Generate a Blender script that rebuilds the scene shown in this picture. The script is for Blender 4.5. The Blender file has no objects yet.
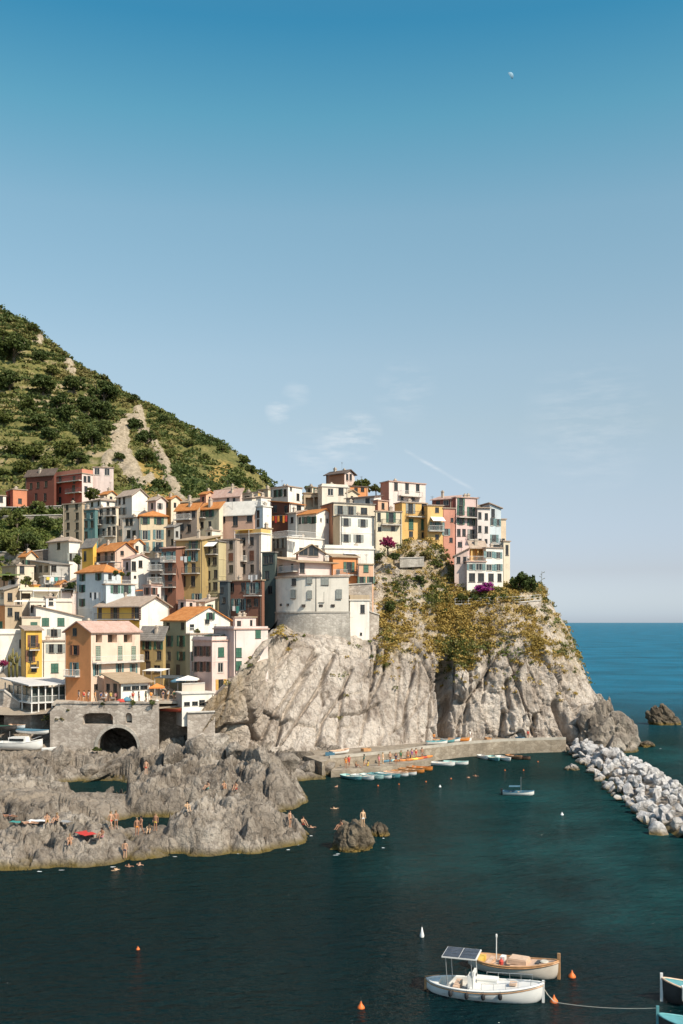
import bpy, bmesh, math, random
import numpy as np
from mathutils import Vector, Matrix, Quaternion
random.seed(7); RNG=np.random.default_rng(7)
scene=bpy.context.scene; COL=scene.collection
R=math.radians
F=1000.0; CX=341.5; HZ=622.0; CAMZ=22.0
def pt(px,py,Y): return Vector(((px-CX)*Y/F, Y, CAMZ+(HZ-py)*Y/F))
def on_z(px,py,z=0.0):                     # ground point seen at a pixel, for height z
    Y=(CAMZ-z)*F/(py-HZ); return Vector(((px-CX)*Y/F,Y,z))

# ------------------------------------------------------------- tagging
def tag(o,label=None,cat=None,group=None,kind=None):
    if label: o['label']=label
    if cat: o['category']=cat
    if group: o['group']=group
    if kind: o['kind']=kind
    return o
def link(o,parent=None):
    COL.objects.link(o)
    if parent is not None: o.parent=parent
    return o
def empty(name,loc,rz=0.0):
    o=bpy.data.objects.new(name,None); o.empty_display_size=.5; o.location=loc; o.rotation_euler=(0,0,rz)
    return link(o)
def obj(name,mesh,parent=None,mat=None):
    o=bpy.data.objects.new(name,mesh)
    if mat is not None:
        if len(mesh.materials)==0: mesh.materials.append(mat)
    return link(o,parent)
def recolor(o,mat):
    if len(o.material_slots)==0: o.data.materials.append(mat)
    o.material_slots[0].link='OBJECT'; o.material_slots[0].material=mat
def copy_tree(o,parent=None):
    c=o.copy(); COL.objects.link(c)
    if parent is not None: c.parent=parent
    for ch in list(o.children): copy_tree(ch,c)
    return c

# ------------------------------------------------------------- mesh builder
class MB:
    def __init__(s): s.v=[]; s.f=[]; s.m=[]
    def add(s,vs,fs,mi=0):
        b=len(s.v); s.v+= [tuple(v) for v in vs]
        for f in fs: s.f.append(tuple(i+b for i in f)); s.m.append(mi)
    def quad(s,a,b,c,d,mi=0): s.add([a,b,c,d],[(0,1,2,3)],mi)
    def tri(s,a,b,c,mi=0): s.add([a,b,c],[(0,1,2)],mi)
    def box(s,x0,x1,y0,y1,z0,z1,mi=0,M=None):
        vs=[Vector(p) for p in ((x0,y0,z0),(x1,y0,z0),(x1,y1,z0),(x0,y1,z0),(x0,y0,z1),(x1,y0,z1),(x1,y1,z1),(x0,y1,z1))]
        if M is not None: vs=[M@v for v in vs]
        s.add(vs,[(0,3,2,1),(4,5,6,7),(0,1,5,4),(1,2,6,5),(2,3,7,6),(3,0,4,7)],mi)
    def slab(s,poly,t,mi=0):               # polygon extruded by vector t
        n=len(poly); t=Vector(t); vs=[Vector(p) for p in poly]+[Vector(p)+t for p in poly]
        fs=[tuple(range(n))[::-1],tuple(range(n,2*n))]+[(i,(i+1)%n,n+(i+1)%n,n+i) for i in range(n)]
        s.add(vs,fs,mi)
    def tube(s,pts,r,n=6,mi=0,caps=True):
        pts=[Vector(p) for p in pts]; rs=r if isinstance(r,(list,tuple)) else [r]*len(pts)
        rings=[]; up=Vector((0,0,1)); vs=[]
        for i,p in enumerate(pts):
            d=(pts[min(i+1,len(pts)-1)]-pts[max(i-1,0)]).normalized()
            a=d.cross(up) if abs(d.z)<.95 else d.cross(Vector((1,0,0))); a.normalize(); b=d.cross(a)
            for k in range(n):
                t=2*math.pi*k/n; vs.append(p+rs[i]*(math.cos(t)*a+math.sin(t)*b))
        fs=[]
        for i in range(len(pts)-1):
            for k in range(n):
                fs.append((i*n+k,(i+1)*n+k,(i+1)*n+(k+1)%n,i*n+(k+1)%n))
        if caps: fs+= [tuple(range(n)),tuple(range((len(pts)-1)*n,len(pts)*n))[::-1]]
        s.add(vs,fs,mi)
    def lathe(s,prof,n=12,c=(0,0,0),mi=0):
        c=Vector(c); vs=[]; 
        for r,z in prof:
            for k in range(n):
                t=2*math.pi*k/n; vs.append(c+Vector((r*math.cos(t),r*math.sin(t),z)))
        fs=[]
        for i in range(len(prof)-1):
            for k in range(n): fs.append((i*n+k,i*n+(k+1)%n,(i+1)*n+(k+1)%n,(i+1)*n+k))
        fs+=[tuple(range(n))[::-1],tuple(range((len(prof)-1)*n,len(prof)*n))]
        s.add(vs,fs,mi)
    def mesh(s,name,mats=(),smooth=False,fix=True):
        me=bpy.data.meshes.new(name); me.from_pydata(s.v,[],s.f)
        for m in mats: me.materials.append(m)
        if len(mats)>1: me.polygons.foreach_set('material_index',s.m)
        if fix:
            bm=bmesh.new(); bm.from_mesh(me); bmesh.ops.recalc_face_normals(bm,faces=bm.faces); bm.to_mesh(me); bm.free()
        if smooth: me.polygons.foreach_set('use_smooth',[True]*len(me.polygons))
        me.update(); return me
    def build(s,name,mats,parent=None,smooth=False,fix=True):
        if not isinstance(mats,(list,tuple)): mats=[mats]
        return link(bpy.data.objects.new(name,s.mesh(name,mats,smooth,fix)),parent)
def np_mesh(name,V,Fq,smooth=False,attrs=None,mats=()):
    V=np.asarray(V,np.float32); Fq=np.asarray(Fq,np.int32); k=Fq.shape[1]
    me=bpy.data.meshes.new(name); me.vertices.add(len(V)); me.vertices.foreach_set('co',V.ravel())
    me.loops.add(Fq.size); me.loops.foreach_set('vertex_index',Fq.ravel())
    me.polygons.add(len(Fq)); me.polygons.foreach_set('loop_start',np.arange(0,Fq.size,k,dtype=np.int32))
    me.polygons.foreach_set('loop_total',np.full(len(Fq),k,np.int32))
    if smooth: me.polygons.foreach_set('use_smooth',np.ones(len(Fq),bool))
    me.update(calc_edges=True); me.validate()
    for a,val in (attrs or {}).items():
        at=me.attributes.new(a,'FLOAT','POINT'); at.data.foreach_set('value',np.asarray(val,np.float32).ravel())
    for m in mats: me.materials.append(m)
    return me
def grid_faces(nu,nv):
    i=np.arange(nu-1)[:,None]*nv+np.arange(nv-1)[None,:]
    return np.stack([i,i+nv,i+nv+1,i+1],-1).reshape(-1,4)

# ------------------------------------------------------------- numpy noise
def _h(ix,iy,iz,s):
    n=(ix*73856093)^(iy*19349663)^(iz*83492791)^(s*2654435761)
    n=(n^(n>>13))*1274126177; n&=0x7fffffff; n=(n^(n>>15))*2246822519; n&=0x7fffffff
    return ((n^(n>>12))&0xffffff)/float(0xffffff)
def vnoise(P,s=0):
    P=np.asarray(P,float); i=np.floor(P).astype(np.int64); f=P-i; f=f*f*(3-2*f); r=0
    for dx in (0,1):
        for dy in (0,1):
            for dz in (0,1):
                w=(f[...,0] if dx else 1-f[...,0])*(f[...,1] if dy else 1-f[...,1])*(f[...,2] if dz else 1-f[...,2])
                r=r+w*_h(i[...,0]+dx,i[...,1]+dy,i[...,2]+dz,s)
    return r*2-1
def fbm(P,o=4,s=0):
    r=0;a=1;t=0;P=np.asarray(P,float)
    for k in range(o): r=r+a*vnoise(P,s+k*17); t+=a; a*=.5; P=P*2.03
    return r/t
def ridged(P,o=4,s=0):
    r=0;a=1;t=0;P=np.asarray(P,float)
    for k in range(o): r=r+a*(1-np.abs(vnoise(P,s+k*17))*2); t+=a; a*=.5; P=P*2.1
    return r/t
def facet(P,s=0):
    """angular facets: every Voronoi cell carries its own tilted plane; returns (height, edge distance)"""
    P=np.asarray(P,float); i=np.floor(P).astype(np.int64); best=np.full(P.shape[:-1],9e9); sec=best.copy(); val=np.zeros(P.shape[:-1])
    for dx in (-1,0,1):
        for dy in (-1,0,1):
            for dz in (-1,0,1):
                c=[i[...,0]+dx,i[...,1]+dy,i[...,2]+dz]
                q=np.stack([c[k]+_h(*c,s+k) for k in range(3)],-1); d=P-q; dd=(d*d).sum(-1)
                n=np.stack([_h(*c,s+5+k)*2-1 for k in range(3)],-1)
                h=(n*d).sum(-1)*.9+(_h(*c,s+9)-.5)*.9
                m=dd<best; sec=np.where(m,best,np.minimum(sec,dd)); val=np.where(m,h,val); best=np.where(m,dd,best)
    return val,np.sqrt(sec)-np.sqrt(best)

# ------------------------------------------------------------- materials
def srgb(*c): return tuple(((x/255.)/12.92 if x/255.<=.04045 else ((x/255.+.055)/1.055)**2.4) for x in c)+(1,)
MATS={}
class NT:
    def __init__(s,name):
        s.m=bpy.data.materials.new(name); s.m.use_nodes=True; s.t=s.m.node_tree; s.n=s.t.nodes; s.n.clear()
        s.out=s.n.new('ShaderNodeOutputMaterial'); s.b=s.n.new('ShaderNodeBsdfPrincipled'); s.l(s.b,0,s.out,0)
    def l(s,a,ai,b,bi): s.t.links.new(a.outputs[ai],b.inputs[bi])
    def new(s,t,**k):
        n=s.n.new('ShaderNode'+t)
        for a,v in k.items(): setattr(n,a,v)
        return n
    def pos(s,scale=(1,1,1),obj=False,rot=(0,0,0)):
        g=s.new('TexCoord') if obj else s.new('NewGeometry'); mp=s.new('Mapping'); mp.inputs['Scale'].default_value=scale; mp.inputs['Rotation'].default_value=rot
        s.l(g,'Object' if obj else 'Position',mp,'Vector'); return mp
    def noise(s,vec,scale,detail=4,rough=.55):
        n=s.new('TexNoise'); n.inputs['Scale'].default_value=scale; n.inputs['Detail'].default_value=detail; n.inputs['Roughness'].default_value=rough
        if vec is not None: s.l(vec,0,n,'Vector')
        return n
    def ramp(s,src,so,stops):
        r=s.new('ValToRGB'); e=r.color_ramp.elements
        while len(e)<len(stops): e.new(.5)
        for k,(p,c) in enumerate(stops):
            e[k].position=p; e[k].color=c if not isinstance(c,(int,float)) else (c,c,c,1)
        s.l(src,so,r,0); return r
    def mix(s,fac,a,b,mode='MIX'):
        n=s.new('Mix',data_type='RGBA',blend_type=mode)
        for idx,v in ((0,fac),(6,a),(7,b)):
            if isinstance(v,(int,float)): n.inputs[idx].default_value=v
            elif isinstance(v,bpy.types.NodeSocket): s.t.links.new(v,n.inputs[idx])
            elif isinstance(v,tuple) and not hasattr(v[0],'outputs'): n.inputs[idx].default_value=v
            elif isinstance(v,tuple): s.t.links.new(v[0].outputs[v[1]],n.inputs[idx])
            else: s.t.links.new(v.outputs[2 if v.bl_idname=='ShaderNodeMix' else 0],n.inputs[idx])
        return n
    def col(s,n):
        s.t.links.new(n.outputs[2 if n.bl_idname=='ShaderNodeMix' else 0],s.b.inputs['Base Color'])
    def bump(s,src,so,strength,dist):
        b=s.new('Bump'); b.inputs['Strength'].default_value=strength; b.inputs['Distance'].default_value=dist
        s.l(src,so,b,'Height'); s.l(b,0,s.b,'Normal'); return b
    def rough(s,r,spec=.3): s.b.inputs['Roughness'].default_value=r; s.b.inputs['Specular IOR Level'].default_value=spec; return s
def mul(c,k): return (min(c[0]*k,1),min(c[1]*k,1),min(c[2]*k,1),1)
def plain(name,c,rough=.6,var=.12,scale=3.,metal=0.,spec=.4,obj=True):
    if name in MATS: return MATS[name]
    t=NT(name); t.rough(rough,spec); t.b.inputs['Metallic'].default_value=metal
    n=t.noise(t.pos(obj=obj),scale,3); r=t.ramp(n,0,[(.3,mul(c,1-var)),(.7,mul(c,1+var))]); t.col(r)
    MATS[name]=t.m; return t.m
def plaster(c):
    c=tuple(c[:3])+(1,)
    key='plaster_%d_%d_%d'%tuple(int(x*999) for x in c[:3])
    if key in MATS: return MATS[key]
    t=NT('plaster'); t.rough(.9,.2)
    n1=t.noise(t.pos(),.35,5,.6); n2=t.noise(t.pos((1.2,1.2,.12)),.9,5,.65); n3=t.noise(t.pos(),5,3)
    base=t.ramp(n1,0,[(.3,mul(c,.84)),(.55,c),(.75,mul(c,1.07))])
    g=(c[0]*.45+.05,c[1]*.43+.045,c[2]*.42+.04,1)
    st=t.ramp(n2,0,[(.52,0.0),(.76,.6)]); m=t.mix(st,base,g)
    n4=t.noise(t.pos(),.8,6,.7); m=t.mix((t.ramp(n4,0,[(.60,.0),(.64,.38)]),0),m,mul(c,1.12)); m=t.mix((t.ramp(n4,0,[(.34,.35),(.38,.0)]),0),m,g); m2=t.mix((t.ramp(n3,0,[(.3,.0),(.8,.16)]),0),m,mul(c,.6)); t.col(m2); t.bump(n3,0,.25,.03)
    MATS[key]=t.m; return t.m
def tiles(name,a,b,c):
    if name in MATS: return MATS[name]
    t=NT(name); t.rough(.85,.2); n=t.noise(t.pos(),1.1,5,.7); n2=t.noise(t.pos(),6,3,.6)
    r=t.ramp(n,0,[(.28,a),(.5,b),(.72,c)]); m=t.mix((t.ramp(n2,0,[(.35,.0),(.75,.5)]),0),r,mul(a,.5)); t.col(m)
    w=t.new('TexWave',wave_type='BANDS',bands_direction='X'); w.inputs['Scale'].default_value=1.6; w.inputs['Distortion'].default_value=1.
    t.l(t.pos(obj=True),0,w,'Vector'); t.bump(w,'Fac',.6,.06); MATS[name]=t.m; return t.m
def stone(name,a,b,scale=1.6,mort=.5):
    if name in MATS: return MATS[name]
    t=NT(name); t.rough(.95,.15); v=t.new('TexVoronoi',feature='F1'); v.inputs['Scale'].default_value=scale; p=t.pos((1,1,1.7)); t.l(p,0,v,'Vector')
    e=t.new('TexVoronoi',feature='DISTANCE_TO_EDGE'); e.inputs['Scale'].default_value=scale; t.l(p,0,e,'Vector')
    sep=t.new('SeparateColor'); t.l(v,'Color',sep,0); c=t.ramp(sep,0,[(.1,a),(.9,b)])
    n=t.noise(t.pos(),.35,6,.68); c2=t.mix((t.ramp(n,0,[(.42,.0),(.66,.8)]),0),c,mul(a,.7)); ns=t.noise(t.pos((1.6,1.6,.15)),.7,4,.6); c2=t.mix((t.ramp(ns,0,[(.55,.0),(.72,.6)]),0),c2,mul(a,.55))
    m=t.mix((t.ramp(e,0,[(.0,mort),(.09,.0)]),0),c2,mul(a,.45)); t.col(m); t.bump(e,'Distance',.5,.08); MATS[name]=t.m; return t.m
def glassy(name,c):
    if name in MATS: return MATS[name]
    t=NT(name); t.rough(.12,.5); n=t.noise(t.pos(),1.5,2); t.col(t.ramp(n,0,[(.35,mul(c,.6)),(.7,mul(c,1.5))])); MATS[name]=t.m; return t.m
def leafy(name,a,b,c,scale=.5):
    if name in MATS: return MATS[name]
    t=NT(name); t.rough(.65,.25); n=t.noise(t.pos(),scale,4,.7); n2=t.noise(t.pos(),scale*6,3,.7)
    r=t.ramp(n,0,[(.3,a),(.5,b),(.72,c)]); m=t.mix((t.ramp(n2,0,[(.35,.0),(.7,.65)]),0),r,mul(b,.55)); t.col(m)
    tr=t.new('BsdfTranslucent'); t.l(m,2,tr,'Color'); mx=t.new('MixShader'); mx.inputs[0].default_value=.25
    t.l(t.b,0,mx,1); t.l(tr,0,mx,2); t.l(mx,0,t.out,0); MATS[name]=t.m; return t.m
# ============================================================= camera, sun, sky
cam=bpy.data.cameras.new('camera'); camo=bpy.data.objects.new('camera',cam); COL.objects.link(camo); scene.camera=camo
camo.location=(0,0,CAMZ); camo.rotation_euler=(R(90),0,0); cam.sensor_fit='VERTICAL'; cam.sensor_height=36.; cam.lens=36.*F/1024.
cam.shift_y=(HZ-512.)/1024.; cam.clip_end=60000; cam.clip_start=.5
SUN_AZ,SUN_EL=48.,44.                        # degrees to the right of straight behind the camera, above the horizon
sd=Vector((math.sin(R(SUN_AZ))*math.cos(R(SUN_EL)),-math.cos(R(SUN_AZ))*math.cos(R(SUN_EL)),math.sin(R(SUN_EL))))
sl=bpy.data.lights.new('sun','SUN'); sl.energy=4.4; sl.angle=R(.5); sl.color=(1,.895,.74)
so=bpy.data.objects.new('sun',sl); COL.objects.link(so); so.rotation_euler=sd.to_track_quat('Z','Y').to_euler(); so.location=(60,-60,120)
w=bpy.data.worlds.new('World'); scene.world=w; w.use_nodes=True; wt=w.node_tree; wt.nodes.clear()
def wn(t,**k):
    n=wt.nodes.new('ShaderNode'+t)
    for a,v in k.items(): setattr(n,a,v)
    return n
def wl(a,ai,b,bi): wt.links.new(a.outputs[ai],b.inputs[bi])
sky=wn('TexSky',sky_type='NISHITA'); sky.sun_disc=False; sky.sun_elevation=R(SUN_EL); sky.sun_rotation=R(180-SUN_AZ); sky.altitude=0; sky.air_density=1.0; sky.dust_density=.6; sky.ozone_density=2.2
bg=wn('Background'); bg.inputs['Strength'].default_value=.15; wo=wn('OutputWorld'); wl(bg,0,wo,0)
tc=wn('TexCoord')
def wmix(fac,a,b,mode='MIX'):
    n=wn('Mix',data_type='RGBA',blend_type=mode)
    for i,v in ((0,fac),(6,a),(7,b)):
        if isinstance(v,(int,float,tuple)): n.inputs[i].default_value=v
        else: wt.links.new(v,n.inputs[i])
    return n.outputs[2]
def wmath(op,a,b=0.,clamp=False):
    n=wn('Math',operation=op,use_clamp=clamp)
    for i,v in ((0,a),(1,b)):
        if isinstance(v,(int,float)): n.inputs[i].default_value=v
        else: wt.links.new(v,n.inputs[i])
    return n.outputs[0]
def skydir(px,py): return Vector(((px-CX)/F,1,(HZ-py)/F)).normalized()
def wdot(v):
    n=wn('VectorMath',operation='DOT_PRODUCT'); wl(tc,'Generated',n,0); n.inputs[1].default_value=v; return n.outputs['Value']
SKY_TINT=(1,1,1,1)
skyc=sky.outputs[0]
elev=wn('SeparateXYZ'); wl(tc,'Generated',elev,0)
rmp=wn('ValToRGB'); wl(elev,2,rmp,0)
EL=[(0.008, (0.577, 0.675, 0.963)), (0.05, (0.561, 0.534, 0.644)), (0.114, (0.731, 0.637, 0.611)), (0.19, (0.902, 0.773, 0.626)), (0.2528, (0.988, 0.886, 0.699)), (0.376, (0.879, 0.989, 0.782)), (0.45, (0.517, 0.957, 0.788)), (0.515, (0.239, 0.797, 0.769)), (0.56, (0.3, 0.8, 0.78)), (0.66, (0.75, 0.92, 0.85)), (0.8, (1.25, 1.15, 1.0))]  # topmost stops, above the frame, are brightened to add overhead fill light
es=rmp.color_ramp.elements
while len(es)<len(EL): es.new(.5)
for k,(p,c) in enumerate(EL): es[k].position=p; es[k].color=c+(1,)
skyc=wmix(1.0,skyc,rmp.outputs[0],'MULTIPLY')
# thin cirrus wisps and a contrail, set in directions of the sky
cn=wn('TexNoise'); mp=wn('Mapping'); mp.inputs['Scale'].default_value=(26,10,120); mp.inputs['Rotation'].default_value=(0,R(17),0); wl(tc,'Generated',mp,0); wl(mp,0,cn,0); cn.inputs['Scale'].default_value=1.; cn.inputs['Detail'].default_value=7; cn.inputs['Roughness'].default_value=.62
cr=wn('ValToRGB'); wl(cn,0,cr,0); cr.color_ramp.elements[0].position=.42; cr.color_ramp.elements[1].position=.70
tot=None
def blob(px,py,rpx,amp):
    d=wdot(skydir(px,py)); k=1-math.cos(math.atan(rpx/F))
    m=wmath('SUBTRACT',1.0,wmath('DIVIDE',wmath('SUBTRACT',1.0,d),k),True); return wmath('MULTIPLY',m,amp)
for b in ((358,436,26,.85),(338,443,24,.7),(312,452,26,.45),(278,411,14,.7),(405,391,34,.28),(590,425,70,.25),(296,396,16,.35)):
    m=blob(*b); tot=m if tot is None else wmath('MAXIMUM',tot,m)
cl=wmath('MULTIPLY',tot,cr.outputs[0],True)
a_,b_=skydir(406,451),skydir(472,489); nrm=a_.cross(b_).normalized(); mid=(a_+b_).normalized(); half=1-math.cos(a_.angle(b_)/2)
dd=wmath('ABSOLUTE',wdot(nrm)); band=wmath('SUBTRACT',1.0,wmath('DIVIDE',dd,.0024),True)
lon=wmath('SUBTRACT',1.0,wmath('DIVIDE',wmath('SUBTRACT',1.0,wdot(mid)),half*1.15),True)
con=wmath('MULTIPLY',wmath('MULTIPLY',band,wmath('POWER',lon,.5)),.6)
cl=wmath('MAXIMUM',cl,wmath('MULTIPLY',con,wmath('ADD',cr.outputs[0],.35)),True)
skyc=wmix(wmath('MULTIPLY',cl,.62),skyc,(4.6,4.7,4.8,1))
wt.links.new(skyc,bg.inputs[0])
vs=scene.view_settings; vs.view_transform='Standard'; vs.look='None'; vs.gamma=1; vs.exposure=0.42; vs.use_curve_mapping=False
scene.cycles.max_bounces=6; scene.cycles.caustics_reflective=False; scene.cycles.caustics_refractive=False
# moon: only the sunlit half of a far ball, its phase put into the shape
mm=NT('moon_dust'); mm.rough(1,.0); nz=mm.noise(mm.pos(obj=True),.02,4); mm.col(mm.ramp(nz,0,[(.35,(.45,.45,.45,1)),(.6,(.8,.8,.8,1))]))
# ============================================================= moon
def build_moon():
    D=18000.; c=pt(510,76,D); r=3.6*D/F
    view=Vector((0,0,0))-c; view.normalize(); lit=(Vector((.75,0,.66))+view*.12).normalized()
    ax=lit.cross(view).normalized()
    mb=MB(); n=14; k=10; vs=[]
    for i in range(n+1):                        # lune between the limb and the terminator
        th=math.pi*i/n
        for j in range(k+1):
            ph=R(-8)+R(100)*j/k
            p=math.cos(th)*ax+math.sin(th)*(math.cos(ph)*lit+math.sin(ph)*view)
            vs.append(c+r*p)
    fs=[(i*(k+1)+j,(i+1)*(k+1)+j,(i+1)*(k+1)+j+1,i*(k+1)+j+1) for i in range(n) for j in range(k)]
    mb.add(vs,fs); o=mb.build('moon',mm.m,smooth=True,fix=False); tag(o,'pale half moon high in the blue sky','moon',kind='structure')
mmat=NT('moon'); mmat.rough(1,0); nz=mmat.noise(mmat.pos(),.012,3); mmat.col(mmat.ramp(nz,0,[(.4,(.17,.28,.36,1)),(.6,(.26,.38,.46,1))])); mm=mmat
build_moon()

# ============================================================= water
t=NT('sea_water'); t.rough(.9,.0); t.b.inputs['IOR'].default_value=1.333
sep=t.new('SeparateXYZ'); g=t.new('NewGeometry'); t.l(g,'Position',sep,0)
def tm(op,a,b=0.,clamp=False):
    n=t.new('Math',operation=op,use_clamp=clamp)
    for i,v in ((0,a),(1,b)):
        if isinstance(v,(int,float)): n.inputs[i].default_value=v
        else: t.t.links.new(v,n.inputs[i])
    return n.outputs[0]
# colour of the water itself: deep teal in the cove, turquoise over pale sand and boulders by the breakwater, bluer out at sea
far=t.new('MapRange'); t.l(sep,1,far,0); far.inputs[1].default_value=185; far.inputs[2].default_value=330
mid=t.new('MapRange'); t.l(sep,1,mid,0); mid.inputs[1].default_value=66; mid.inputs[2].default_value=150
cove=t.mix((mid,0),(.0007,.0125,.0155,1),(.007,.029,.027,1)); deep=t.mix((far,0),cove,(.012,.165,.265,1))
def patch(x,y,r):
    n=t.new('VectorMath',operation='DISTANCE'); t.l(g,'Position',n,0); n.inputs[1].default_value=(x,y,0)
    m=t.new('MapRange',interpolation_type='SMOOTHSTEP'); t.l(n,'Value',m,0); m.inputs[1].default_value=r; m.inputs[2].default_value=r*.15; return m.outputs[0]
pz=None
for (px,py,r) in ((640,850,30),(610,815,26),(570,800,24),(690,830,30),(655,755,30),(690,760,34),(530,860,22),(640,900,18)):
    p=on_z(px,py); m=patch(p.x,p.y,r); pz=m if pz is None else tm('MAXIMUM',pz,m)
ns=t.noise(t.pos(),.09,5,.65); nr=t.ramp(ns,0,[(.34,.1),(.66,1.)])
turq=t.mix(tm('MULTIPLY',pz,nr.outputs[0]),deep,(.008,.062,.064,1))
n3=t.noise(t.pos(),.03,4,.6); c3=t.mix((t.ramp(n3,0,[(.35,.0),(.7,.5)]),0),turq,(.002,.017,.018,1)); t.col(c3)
pw=t.pos((.55,1.25,1),rot=(0,0,R(18))); w1=t.noise(pw,.55,6,.62); w2=t.noise(t.pos((.6,1.3,1),rot=(0,0,R(-25))),1.6,4,.6); w3=t.noise(t.pos((.5,1.,1)),.07,3,.5)
h=tm('ADD',tm('MULTIPLY',w1.outputs[0],.9),tm('ADD',tm('MULTIPLY',w2.outputs[0],.42),tm('MULTIPLY',w3.outputs[0],.8)))
b=t.new('Bump'); b.inputs['Strength'].default_value=1.; b.inputs['Distance'].default_value=1.25; t.t.links.new(h,b.inputs['Height']); t.l(b,0,t.b,'Normal')
gl=t.new('BsdfGlossy'); gl.inputs['Roughness'].default_value=.06; t.l(b,0,gl,'Normal'); fr=t.new('Fresnel'); fr.inputs['IOR'].default_value=1.333; t.l(b,0,fr,'Normal'); mxs=t.new('MixShader')
t.t.links.new(tm('MINIMUM',tm('MULTIPLY',fr.outputs[0],.42),.25),mxs.inputs[0]); t.l(t.b,0,mxs,1); t.l(gl,0,mxs,2); t.l(mxs,0,t.out,0)
WATER=t.m
mb=MB(); S=30000; mb.quad((-S,-200,0),(S,-200,0),(S,S,0),(-S,S,0)); o=mb.build('water',WATER,fix=False); tag(o,'teal sea water of the cove and the open sea','water',kind='structure')

# ============================================================= rock materials
def rockmat(name,a,b,c,dark,strata=(1,1,1),rot=(0,0,0),wet=True,ochre=None,soil=None,wetcol=(.05,.045,.035,1)):
    t=NT(name); t.rough(.92,.2)
    n1=t.noise(t.pos(),.13,6,.62); n2=t.noise(t.pos(strata,rot=rot),.5,6,.68); n3=t.noise(t.pos(),2.2,5,.7)
    base=t.ramp(n1,0,[(.3,a),(.5,b),(.7,c)])
    m=t.mix((t.ramp(n2,0,[(.36,.75),(.5,.0)]),0),base,dark)
    m=t.mix((t.ramp(n3,0,[(.32,.5),(.52,.0)]),0),m,mul(dark,.8))
    nb=t.noise(t.pos(),.045,4,.55)
    if ochre:
        at=t.new('Attribute',attribute_name='ochre'); f=t.new('Math',operation='MULTIPLY'); r=t.ramp(n2,0,[(.35,.35),(.6,1.)]); t.l(at,'Fac',f,0); t.l(r,0,f,1); m=t.mix((f,0),m,ochre)
    if soil:
        at=t.new('Attribute',attribute_name='veg'); n4=t.noise(t.pos(),.6,5,.7)
        f=t.new('Math',operation='MULTIPLY',use_clamp=True); r=t.ramp(n4,0,[(.38,.0),(.55,1.)]); t.l(at,'Fac',f,0); t.l(r,0,f,1)
        sc=t.ramp(n3,0,[(.3,soil[0]),(.5,soil[1]),(.7,soil[2])]); m=t.mix((f,0),m,sc)
    if wet:                                       # tide band: algae and wet stone just above the water
        s=t.new('SeparateXYZ'); g=t.new('NewGeometry'); t.l(g,'Position',s,0)
        ad=t.new('Math',operation='MULTIPLY_ADD'); t.l(n2,0,ad,0); ad.inputs[1].default_value=-1.2; t.l(s,2,ad,2)
        mr=t.new('MapRange'); t.l(ad,0,mr,0); mr.inputs[1].default_value=-.55; mr.inputs[2].default_value=.12; mr.inputs[3].default_value=1; mr.inputs[4].default_value=0
        m=t.mix((mr,0),m,wetcol)
    t.col(m)
    h=t.new('Math',operation='MULTIPLY_ADD'); t.l(n2,0,h,0); h.inputs[1].default_value=.7; t.l(n3,0,h,2); vc=t.new('TexVoronoi',feature='DISTANCE_TO_EDGE'); vc.inputs['Scale'].default_value=.55; wv=t.new('VectorMath',operation='MULTIPLY_ADD'); t.l(n3,'Color',wv,0); wv.inputs[1].default_value=(.9,.9,.9); t.l(t.pos(strata,rot=rot),0,wv,2); t.l(wv,0,vc,'Vector')
    cr=t.ramp(vc,0,[(.0,.0),(.07,1.)]); h2=t.new('Math',operation='MULTIPLY_ADD'); t.l(cr,0,h2,0); h2.inputs[1].default_value=.22; t.l(h,0,h2,2); t.bump(h2,0,1.,.5)
    return t.m
CLIFF=rockmat('cliff_rock',(.38,.315,.26,1),(.55,.475,.405,1),(.65,.575,.50,1),(.235,.185,.15,1),(1.1,1.1,.28),(0,R(28),0),ochre=(.27,.19,.10,1),soil=((.20,.15,.055,1),(.36,.25,.085,1),(.45,.31,.12,1)))
SHORE=rockmat('shore_rock',(.17,.138,.108,1),(.32,.27,.22,1),(.50,.435,.365,1),(.10,.078,.06,1),(1,1,.5),(0,R(20),0),ochre=(.33,.27,.21,1),wetcol=(.15,.11,.035,1))
BOULD=rockmat('pale_boulder_rock',(.46,.43,.41,1),(.63,.60,.58,1),(.74,.71,.69,1),(.33,.30,.28,1),wetcol=(.22,.16,.075,1))
SEAR=rockmat('dark_sea_rock',(.12,.095,.07,1),(.17,.135,.095,1),(.23,.185,.13,1),(.055,.045,.035,1),wetcol=(.20,.135,.035,1))

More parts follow.
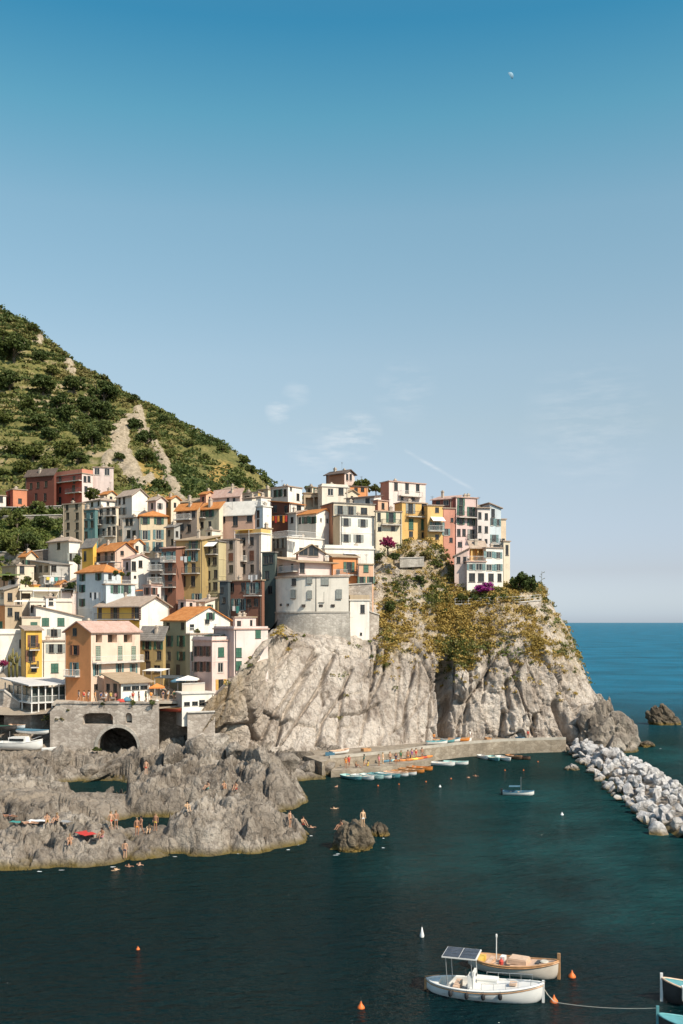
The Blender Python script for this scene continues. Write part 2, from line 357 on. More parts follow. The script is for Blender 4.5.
# ============================================================= headland cliff
COLS=[ # per column: base ... lip ... top, back; (px,py,depth)
 [(192,744,149.5),(196,728,148.8),(201,712,149.2),(208,703,149.6),(212,698,150.6),(214,692,156),(222,676,170)],
 [(222,747,151),(222,724,150),(231,708,149.8),(247,670,151.8),(260,651,153.6),(270,638,156.6),(276,628,174)],
 [(262,753,153),(264,724,154.6),(271,692,157),(282,656,161.5),(288,638,167.5),(293,634,169.5),(298,622,182)],
 [(300,753,153.5),(305,722,157.5),(318,684,163.5),(328,654,168),(334,637,170.6),(338,630,174),(340,600,186)],
 [(342,750,157),(345,722,160.5),(350,686,165.5),(356,653,170.5),(362,640,173),(366,612,178),(368,578,188)],
 [(388,746.5,161.5),(390,716,164.5),(392,681,168.5),(392,648,172.5),(390,622,178),(388,588,184),(388,545,192)],
 [(420,744,165),(424,712,167.5),(430,680,170.5),(438,654,173.5),(430,620,179.5),(425,582,186),(425,540,193)],
 [(446,742,167.5),(446,712,169.3),(447,684,172.5),(449,662,174.5),(445,622,180),(441,585,186.5),(440,546,193)],
 [(470,741,168.8),(468,712,170.2),(469,686,172),(472,662,174),(466,625,179),(462,596,184),(458,572,190)],
 [(512,739,170),(514,712,171),(516,682,172.5),(520,650,174.5),(512,622,178.5),(506,600,182.5),(502,586,190)],
 [(552,739,170),(552,713,171.5),(553,685,174),(552,654,177),(543,630,181),(532,604,185),(526,580,192)],
 [(590,742,171),(589,715,174),(584,690,178),(575,660,183),(565,632,187),(553,612,190),(538,588,196)],
 [(606,745,178),(601,715,182),(593,690,187),(580,660,193),(568,632,197),(554,610,201),(538,586,207)],
 [(602,735,200),(596,712,205),(588,690,209),(572,660,214),(560,632,218),(546,612,222),(532,592,226)],
 [(560,725,216),(560,712,219),(556,690,222),(545,660,226),(536,632,230),(528,612,233),(520,596,236)],
]
def catmull(P,n):
    P=np.asarray(P,float); m=len(P); u=np.linspace(0,m-1,n); i=np.clip(np.floor(u).astype(int),0,m-2); f=(u-i)
    f=f.reshape((-1,)+(1,)*(P.ndim-1)); g=lambda k:P[np.clip(k,0,m-1)]
    a,b,c,d=g(i-1),g(i),g(i+1),g(i+2)
    return .5*((2*b)+(-a+c)*f+(2*a-5*b+4*c-d)*f*f+(-a+3*b-3*c+d)*f**3),u
def build_cliff():
    G=np.array([[tuple(pt(*p)) for p in c] for c in COLS]); 
    lo=G[:,:1].copy(); lo[:,0,2]-=5.; lo[:,0,1]-=.6; G=np.concatenate([lo,G],1)
    NU,NV=600,400
    A,uu=catmull(G,NU); B,vv=catmull(A.transpose(1,0,2),NV); P=B.transpose(1,0,2)   # NU,NV,3
    du=np.gradient(P,axis=0); dv=np.gradient(P,axis=1); N=np.cross(du,dv); N/=np.linalg.norm(N,axis=-1,keepdims=True)+1e-9
    pxs=CX+P[...,0]*F/P[...,1]; pys=HZ-(P[...,2]-CAMZ)*F/P[...,1]
    V=np.broadcast_to(vv[None,:],pxs.shape); U=np.broadcast_to(uu[:,None],pxs.shape)
    bare=1/(1+np.exp((V-4.25)*5)); end=1/(1+np.exp((U-11.2)*-3))
    # sheared coordinates: the beds dip to the left, steeper towards the sea end
    k=np.clip((470-pxs)/220,-.1,1)*.9
    S=np.stack([P[...,0]-k*P[...,2]*.75,P[...,1],P[...,2]],-1)
    lf=1/(1+np.exp((pxs-262-(pys-640)*-.42)*.09))           # brown bedded slab at the left end
    f1,e1=facet(S*np.array([.105,.105,.042]),3); f2,e2=facet(S*np.array([.33,.33,.12])+5,11); f3,_=facet(S*np.array([.8,.8,.35])+3,23)
    st=ridged(S*np.array([.42,.12,.05]),4,31)
    lm=1-.6*np.exp(-((pxs-225)/40)**2); d=lm*bare*(1.9*f1+.8*f2+.3*f3+.45*st-.4+.25*fbm(P*.9,3,5)*2)+(1-bare)*(1.1*fbm(P*.16,4,41)+.6*fbm(P*.55,3,44))
    d-=bare*(np.exp(-(e1/.03)**2)*.8+np.exp(-(e2/.04)**2)*.3)
    # smooth slabs of the left half: calmer
    sq=S[...,0]*.9+.25*P[...,2]+P[...,1]*.2; d+=bare*(1-lf)*.55*(np.mod(sq*.16+.7*fbm(P*.05,2,101),1.)-.5)+bare*.2*(np.mod(sq*.55+.8*fbm(P*.1,2,103),1.)-.5)
    slab=np.exp(-((pxs-352)/90)**4)*bare; d=d*(1-.62*slab)
    # beds of the brown slab run up to the right
    q=-.77*P[...,0]+.64*P[...,2]+.25*P[...,1]; d+=lf*bare*(.75*np.mod(q*.42+.5*fbm(P*.12,2,9),1.)+.22*np.mod(q*1.5+.6*fbm(P*.3,2,12),1.))
    def crack(pts,wd,dep):
        nonlocal d
        best=np.full(pxs.shape,1e9)
        for (x0,y0),(x1,y1) in zip(pts,pts[1:]):
            t=np.clip(((pxs-x0)*(x1-x0)+(pys-y0)*(y1-y0))/((x1-x0)**2+(y1-y0)**2),0,1)
            best=np.minimum(best,np.hypot(pxs-x0-t*(x1-x0),pys-y0-t*(y1-y0)))
        best=best+1.2*fbm(P*.5,3,77); d-=dep*np.exp(-(best/wd)**2)*(V<4.7)
    crack([(446,660),(443,690),(445,715),(447,744)],3.6,9.)          # the deep cleft
    crack([(449,690),(452,744)],2.6,5)
    crack([(506,712),(503,742)],2.6,2.6); crack([(536,715),(531,742)],2.6,2.2); crack([(508,680),(512,730)],2,1.2)
    crack([(378,648),(372,690),(368,720)],1.5,1.3); crack([(343,690),(338,744)],1.6,1.2); crack([(327,668),(322,690),(324,704)],1.5,1.2)
    crack([(250,668),(247,690),(250,712),(258,738)],2.4,2.4); crack([(306,675),(286,712),(276,744)],1.8,1.6); crack([(470,676),(466,740)],1.6,1.1)
    crack([(488,660),(484,700)],1.6,1.1); crack([(400,655),(397,735)],1.2,.8); crack([(560,700),(575,745)],4,3); crack([(420,662),(418,740)],1.1,.7)
    crack([(592,712),(586,748)],4,3)
    for ln in ([(262,742),(276,712),(300,676),(318,655)],[(280,744),(296,722),(318,690),(335,655)],[(292,690),(306,668),(314,652)],[(318,744),(322,722),(340,696),(352,668)],[(330,716),(360,712),(380,702)],[(360,744),(366,716),(362,700)],[(372,700),(384,672),(386,652)],[(404,742),(408,700),(416,660)],[(428,742),(432,700),(440,668)],[(240,700),(252,676),(266,652)],[(232,716),(243,694),(254,672)],[(278,668),(286,650),(290,642)]): crack(ln,1.3,1.3)
    d*=1-.75*np.clip((U-11.3)/.7,0,1); d*=np.clip((V)/.9,.25,1); d*=np.clip((7-V)/.8+.15,0,1)
    P2=P-N*d[...,None] if N[280,200,1]>0 else P+N*d[...,None]
    veg=np.clip(1/(1+np.exp(-(V-4.0+.9*fbm(P*.13,3,51))*5)),0,1)
    veg=np.maximum(veg,.0)*np.clip(.62+.8*fbm(P*.2,3,61),0,1)*(1-.5*end)
    veg*=np.clip((pxs-372)/16,0.12,1)
    och=np.clip(lf*1.15,0,1)*bare*np.clip((pys>610),0,1)
    me=np_mesh('cliff',P2.reshape(-1,3),grid_faces(NU,NV),False,{'veg':veg,'ochre':och},[CLIFF])
    o=link(bpy.data.objects.new('cliff',me)); tag(o,'pale bare rock cliff of the headland with ochre scrub above','cliff',kind='structure')
    return P2,V,U,veg
CL_P,CL_V,CL_U,CL_VEG=build_cliff()
# ============================================================= shore rocks (left foreground)
class RBF:
    def __init__(s,pts,eps=1.0,lin=True):
        P=np.array(pts,float); s.x=P[:,:2]; z=P[:,2]; n=len(P)
        d=np.linalg.norm(s.x[:,None]-s.x[None],axis=-1); A=d+np.eye(n)*-eps
        Q=np.concatenate([np.ones((n,1)),s.x/100],1); M=np.block([[A,Q],[Q.T,np.zeros((3,3))]])
        s.w=np.linalg.solve(M,np.concatenate([z,np.zeros(3)])); s.n=n
    def __call__(s,X,Y):
        sh=X.shape; q=np.stack([X.ravel(),Y.ravel()],-1); out=np.zeros(len(q))
        for i in range(0,len(q),8000):
            c=q[i:i+8000]; d=np.linalg.norm(c[:,None]-s.x[None],axis=-1); out[i:i+8000]=d@s.w[:s.n]+s.w[s.n]+(c/100)@s.w[s.n+1:]
        return out.reshape(sh)
SH=[]
def W(px,py,z): p=on_z(px,py,max(z,0)); SH.append((p.x,p.y,z))
def Yp(px,py,Y): p=pt(px,py,Y); SH.append(tuple(p))
def Z(px,Y,z): SH.append(((px-CX)*Y/F,Y,z))
# open water in front, and round the tip
for x,y in ((-90,905),(-40,900),(0,898),(60,896),(120,890),(180,885),(240,880),(290,872),(325,858),(338,835),(330,815),(335,795),(330,782)): W(x,y,-4.5)
for x,y in ((-60,872),(0,872),(60,868),(120,864),(180,855),(230,851),(275,849),(303,845),(314,836),(306,826)): W(x,y,-.35); (y>838) and W(x,y+9,-2.6)
# front ridge: edge of the platform, platform, crest
for x,y,z in ((-60,858,1.0),(0,856,1.0),(40,854,1.1),(90,850,1.3),(140,846,1.1),(190,842,1.2),(240,836,1.3),(275,836,1.0),(300,836,.7)): W(x,y,z)
for x,y,z in ((-60,828,2.0),(0,826,2.0),(35,824,2.0),(70,826,2.1),(100,832,2.0),(140,842,1.2),(180,824,2.7),(215,818,3.2),(250,815,3.4),(280,820,2.4),(298,828,1.2)): W(x,y,z)
for x,y,z in ((-60,816,2.0),(0,814,2.0),(30,815,2.0),(60,818,2.0),(100,822,2.0),(125,835,1.2),(140,834,1.2),(155,831,1.5),(166,820,2.4),(174,809,3.3),(195,803,3.7),(222,796,4.2),(250,798,4.2),(272,804,3.6),(288,812,2.4)): W(x,y,z)
# channel behind the ridge
for x,Y,z in ((118,110,-1),(135,110,-1.6),(158,110,-1.5),(185,112,-1.2),(215,112.5,-.7),(245,112,-.6),(275,111,-1),(300,110,-2.5),(318,110,-4)): Z(x,Y,z)
# boulder behind the platform and left mass
for x,y,z in ((70,803,1.9),(95,800,1.9),(115,799,1.7),(125,803,1.5),(85,808,2.0),(120,806,1.4),(30,800,2.3),(0,800,2.4),(45,790,2.5),(20,780,2.6),(0,780,2.8),(55,778,2.0),(-50,800,2.6),(-50,780,2.8),(10,765,3.0),(40,768,2.9)): W(x,y,z)
# lagoon
for x,Y,z in ((64,133,-1),(80,133,-1.5),(100,133,-1.5),(122,133,-1.0),(85,137,-.8),(105,137,-.8),(90,129,-.6),(112,130,-.6)): Z(x,Y,z)
# pebble apron, ramp with boats
for x,y,Y in ((-60,752,146),(0,752,146),(30,751,146),(55,752,145),(-60,735,151),(0,735,151),(30,735,151),(60,735,149),(-60,722,154),(0,722,154),(30,722,154),(60,722,152)): Yp(x,y,Y)
# ledge under the bridge, stream bed
for x,Y,z in ((75,141.5,2.2),(95,141,1.4),(118,141,1.6),(60,143,3.2),(112,144,1.6),(125,144,1.9),(140,142,2.6),(112,150,2.4),(130,152,2.6),(80,150,4),(150,150,3.5),(170,156,4.0),(170,146,3.0)): Z(x,Y,z)
# middle mass: from the channel up to its crest, round to the smooth boulder
for x,y,z in ((140,806,1.6),(165,802,1.4),(185,800,1.2),(210,796,1.4),(150,790,3.0),(175,785,3.2),(200,780,3.6),(225,788,2.8),(250,795,1.8),(145,775,3.4),(170,768,3.8),(200,765,4.0),(160,758,4.0),(190,752,4.4),(225,766,4.2),(250,772,4.2),(275,775,3.6),(290,782,2.8),(265,790,2.8),(300,790,1.6),(300,800,.5),(270,804,.6),(285,764,3.9),(262,760,4.3),(310,798,-.4),(316,806,-3)): W(x,y,z)
for x,y,Y in ((215,745,150),(190,742,150),(240,752,150),(160,745,147),(270,756,150),(300,768,146),(318,772,143),(326,776,140)): Yp(x,y,Y)
for x,Y,z in ((330,136,-3.5),(325,130,-4),(345,140,-4),(330,146,1.4),(250,158,3.4),(290,157,2.9),(325,158,2.3),(210,158,4.2),(340,150,1.2)): Z(x,Y,z)
def build_shore():
    x0,x1,y0,y1,st=-80.,2.,78.,164.,.17
    xs=np.arange(x0,x1,st); ys=np.arange(y0,y1,st); X,Y=np.meshgrid(xs,ys,indexing='ij'); r=RBF(SH,.25); H=r(X,Y)
    P=np.stack([X,Y,H],-1); dr=np.array([[.8,.6,0],[-.6,.8,0],[0,0,1]]); Q=P@dr
    f1,e1=facet(Q*np.array([.085,.19,.16]),2); f2,e2=facet(Q*np.array([.26,.5,.4])+3,7); f3,e3=facet(Q*np.array([.75,1.3,1.0])+9,13)
    pxs=CX+X*F/Y
    calm=np.clip(np.exp(-(((pxs-25)/60)**2+((Y-115)/5)**2))+np.exp(-(((pxs-20)/62)**4+((Y-150)/7)**4)),0,1)
    under=np.exp(-(((pxs-118)/30)**4+((Y-150)/8)**4)); calm=np.maximum(calm,.55*under)
    amp=np.clip((H+.45)/2.0,0,1)*(1-.82*calm)
    d=amp*(1.35*f1+.75*f2+.3*f3+.22*(ridged(Q*np.array([.4,1.1,.6]),3,3)-.3)-.8*np.exp(-(e1/.05)**2)-.55*np.exp(-(e2/.08)**2)-.18*np.exp(-(e3/.1)**2)+.13*facet(Q*np.array([2.0,2.9,2.4])+15,19)[0]+.1*fbm(P*3,3,8))+.05*fbm(P*2.2,3,4)
    bed=.55*X-.42*Y+1.5*H+2.2*fbm(P*.09,3,55); sw=lambda f,o:np.mod(bed*f+o,1.)
    d+=amp*(.85*(sw(.21,0)-.5)+.4*(sw(.62,.3)-.5)+.16*(sw(1.7,.1)-.5)); d*=1-.55*np.exp(-(((pxs-145)/26)**4+((Y-99)/6)**4))-.5*np.exp(-(((pxs-98)/34)**4+((Y-115)/8)**4))
    sm=np.exp(-(((pxs-293)/20)**2+((Y-122)/6)**2)); d*=1-.6*sm
    Hn=H+d
    for (ax,ay,rx,ry,dep) in ((95,131,33,5.2,1.3),(146,109.5,23,3.8,1.3)):   # keep lagoon and channel open
        m=np.exp(-(((pxs-ax)/rx)**4+((Y-ay)/ry)**4)); Hn=Hn*(1-m)+m*(-dep)
    lim=lambda cx,rx,cy,ry,a: (np.abs(PXc-cx)<rx)&(np.abs(Y-cy)<ry)
    PXc=pxs; nz=.35*fbm(P*.5,3,61)
    m=np.exp(-(((pxs-96)/33)**6+((Y-115)/10.5)**8)); Hn=np.where(m>.35,np.minimum(Hn,CAMZ-.176*Y+.5+nz),Hn)
    m=np.exp(-(((pxs-146)/23)**6+((Y-98.5)/8)**8)); Hn=np.where(m>.35,np.minimum(Hn,CAMZ-.2085*Y+.35+nz),Hn)
    jx=amp*.22*fbm(P*.9,3,31); jy=amp*.22*fbm(P*.9,3,37)
    P2=np.stack([X+jx,Y+jy,Hn],-1)
    och=np.clip(np.exp(-(((pxs-30)/75)**4+((Y-114)/6)**4))*.9+np.exp(-(((pxs-10)/60)**4+((Y-152)/12)**4))*.8,0,1)
    me=np_mesh('shore_rocks',P2.reshape(-1,3),grid_faces(len(xs),len(ys)),False,{'ochre':och},[SHORE])
    o=link(bpy.data.objects.new('shore_rocks',me)); tag(o,'rugged brown grey rocks along the shore below the village','rocks',kind='structure')
    return r,(xs,ys,Hn)
SHR,SHG=build_shore()
def shore_z(x,y):
    xs,ys,H=SHG; i=int((x-xs[0])/(xs[1]-xs[0])); j=int((y-ys[0])/(ys[1]-ys[0]))
    if 0<=i<len(xs)-1 and 0<=j<len(ys)-1: return float(H[i:i+2,j:j+2].max())
    return -9
def shore_hit(px,py):
    """first point of the shore rocks on the line of sight of a pixel"""
    Y=80.
    while Y<163:
        z=CAMZ+(HZ-py)*Y/F; x=(px-CX)*Y/F
        if max(shore_z(x,Y),0)>=z: return Vector((x,Y,max(shore_z(x,Y),0)))
        Y+=.1
    return pt(px,py,150)
# ---------------- single rocks
def rock_mesh(seed,sx,sy,sz,cuts=9,sub=3,rough=.05,mat=None,name='boulder'):
    rg=np.random.default_rng(seed); bm=bmesh.new(); bmesh.ops.create_icosphere(bm,subdivisions=sub,radius=1.)
    V=np.array([v.co[:] for v in bm.verts])
    for k in range(cuts):
        n=rg.normal(size=3); n/=np.linalg.norm(n); dd=rg.uniform(.45,.85); h=V@n-dd; V=V-np.clip(h,0,None)[:,None]*n*.95
    V+=V*(rough*fbm(V*2.5+seed,3,seed))[:,None]; V*=np.array([sx,sy,sz])
    for v,c in zip(bm.verts,V): v.co=c
    me=bpy.data.meshes.new(name); bm.to_mesh(me); bm.free()
    if mat: me.materials.append(mat)
    return me
def crag(name,px0,px1,ybase,ytop,mat,seed,label,cat,skew=0.,depth=1.,sub=5,rag=.35,Y=None,split=None):
    """a rock rising out of the water, px0..px1 wide and ytop high"""
    c=on_z((px0+px1)/2,ybase); w=(px1-px0)*c.y/F; h=(ybase-ytop)*c.y/F*1.02; rg=np.random.default_rng(seed)
    bm=bmesh.new(); bmesh.ops.create_icosphere(bm,subdivisions=sub,radius=1.); V=np.array([v.co[:] for v in bm.verts])
    V[:,2]=np.where(V[:,2]<0,V[:,2]*.6,V[:,2])
    f1,e1=facet(V*1.3+seed,seed); f2,e2=facet(V*3.1+seed,seed+3); r=1+rag*(.55*f1+.3*f2)-.10*np.exp(-(e1/.08)**2)+.06*fbm(V*5+seed,3,seed)
    V=V*r[:,None]; V[:,0]+=skew*np.clip(V[:,2],0,2)
    mx=V[:,2].max(); V*=np.array([w*.5,w*.5*depth,h/mx])
    for v,q in zip(bm.verts,V): v.co=q
    me=bpy.data.meshes.new(name); bm.to_mesh(me); bm.free(); me.materials.append(mat)
    o=link(bpy.data.objects.new(name,me)); o.location=c+Vector((0,w*.5*depth*.6,0)); tag(o,label,cat); return o
crag('sea_rock',332,372,851,821,SEAR,3,'low brown rock in the cove with yellow algae that bathers stand on','rock',depth=.8)
crag('sea_rock',370,389,836,822,SEAR,8,'small rounded rock beside the brown bathing rock','rock')
crag('sea_rock',652,682,725,704,SEAR,14,'dark pointed rock standing alone in the open sea','rock',skew=-.45,depth=.6)
crag('coastal_rock',577,645,752,702,SHORE,21,'big grey rock block at the foot of the headland tip','rock',depth=.9,rag=.42)
crag('coastal_rock',596,617,722,693,SHORE,27,'dark jagged spur between the headland and the grey block','rock',skew=-.5,depth=.7,rag=.5)
crag('sea_rock',640,656,747,741,SEAR,33,'flat wave-washed rock off the grey block','rock')
crag('sea_rock',566,580,770,764,BOULD,36,'pale rock half under water before the breakwater','rock')
for k,(px,py,w,h,l) in enumerate(((57,764,22,17,'broad brown rock at the left foot of the stone bridge'),(43,757,15,9,'low rock in front of the small white dinghy'),(88,772,18,9,'flat rock left of the arch mouth'),(146,768,20,14,'rock at the right foot of the stone bridge'),(170,762,26,18,'big dark rock below the boat recess'),(196,752,24,20,'rock leaning on the wall under the white hut'),(215,746,24,22,'jagged rock between the white hut and the brown slope'),(238,756,26,16,'rounded rock at the foot of the brown slope'),(262,762,24,15,'grey rock at the left start of the quay'),(288,768,24,12,'low rock beside the left end of the quay'),(308,768,18,10,'last rock before the quay wall'),(324,773,26,17,'rock block against the left corner of the landing ledge'),(300,758,26,9,'flat rock on the left end of the walkway'))):
    p=shore_hit(px,py); w_=w*p.y/F; me=rock_mesh(400+k,w_*.62,w_*.5,h*p.y/F*.85,7,4,.10,SHORE,'coastal_rock'); o=link(bpy.data.objects.new('coastal_rock',me)); o.location=p+Vector((0,w_*.3,0)); o.rotation_euler=(0,0,k*1.1); tag(o,l,'rock')
# ---------------- breakwater
BKR=[rock_mesh(100+k,1.,rg[0],rg[1],cuts=11,mat=BOULD,rough=.06) for k,rg in enumerate(((.8,.7),(.7,.75),(.9,.6),(.6,.6),(.85,.85),(.75,.55),(.65,.8),(.95,.7)))]
PATH=[(578,753),(600,760),(620,770),(640,785),(662,802),(690,820),(720,838)]
def build_breakwater():
    pw=[on_z(x,y) for x,y in PATH]; rg=random.Random(5); pl=[]; 
    core=MB()
    seg=[(a,b) for a,b in zip(pw,pw[1:])]; tot=0; n=0
    wid=[1.6,3.4,4.4,5.0,5.4,5.8,5.8]
    tries=0
    while len(pl)<298 and tries<14000:
        tries+=1
        i=rg.randrange(len(seg)); a,b=seg[i]
        if rg.random()>(b-a).length/24.: continue
        t=rg.random(); c=a.lerp(b,t); hw=wid[i]+(wid[i+1]-wid[i])*t; d=(b-a).normalized(); nrm=Vector((-d.y,d.x,0))
        s=rg.uniform(-1,1); off=s*hw; lay=rg.random(); top=(1-abs(s)**1.5)*2.5
        z=lay*top*.9; r=rg.choice((.65,.75,.85,.95,1.1,1.3))*(1 if lay<.75 else .9)
        p=c+nrm*off+Vector((0,0,z+.15))
        if any((p-q).length<(r+qr)*.66 for q,qr in pl): continue
        pl.append((p,r))
    pl.sort(key=lambda q:-q[0].y)
    for k,(p,r) in enumerate(pl):
        o=link(bpy.data.objects.new('boulder',BKR[k%len(BKR)])); o.location=p; o.scale=(r*rg.uniform(.85,1.15),)*3
        o.rotation_euler=(rg.uniform(0,6.28),rg.uniform(0,6.28),rg.uniform(0,6.28))
        tag(o,'pale angular boulder heaped in the breakwater','boulder','boulders of the breakwater')
    vs=[];L=[];  # rubble core below the boulders so that no water shows through
    for i,p in enumerate(pw):
        d=(pw[min(i+1,len(pw)-1)]-pw[max(i-1,0)]).normalized(); nrm=Vector((-d.y,d.x,0))
        vs+=[p-nrm*wid[i]*1.0+Vector((0,0,-1)),p-nrm*wid[i]*.5+Vector((0,0,.9)),p+nrm*wid[i]*.5+Vector((0,0,.9)),p+nrm*wid[i]*1.0+Vector((0,0,-1))]
    fs=[(i*4+k,i*4+k+1,i*4+k+5,i*4+k+4) for i in range(len(pw)-1) for k in range(3)]
    core.add(vs,fs); o=core.build('rubble',SHORE); tag(o,'dark rubble bed between the breakwater boulders','rubble',kind='stuff')
build_breakwater()
# ============================================================= village houses: builder
C=dict(white=(.82,.765,.685),warm=(.78,.69,.575),cream=(.70,.60,.46),pink=(.70,.53,.46),rose=(.72,.58,.53),orange=(.68,.29,.12),yellow=(.74,.44,.09),
 gold=(.70,.45,.17),ochre=(.42,.30,.13),coral=(.60,.25,.17),maroon=(.17,.062,.045),red=(.46,.10,.065),teal=(.115,.215,.21),tan=(.46,.36,.25),beige=(.47,.38,.31),
 olive=(.36,.32,.20),salmon=(.60,.38,.28),grey=(.42,.40,.37),blue=(.58,.64,.66),brick=(.42,.20,.12),brown=(.26,.125,.085),peach=(.68,.42,.28),slate=(.075,.095,.105),dred=(.145,.06,.04))
TERRA=tiles('terracotta_tiles',(.40,.15,.05,1),(.58,.23,.07,1),(.68,.32,.12,1)); PALE=tiles('weathered_tiles',(.34,.25,.19,1),(.46,.35,.27,1),(.54,.44,.35,1))
ROSY=tiles('rosy_tiles',(.45,.28,.22,1),(.57,.38,.31,1),(.63,.47,.40,1)); SLATE=tiles('slate_roof',(.17,.15,.13,1),(.25,.225,.20,1),(.33,.30,.27,1)); TAN=tiles('tan_tiles',(.33,.24,.16,1),(.43,.32,.21,1),(.5,.39,.28,1))
LIGHT=plain('light_terrace',(.62,.58,.52),.9,.12,1.2,obj=False); DARKR=tiles('dark_roof',(.10,.075,.06,1),(.15,.11,.09,1),(.2,.15,.12,1))
RF=dict(T=TERRA,P=PALE,R=ROSY,S=SLATE,N=TAN,L=LIGHT,D=DARKR)
SHM={'g':plain('green_shutter_paint',(.035,.115,.075),.55),'b':plain('brown_shutter_paint',(.16,.065,.04),.6),'s':plain('grey_shutter_paint',(.27,.28,.255),.6),
 't':plain('teal_shutter_paint',(.12,.22,.22),.55),'y':plain('yellow_shutter_paint',(.55,.33,.08),.6),'m':plain('sage_shutter_paint',(.22,.26,.20),.6)}
FRM=plain('window_frame_paint',(.50,.46,.40),.5); FRMD=plain('dark_frame_paint',(.09,.075,.06),.5); GLASS=glassy('window_glass',(.022,.027,.03)); DOORM=plain('door_wood',(.085,.065,.05),.6)
IRON=plain('railing_iron',(.10,.09,.085),.5); RAILW=plain('white_railing',(.72,.70,.66),.5); CONC=plain('balcony_concrete',(.52,.48,.43),.9,.2,1.5,obj=False); CHIM=plaster((.50,.42,.34)); POT=plain('clay_pot',(.5,.24,.12),.8)
def frame_mesh(w,h,mull=True):
    b=MB(); f=.07
    b.box(-w/2,-w/2+f,.05,.13,-h/2,h/2); b.box(w/2-f,w/2,.05,.13,-h/2,h/2); b.box(-w/2+f,w/2-f,.05,.13,-h/2,-h/2+f); b.box(-w/2+f,w/2-f,.05,.13,h/2-f,h/2)
    if mull: b.box(-.03,.03,.055,.12,-h/2+f,h/2-f)
    b.box(-w/2-.06,w/2+.06,-.09,-.003,-h/2-.09,-h/2-.01)      # sill
    return b
def pane_mesh(w,h): b=MB(); b.box(-w/2,w/2,.10,.115,-h/2,h/2); return b
def shutter_mesh(w,h):
    b=MB(); f=.06; b.box(0,f,-.05,0,-h/2,h/2); b.box(w-f,w,-.05,0,-h/2,h/2); b.box(f,w-f,-.05,0,h/2-f,h/2); b.box(f,w-f,-.05,0,-h/2,-h/2+f); b.box(f,w-f,-.05,0,-f/2,f/2)
    n=7
    for k in range(n):
        z0=-h/2+f+(h-2*f)*k/n; z1=-h/2+f+(h-2*f)*(k+.8)/n
        b.add([(f,-.045,z0),(w-f,-.045,z0),(w-f,-.012,z1),(f,-.012,z1)],[(0,1,2,3)])
    return b
def door_mesh(w,h): b=MB(); b.box(-w/2,-.01,.08,.12,-h/2,h/2); b.box(.01,w/2,.08,.12,-h/2,h/2); b.box(-w/2,w/2,.10,.118,-h/2,h/2); return b
W0,H0=1.0,1.5
ME_FR={'l':frame_mesh(W0,H0).mesh('window',[FRM]),'d':frame_mesh(W0,H0).mesh('window_dark',[FRMD])}; ME_PANE=pane_mesh(W0,H0).mesh('pane',[GLASS]); ME_DOOR=door_mesh(W0,H0).mesh('door',[DOORM])
ME_SH={k:shutter_mesh(.5,H0).mesh('shutter',[m]) for k,m in SHM.items()}
STY={'p':(None,0),'q':(None,0)}
def add_window(root,face,u,v,w,h,sty,proud):
    """u,v: centre on the face plane"""
    off=-.15 if proud else 0.
    low=sty.lower()
    o=bpy.data.objects.new('door' if sty=='d' else 'window',ME_DOOR if sty=='d' else ME_FR['l' if sty in 'ptw' else 'd']); link(o,root)
    if face=='R': o.location=(u,off,v); o.rotation_euler=(0,0,0)
    else: o.location=(off,u,v); o.rotation_euler=(0,0,R(-90))
    o.scale=(w/W0,1,h/H0)
    if sty=='d': return o
    link(bpy.data.objects.new('pane',ME_PANE),o)
    if low in ME_SH:
        for s in (-1,1):
            c=link(bpy.data.objects.new('shutter',ME_SH[low]),o)
            if sty.isupper(): c.location=((-.5 if s<0 else 0),-.012,0)
            else: c.location=((-1.04 if s<0 else .54),-.012,0)
    return o
def wall_face(mb,W,H0z,H1z,ops,frm,mi,mrec):
    """rectangular wall with recessed openings; frm(u,v,d) maps face coords to local space"""
    us=sorted({0.,W,*[o[0] for o in ops],*[o[1] for o in ops]}); vs=sorted({H0z,H1z,*[o[2] for o in ops],*[o[3] for o in ops]})
    for a,b in zip(us,us[1:]):
        for c,d in zip(vs,vs[1:]):
            cu,cv=(a+b)/2,(c+d)/2
            if any(o[0]<cu<o[1] and o[2]<cv<o[3] for o in ops): continue
            mb.quad(frm(a,c,0),frm(b,c,0),frm(b,d,0),frm(a,d,0),mi)
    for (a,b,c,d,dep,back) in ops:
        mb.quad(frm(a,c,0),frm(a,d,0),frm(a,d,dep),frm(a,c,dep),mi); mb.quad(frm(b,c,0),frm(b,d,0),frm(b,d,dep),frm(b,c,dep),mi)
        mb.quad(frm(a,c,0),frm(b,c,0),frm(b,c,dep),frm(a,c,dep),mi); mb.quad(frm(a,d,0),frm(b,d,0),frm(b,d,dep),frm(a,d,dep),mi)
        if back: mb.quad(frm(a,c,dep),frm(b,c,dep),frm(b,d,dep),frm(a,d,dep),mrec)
HOUSES=[]; GROUND=[]; WHEAD={}
def railing(root,x0,x1,y0,y1,z,h,mat,sides='fLR',name='railing',step=.16):
    b=MB(); t=.025
    def run(p,q):
        p=Vector(p); q=Vector(q); L=(q-p).length; n=max(2,int(L/step)); d=(q-p)/n
        b.tube([p+Vector((0,0,h)),q+Vector((0,0,h))],t*1.3,4); b.tube([p+Vector((0,0,.08)),q+Vector((0,0,.08))],t*.8,4)
        for k in range(n+1): b.tube([p+d*k,p+d*k+Vector((0,0,h))],t*(1.1 if k in (0,n) else .55),4,caps=False)
    if 'f' in sides: run((x0,y0,z),(x1,y0,z))
    if 'L' in sides: run((x0,y0,z),(x0,y1,z))
    if 'R' in sides: run((x1,y0,z),(x1,y1,z))
    if 'b' in sides: run((x0,y1,z),(x1,y1,z))
    return b.build(name,mat,root,fix=False)
